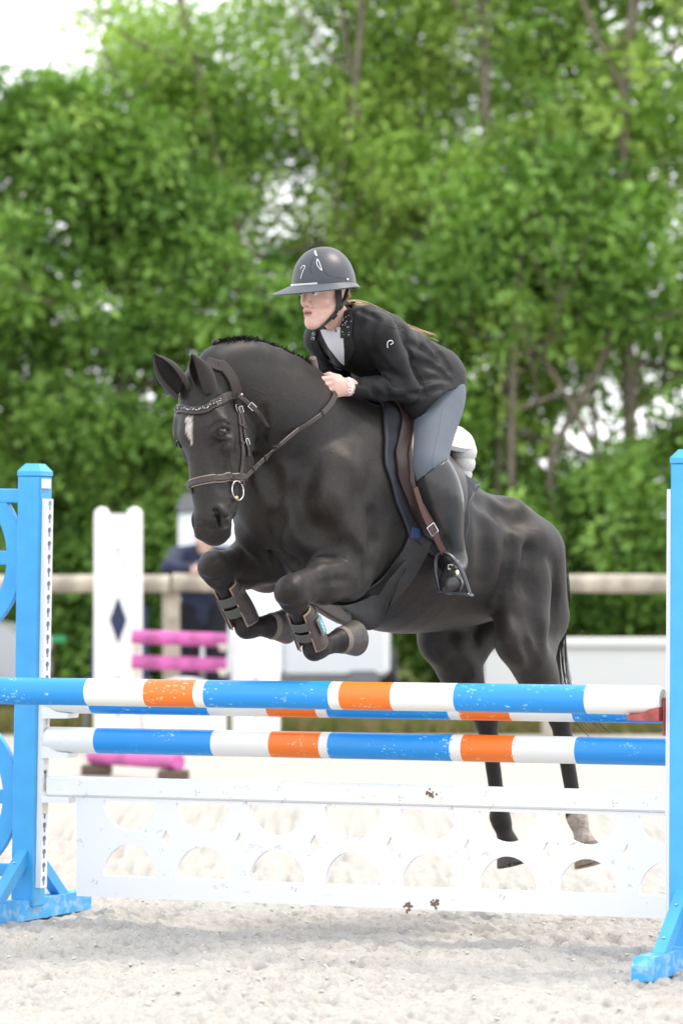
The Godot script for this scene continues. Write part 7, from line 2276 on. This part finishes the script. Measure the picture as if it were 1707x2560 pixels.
	# harness
	for sg in [1.0, -1.0]:
		for q in [[[rp(0.020, 0.03, 0.09 * sg), rp(0.010, -0.01, 0.085 * sg), rp(0.004, -0.045, 0.075 * sg), rp(0.006, -0.062, 0.070 * sg)], 0.024], [[rp(-0.055, 0.02, 0.085 * sg), rp(-0.040, -0.015, 0.085 * sg), rp(-0.018, -0.045, 0.078 * sg), rp(0.002, -0.062, 0.070 * sg)], 0.020], [[rp(0.006, -0.060, 0.068 * sg), rp(0.018, -0.085, 0.058 * sg), rp(0.045, -0.112, 0.035 * sg), rp(0.058, -0.126, 0.0)], 0.016]]:
			var l := laid(hf, spline(q[0], 5), 0.004)
			s = Shape.new()
			s.strap(l[0], l[1], q[1], 0.004)
			obj("harness_strap", s.mesh(), MT.rubber, he)
		var l2 := laid(hf, [rp(0.014, -0.078, 0.062 * sg), rp(0.026, -0.094, 0.052 * sg)], 0.008)
		s = Shape.new()
		s.strap(l2[0], l2[1], 0.022, 0.006)
		obj("clip", s.mesh(), MT.rubber, he)
	# crop
	var cr := thing("riding_crop", "brown handled riding crop held upright in the rider's hand", "riding crop", HORSE_AT)
	s = Shape.new()
	s.tube([LINE.crop[0], LINE.crop[0].lerp(LINE.crop[1], 0.06), LINE.crop[1], LINE.crop[2]], [0.0125, 0.0138, 0.0115, 0.010], 14)
	obj("grip", s.mesh(), mat(0.28, 0.22, 0.19, 0.75, {"tex": fine, "scale": 40.0, "bump": fine, "depth": 0.05}), cr)
	s = Shape.new()
	s.tube(spline([LINE.crop[2], LINE.crop[3], LINE.crop[4]], 4), [0.005, 0.005, 0.0045, 0.004, 0.004, 0.0038, 0.0035, 0.003, 0.003], 8)
	obj("shaft", s.mesh(), MT.rubber, cr)

# ---------------------------------------------------------------- helpers
var rng := RandomNumberGenerator.new()
var names := {}
var MT := {}

func numbered(called: String) -> String:
	var n: int = names.get(called, 0)
	names[called] = n + 1
	return called if n == 0 else "%s_%03d" % [called, n]

func thing(called: String, label: String, category: String, at := Vector3.ZERO, turn := 0.0, group := "") -> Node3D:
	var o := Node3D.new()
	o.name = numbered(called)
	add_child(o)
	o.position = at
	o.rotation.y = turn
	tag(o, label, category, group)
	return o

func tag(o: Node, label: String, category := "", group := "", kind := "") -> void:
	if label: o.set_meta("label", label)
	if category: o.set_meta("category", category)
	if group: o.set_meta("group", group)
	if kind: o.set_meta("kind", kind)

func obj(called: String, mesh: Mesh, m: Material, parent: Node = null, at := Vector3.ZERO) -> MeshInstance3D:
	var o := MeshInstance3D.new()
	o.mesh = mesh
	o.material_override = m
	if parent == null or parent == self:
		o.name = numbered(called)
		add_child(o)
	else:
		o.name = called
		parent.add_child(o, true)
	o.position = at
	return o

func copy(o: Node3D, label := "") -> Node3D:
	var c: Node3D = o.duplicate()
	c.name = numbered(String(o.name).rstrip("0123456789").trim_suffix("_"))
	add_child(c)
	if label: c.set_meta("label", label)
	return c

func noise_image(size: int, seed_: int, freq: float, octaves: int, lo: Color, hi: Color, power := 1.0) -> ImageTexture:
	var n := FastNoiseLite.new()
	n.seed = seed_
	n.frequency = freq
	n.fractal_octaves = octaves
	var src := n.get_seamless_image(size, size)
	var im := Image.create(size, size, true, Image.FORMAT_RGB8)
	for y in size:
		for x in size:
			im.set_pixel(x, y, lo.lerp(hi, pow(src.get_pixel(x, y).r, power)))
	im.generate_mipmaps()
	return ImageTexture.create_from_image(im)

# linear base colour, roughness, options
func mat(r: float, g: float, b: float, rough := 0.6, o := {}) -> StandardMaterial3D:
	var m := StandardMaterial3D.new()
	m.albedo_color = Color(r, g, b).linear_to_srgb()
	m.roughness = rough
	m.metallic_specular = o.get("spec", 0.5)
	m.metallic = o.get("metal", 0.0)
	if o.has("tex"):
		m.albedo_texture = o.tex
		m.uv1_triplanar = true
		m.uv1_world_triplanar = o.get("world", false)
		m.uv1_scale = Vector3.ONE * o.get("scale", 1.0)
	if o.has("bump"):
		m.heightmap_enabled = true
		m.heightmap_texture = o.bump
		m.heightmap_scale = o.get("depth", 0.2)
	if o.has("rim"):
		m.rim_enabled = true
		m.rim = o.rim
	if o.has("coat"):
		m.clearcoat_enabled = true
		m.clearcoat = o.coat
		m.clearcoat_roughness = o.get("coat_rough", 0.2)
	if o.has("sss"):
		m.subsurf_scatter_enabled = true
		m.subsurf_scatter_strength = o.sss
	if o.has("vc"):
		m.vertex_color_use_as_albedo = true
	if o.has("back"):
		m.backlight_enabled = true
		m.backlight = o.back
	m.cull_mode = BaseMaterial3D.CULL_DISABLED if o.get("both", false) else BaseMaterial3D.CULL_BACK
	return m

func mesh_of(p: PackedVector3Array, n: PackedVector3Array, i: PackedInt32Array, c := PackedColorArray(), uv := PackedVector2Array()) -> ArrayMesh:
	var arr := []
	arr.resize(Mesh.ARRAY_MAX)
	arr[Mesh.ARRAY_VERTEX] = p
	arr[Mesh.ARRAY_NORMAL] = n
	arr[Mesh.ARRAY_INDEX] = i
	if c.size(): arr[Mesh.ARRAY_COLOR] = c
	if uv.size(): arr[Mesh.ARRAY_TEX_UV] = uv
	var m := ArrayMesh.new()
	m.add_surface_from_arrays(Mesh.PRIMITIVE_TRIANGLES, arr)
	return m

# collects shapes; every face keeps its own corners
class Shape:
	var p := PackedVector3Array()
	var n := PackedVector3Array()
	var i := PackedInt32Array()
	var uv := PackedVector2Array()
	func tri(a: Vector3, b: Vector3, c: Vector3, na := Vector3.ZERO, nb := Vector3.ZERO, nc := Vector3.ZERO) -> void:
		if na == Vector3.ZERO:
			na = (c - a).cross(b - a).normalized()
			nb = na
			nc = na
		var s := p.size()
		p.append_array([a, b, c])
		n.append_array([na, nb, nc])
		i.append_array([s, s + 1, s + 2])
	# corners run clockwise seen from outside
	func quad(a: Vector3, b: Vector3, c: Vector3, d: Vector3) -> void:
		tri(a, b, c)
		tri(a, c, d)
	func box(c: Vector3, size: Vector3, bv := 0.0, bs := Basis.IDENTITY) -> void:
		var h := size * 0.5
		if bv <= 0.0:
			bv = 0.0005
		bv = minf(bv, minf(h.x, minf(h.y, h.z)) * 0.9)
		# points of the three faces at every corner
		for ax in 3:
			var u := (ax + 1) % 3
			var v := (ax + 2) % 3
			for s in [-1.0, 1.0]:
				var q := []
				for e in [[-1.0, -1.0], [1.0, -1.0], [1.0, 1.0], [-1.0, 1.0]]:
					var k := Vector3.ZERO
					k[ax] = s * h[ax]
					k[u] = e[0] * (h[u] - bv)
					k[v] = e[1] * (h[v] - bv)
					q.append(c + bs * k)
				if s > 0.0: quad(q[0], q[3], q[2], q[1])
				else: quad(q[0], q[1], q[2], q[3])
		for ax in 3: # edges along ax
			var u := (ax + 1) % 3
			var v := (ax + 2) % 3
			for su in [-1.0, 1.0]:
				for sv in [-1.0, 1.0]:
					var q := []
					for e in [[-1.0, 0], [1.0, 0], [1.0, 1], [-1.0, 1]]:
						var k := Vector3.ZERO
						k[ax] = e[0] * (h[ax] - bv)
						k[u] = su * (h[u] - (bv if e[1] == 0 else 0.0))
						k[v] = sv * (h[v] - (0.0 if e[1] == 0 else bv))
						q.append(c + bs * k)
					if su * sv > 0.0: quad(q[0], q[3], q[2], q[1])
					else: quad(q[0], q[1], q[2], q[3])
		for sx in [-1.0, 1.0]:
			for sy in [-1.0, 1.0]:
				for sz in [-1.0, 1.0]:
					var a := c + bs * Vector3(sx * h.x, sy * (h.y - bv), sz * (h.z - bv))
					var b := c + bs * Vector3(sx * (h.x - bv), sy * h.y, sz * (h.z - bv))
					var d := c + bs * Vector3(sx * (h.x - bv), sy * (h.y - bv), sz * h.z)
					if sx * sy * sz > 0.0: tri(a, d, b)
					else: tri(a, b, d)
	func tube(pts: Array, rad: Array, sides := 10, caps := true, flat := 1.0, flat_dir := Vector3.ZERO) -> void:
		var m := pts.size()
		var ref := Vector3.UP if absf((pts[m - 1] - pts[0]).normalized().y) < 0.9 else Vector3.RIGHT
		if flat_dir != Vector3.ZERO: ref = flat_dir
		var s0 := p.size()
		for a in m:
			var t: Vector3 = (pts[mini(a + 1, m - 1)] - pts[maxi(a - 1, 0)]).normalized()
			var u := (ref - t * ref.dot(t)).normalized()
			var v := t.cross(u)
			ref = u
			for k in sides:
				var g := TAU * k / sides
				var e := u * (cos(g) * flat) + v * sin(g)
				p.append(pts[a] + e * rad[a])
				n.append((u * cos(g) / flat + v * sin(g)).normalized())
		for a in m - 1:
			for k in sides:
				var q0 := s0 + a * sides + k
				var q1 := s0 + a * sides + (k + 1) % sides
				i.append_array([q0, q1 + sides, q1, q0, q0 + sides, q1 + sides])
		if caps:
			for e in 2:
				var at: int = 0 if e == 0 else m - 1
				var t: Vector3 = (pts[mini(at + 1, m - 1)] - pts[maxi(at - 1, 0)]).normalized() * (-1.0 if e == 0 else 1.0)
				var c := p.size()
				p.append(pts[at])
				n.append(t)
				for k in sides:
					p.append(p[s0 + at * sides + k])
					n.append(t)
				for k in sides:
					var x := c + 1 + k
					var y := c + 1 + (k + 1) % sides
					if e == 0: i.append_array([c, x, y])
					else: i.append_array([c, y, x])
	# a strap: width across, thickness along the normals
	func strap(pts: Array, nor: Array, width: float, thick: float, closed := false, widths := []) -> void:
		var m := pts.size()
		var ring := []
		for a in m:
			var nx: Vector3 = pts[(a + 1) % m] if closed else pts[mini(a + 1, m - 1)]
			var pv: Vector3 = pts[(a - 1 + m) % m] if closed else pts[maxi(a - 1, 0)]
			var t: Vector3 = (nx - pv).normalized()
			var u: Vector3 = (nor[a] - t * t.dot(nor[a])).normalized()
			var w: Vector3 = t.cross(u) * ((widths[a] if widths.size() else width) * 0.5)
			var c: Vector3 = pts[a]
			u *= thick
			ring.append([c - w, c - w * 1.02 + u * 0.6, c - w * 0.86 + u, c + w * 0.86 + u, c + w * 1.02 + u * 0.6, c + w])
		for a in (m if closed else m - 1):
			var r: Array = ring[a]
			var s: Array = ring[(a + 1) % m]
			for k in 6:
				quad(r[k], s[k], s[(k + 1) % 6], r[(k + 1) % 6])
		if not closed:
			for k in range(1, 5):
				tri(ring[0][0], ring[0][k], ring[0][k + 1])
				tri(ring[m - 1][0], ring[m - 1][k + 1], ring[m - 1][k])
	# flat outline in x-y drawn out along z
	func prism(poly: PackedVector2Array, z0: float, z1: float, tf := Transform3D.IDENTITY) -> void:
		var ids := Geometry2D.triangulate_polygon(poly)
		var cw := Geometry2D.is_polygon_clockwise(poly)
		for k in range(0, ids.size(), 3):
			var a := poly[ids[k]]
			var b := poly[ids[k + 1]]
			var c := poly[ids[k + 2]]
			var turn := (b - a).cross(c - a) > 0.0
			for z in [z0, z1]:
				var q := [tf * Vector3(a.x, a.y, z), tf * Vector3(b.x, b.y, z), tf * Vector3(c.x, c.y, z)]
				if turn == (z == z1): tri(q[0], q[2], q[1])
				else: tri(q[0], q[1], q[2])
		var m := poly.size()
		for k in m:
			var a := poly[k]
			var b := poly[(k + 1) % m]
			if cw:
				var s := a
				a = b
				b = s
			quad(tf * Vector3(a.x, a.y, z0), tf * Vector3(a.x, a.y, z1), tf * Vector3(b.x, b.y, z1), tf * Vector3(b.x, b.y, z0))
	# rows of points as a sheet with thickness along the given normals
	func sheet(rows: Array, nor: Array, thick: float) -> void:
		var a := rows.size()
		var b: int = rows[0].size()
		var s := p.size()
		for side in 2:
			for y in a:
				for x in b:
					var q: Vector3 = rows[y][x]
					var u: Vector3 = nor[y][x]
					p.append(q + u * (thick if side == 0 else 0.0))
					n.append(u if side == 0 else -u)
		for side in 2:
			var o := s + side * a * b
			for y in a - 1:
				for x in b - 1:
					var q := [o + y * b + x, o + y * b + x + 1, o + (y + 1) * b + x + 1, o + (y + 1) * b + x]
					var out: Vector3 = (p[q[2]] - p[q[0]]).cross(p[q[1]] - p[q[0]])
					if out.dot(n[q[0]]) > 0.0: i.append_array([q[0], q[1], q[2], q[0], q[2], q[3]])
					else: i.append_array([q[0], q[2], q[1], q[0], q[3], q[2]])
		var rim := []
		for x in b: rim.append(x)
		for y in range(1, a): rim.append(y * b + b - 1)
		for x in range(b - 2, -1, -1): rim.append((a - 1) * b + x)
		for y in range(a - 2, 0, -1): rim.append(y * b)
		for k in rim.size():
			var q0: int = s + rim[k]
			var q1: int = s + rim[(k + 1) % rim.size()]
			var v := a * b
			var c0 := p[q0]; var c1 := p[q1]; var c2 := p[q1 + v]; var c3 := p[q0 + v]
			var inside: Vector3 = p[s + (a / 2) * b + b / 2] - c0
			if (c2 - c0).cross(c1 - c0).dot(inside) < 0.0:
				tri(c0, c1, c2); tri(c0, c2, c3)
			else:
				tri(c0, c2, c1); tri(c0, c3, c2)
	func ball(c: Vector3, r: Vector3, bs := Basis.IDENTITY, rings := 10, segs := 16, lo := -PI / 2, hi := PI / 2) -> void:
		var s := p.size()
		for y in rings + 1:
			var e := lo + (hi - lo) * y / rings
			for x in segs + 1:
				var g := TAU * x / segs
				var d := Vector3(cos(e) * cos(g), sin(e), cos(e) * sin(g))
				p.append(c + bs * (d * r))
				n.append((bs * (d / r)).normalized())
		for y in rings:
			for x in segs:
				var q := s + y * (segs + 1) + x
				i.append_array([q, q + segs + 2, q + segs + 1, q, q + 1, q + segs + 2])
	func mesh() -> ArrayMesh:
		var arr := []
		arr.resize(Mesh.ARRAY_MAX)
		arr[Mesh.ARRAY_VERTEX] = p
		arr[Mesh.ARRAY_NORMAL] = n
		arr[Mesh.ARRAY_INDEX] = i
		if uv.size() == p.size(): arr[Mesh.ARRAY_TEX_UV] = uv
		var m := ArrayMesh.new()
		m.add_surface_from_arrays(Mesh.PRIMITIVE_TRIANGLES, arr)
		return m

func spline(pts: Array, per: int) -> Array:
	var out := []
	var m := pts.size()
	for a in m - 1:
		for j in per:
			out.append(pts[a].cubic_interpolate(pts[a + 1], pts[maxi(a - 1, 0)], pts[mini(a + 2, m - 1)], float(j) / per))
	out.append(pts[m - 1])
	return out

func torus(c: Vector3, u: Vector3, v: Vector3, r: float, thin: float, segs := 24, sides := 8) -> Shape:
	var s := Shape.new()
	var pts := []
	var rad := []
	for k in segs + 1:
		var g := TAU * k / segs
		pts.append(c + u * (cos(g) * r) + v * (sin(g) * r))
		rad.append(thin)
	s.tube(pts, rad, sides, false, 1.0, u.cross(v).normalized())
	return s

# ---------------------------------------------------------------- smooth bodies
class Field:
	var a := PackedVector3Array()
	var ba := PackedVector3Array()
	var inv := PackedFloat32Array()
	var ra := PackedFloat32Array()
	var dr := PackedFloat32Array()
	var nn := PackedVector3Array()
	var sc := PackedFloat32Array()
	var cc := PackedFloat32Array()
	var kk := PackedFloat32Array()
	var sg := PackedFloat32Array()
	var every := PackedInt32Array()
	var lo := Vector3(1e9, 1e9, 1e9)
	var hi := Vector3(-1e9, -1e9, -1e9)
	func take_rows(rows: Array) -> void:
		for r in rows:
			add(Vector3(r[0], r[1], r[2]), Vector3(r[4], r[5], r[6]), r[3], r[7], Vector3(r[8], r[9], r[10]), r[11], r[12], r[13])
	func add(p: Vector3, q: Vector3, r0: float, r1: float, n := Vector3.RIGHT, w := 1.0, k := 0.02, s := 1.0) -> void:
		every.append(a.size())
		a.append(p); ba.append(q - p); inv.append(1.0 / maxf((q - p).length_squared(), 1e-9))
		ra.append(r0); dr.append(r1 - r0); nn.append(n); sc.append(1.0 / w - 1.0)
		cc.append((1.0 + w) * 0.5 if w < 1.0 else 1.0); kk.append(k); sg.append(s)
		if s > 0.0:
			var m := maxf(r0, r1) * maxf(w, 1.0)
			lo = lo.min(p.min(q) - Vector3(m, m, m)); hi = hi.max(p.max(q) + Vector3(m, m, m))
	func one(i: int, p: Vector3) -> float:
		var q := p - a[i]
		var n := nn[i]
		q += n * (q.dot(n) * sc[i])
		var h := clampf(q.dot(ba[i]) * inv[i], 0.0, 1.0)
		return ((q - ba[i] * h).length() - ra[i] - dr[i] * h) * cc[i]
	func d(p: Vector3, ids: PackedInt32Array) -> float:
		var r := 1.0
		for i in ids:
			var q := p - a[i]
			var n := nn[i]
			q += n * (q.dot(n) * sc[i])
			var h := clampf(q.dot(ba[i]) * inv[i], 0.0, 1.0)
			var e := ((q - ba[i] * h).length() - ra[i] - dr[i] * h) * cc[i]
			var k := kk[i]
			if sg[i] > 0.0:
				var g := maxf(k - absf(r - e), 0.0)
				r = minf(r, e) - g * g * 0.25 / k
			else:
				e = -e
				var g := maxf(k - absf(r - e), 0.0)
				r = maxf(r, e) + g * g * 0.25 / k
		return r
	func grad(p: Vector3, ids: PackedInt32Array, e := 0.002) -> Vector3:
		var w := d(p + Vector3(e, e, e), ids)
		var x := d(p + Vector3(e, -e, -e), ids)
		var y := d(p + Vector3(-e, e, -e), ids)
		var z := d(p + Vector3(-e, -e, e), ids)
		return Vector3(w + x - y - z, w - x + y - z, w - x - y + z) / (4.0 * e)
	func near(c: Vector3, ids: PackedInt32Array, reach: float) -> PackedInt32Array:
		var best := 1e9
		var ds := PackedFloat32Array()
		for i in ids:
			var e := one(i, c)
			ds.append(e)
			if sg[i] > 0.0:
				best = minf(best, e)
		var out := PackedInt32Array()
		for j in ids.size():
			var i := ids[j]
			if sg[i] > 0.0:
				if ds[j] < best + 2.0 * reach + kk[i]:
					out.append(i)
			elif ds[j] < 1.05 * reach + kk[i]:
				out.append(i)
		return out
	func to_surface(p: Vector3, lift := 0.0) -> Array:
		var ids := near(p, every, 0.12)
		var g := Vector3.UP
		for t in 5:
			g = grad(p, ids)
			p -= g * ((d(p, ids) - lift) / maxf(g.length_squared(), 0.2))
		return [p, g.normalized()]
	func cast(p: Vector3, dir: Vector3, far := 2.0, lift := 0.0, some := PackedInt32Array()) -> Vector3:
		var t := 0.0
		var ids := some if some.size() else every
		for i in 60:
			var e := d(p + dir * t, ids) - lift
			if e < 0.0008:
				break
			t += maxf(e * 0.8, 0.0005)
			if t > far:
				break
		return p + dir * t

var jobs := []
var done := {}
var lock := Mutex.new()
var job_field: Field
var job_cell := 0.01
const NB := 8

func net_block(at: int) -> void:
	var job: Array = jobs[at]
	var f := job_field
	var h := job_cell
	var base: Vector3i = job[0]
	var ids: PackedInt32Array = job[1]
	const S := NB + 2
	var s := PackedFloat32Array()
	s.resize(S * S * S)
	var o := Vector3(base) * h
	var n := 0
	for k in S:
		for j in S:
			for i in S:
				s[n] = f.d(o + Vector3(i - 1, j - 1, k - 1) * h, ids)
				n += 1
	var cells := {}
	var keys := []
	var pos := PackedVector3Array()
	var nor := PackedVector3Array()
	const C := NB + 1
	var offs := PackedInt32Array([0, 1, S, S + 1, S * S, S * S + 1, S * S + S, S * S + S + 1])
	var ea := PackedInt32Array([0, 2, 4, 6, 0, 1, 4, 5, 0, 1, 2, 3])
	var eb := PackedInt32Array([1, 3, 5, 7, 2, 3, 6, 7, 4, 5, 6, 7])
	for k in C:
		for j in C:
			for i in C:
				var b := (k * S + j) * S + i
				var c := 0
				for q in 8:
					if s[b + offs[q]] < 0.0:
						c += 1
				if c == 0 or c == 8:
					continue
				var sum := Vector3.ZERO
				var m := 0
				for e in 12:
					var u := s[b + offs[ea[e]]]
					var v := s[b + offs[eb[e]]]
					if (u < 0.0) != (v < 0.0):
						var t := u / (u - v)
						var pa := Vector3(ea[e] & 1, (ea[e] >> 1) & 1, ea[e] >> 2)
						var pb := Vector3(eb[e] & 1, (eb[e] >> 1) & 1, eb[e] >> 2)
						sum += pa + (pb - pa) * t
						m += 1
				var p := o + (Vector3(i - 1, j - 1, k - 1) + sum / m) * h
				var g := f.grad(p, ids, h * 0.35)
				var step := g * (f.d(p, ids) / maxf(g.length_squared(), 0.2))
				p -= step.limit_length(h * 0.5)
				cells[(k * C + j) * C + i] = pos.size()
				keys.append(base + Vector3i(i - 1, j - 1, k - 1))
				pos.append(p)
				nor.append(g.normalized())
	var quads := PackedInt32Array()
	var ax := [[1, S, C, C * C], [S, 1, C * C, 1], [S * S, 1, 1, C]]
	for k in range(1, C):
		for j in range(1, C):
			for i in range(1, C):
				var b := (k * S + j) * S + i
				var cb := (k * C + j) * C + i
				var u := s[b] < 0.0
				for t in 3:
					var v := s[b + (1 if t == 0 else S if t == 1 else S * S)] < 0.0
					if u == v:
						continue
					var d1: int = C if t == 0 else C * C if t == 1 else 1
					var d2: int = C * C if t == 0 else 1 if t == 1 else C
					var q0: int = cells.get(cb, -1)
					var q1: int = cells.get(cb - d1, -1)
					var q2: int = cells.get(cb - d1 - d2, -1)
					var q3: int = cells.get(cb - d2, -1)
					if q0 < 0 or q1 < 0 or q2 < 0 or q3 < 0:
						continue
					if u:
						quads.append_array([q0, q2, q1, q0, q3, q2])
					else:
						quads.append_array([q0, q1, q2, q0, q2, q3])
	lock.lock()
	done[at] = [keys, pos, nor, quads]
	lock.unlock()

# adds the surface of a field to lists of points, normals and indices
func net(f: Field, h: float, into := {}, lo := Vector3.INF, hi := Vector3.INF) -> Dictionary:
	if into.is_empty():
		into = {"p": PackedVector3Array(), "n": PackedVector3Array(), "i": PackedInt32Array()}
	jobs = []
	done = {}
	job_field = f
	job_cell = h
	if lo == Vector3.INF:
		lo = f.lo - Vector3.ONE * 0.03
		hi = f.hi + Vector3.ONE * 0.03
	var bs := h * NB
	var l := Vector3i((lo / (bs * 4)).floor())
	var g := Vector3i((hi / (bs * 4)).ceil())
	for z in range(l.z, g.z):
		for y in range(l.y, g.y):
			for x in range(l.x, g.x):
				var c := (Vector3(x, y, z) + Vector3.ONE * 0.5) * bs * 4
				var reach := bs * 4 * 0.87
				if absf(f.d(c, f.every)) > reach * 1.6:
					continue
				var some := f.near(c, f.every, reach)
				for m in 64:
					var b := Vector3i(x * 4 + (m & 3), y * 4 + ((m >> 2) & 3), z * 4 + (m >> 4))
					var cc := (Vector3(b) + Vector3.ONE * 0.5) * bs
					if absf(f.d(cc, some)) < bs * 1.5:
						jobs.append([b * NB, f.near(cc, some, bs * 0.95)])
	var t := WorkerThreadPool.add_group_task(net_block, jobs.size(), -1, true)
	WorkerThreadPool.wait_for_group_task_completion(t)
	var index := {}
	var ps: PackedVector3Array = into.p
	var ns: PackedVector3Array = into.n
	var tri: PackedInt32Array = into.i
	for at in jobs.size():
		var r: Array = done[at]
		var map := PackedInt32Array()
		var keys: Array = r[0]
		for v in keys.size():
			var got: int = index.get(keys[v], -1)
			if got < 0:
				got = ps.size()
				index[keys[v]] = got
				ps.append(r[1][v])
				ns.append(r[2][v])
			map.append(got)
		for q in r[3]:
			tri.append(map[q])
	into.p = ps
	into.n = ns
	into.i = tri
	done = {}
	return into
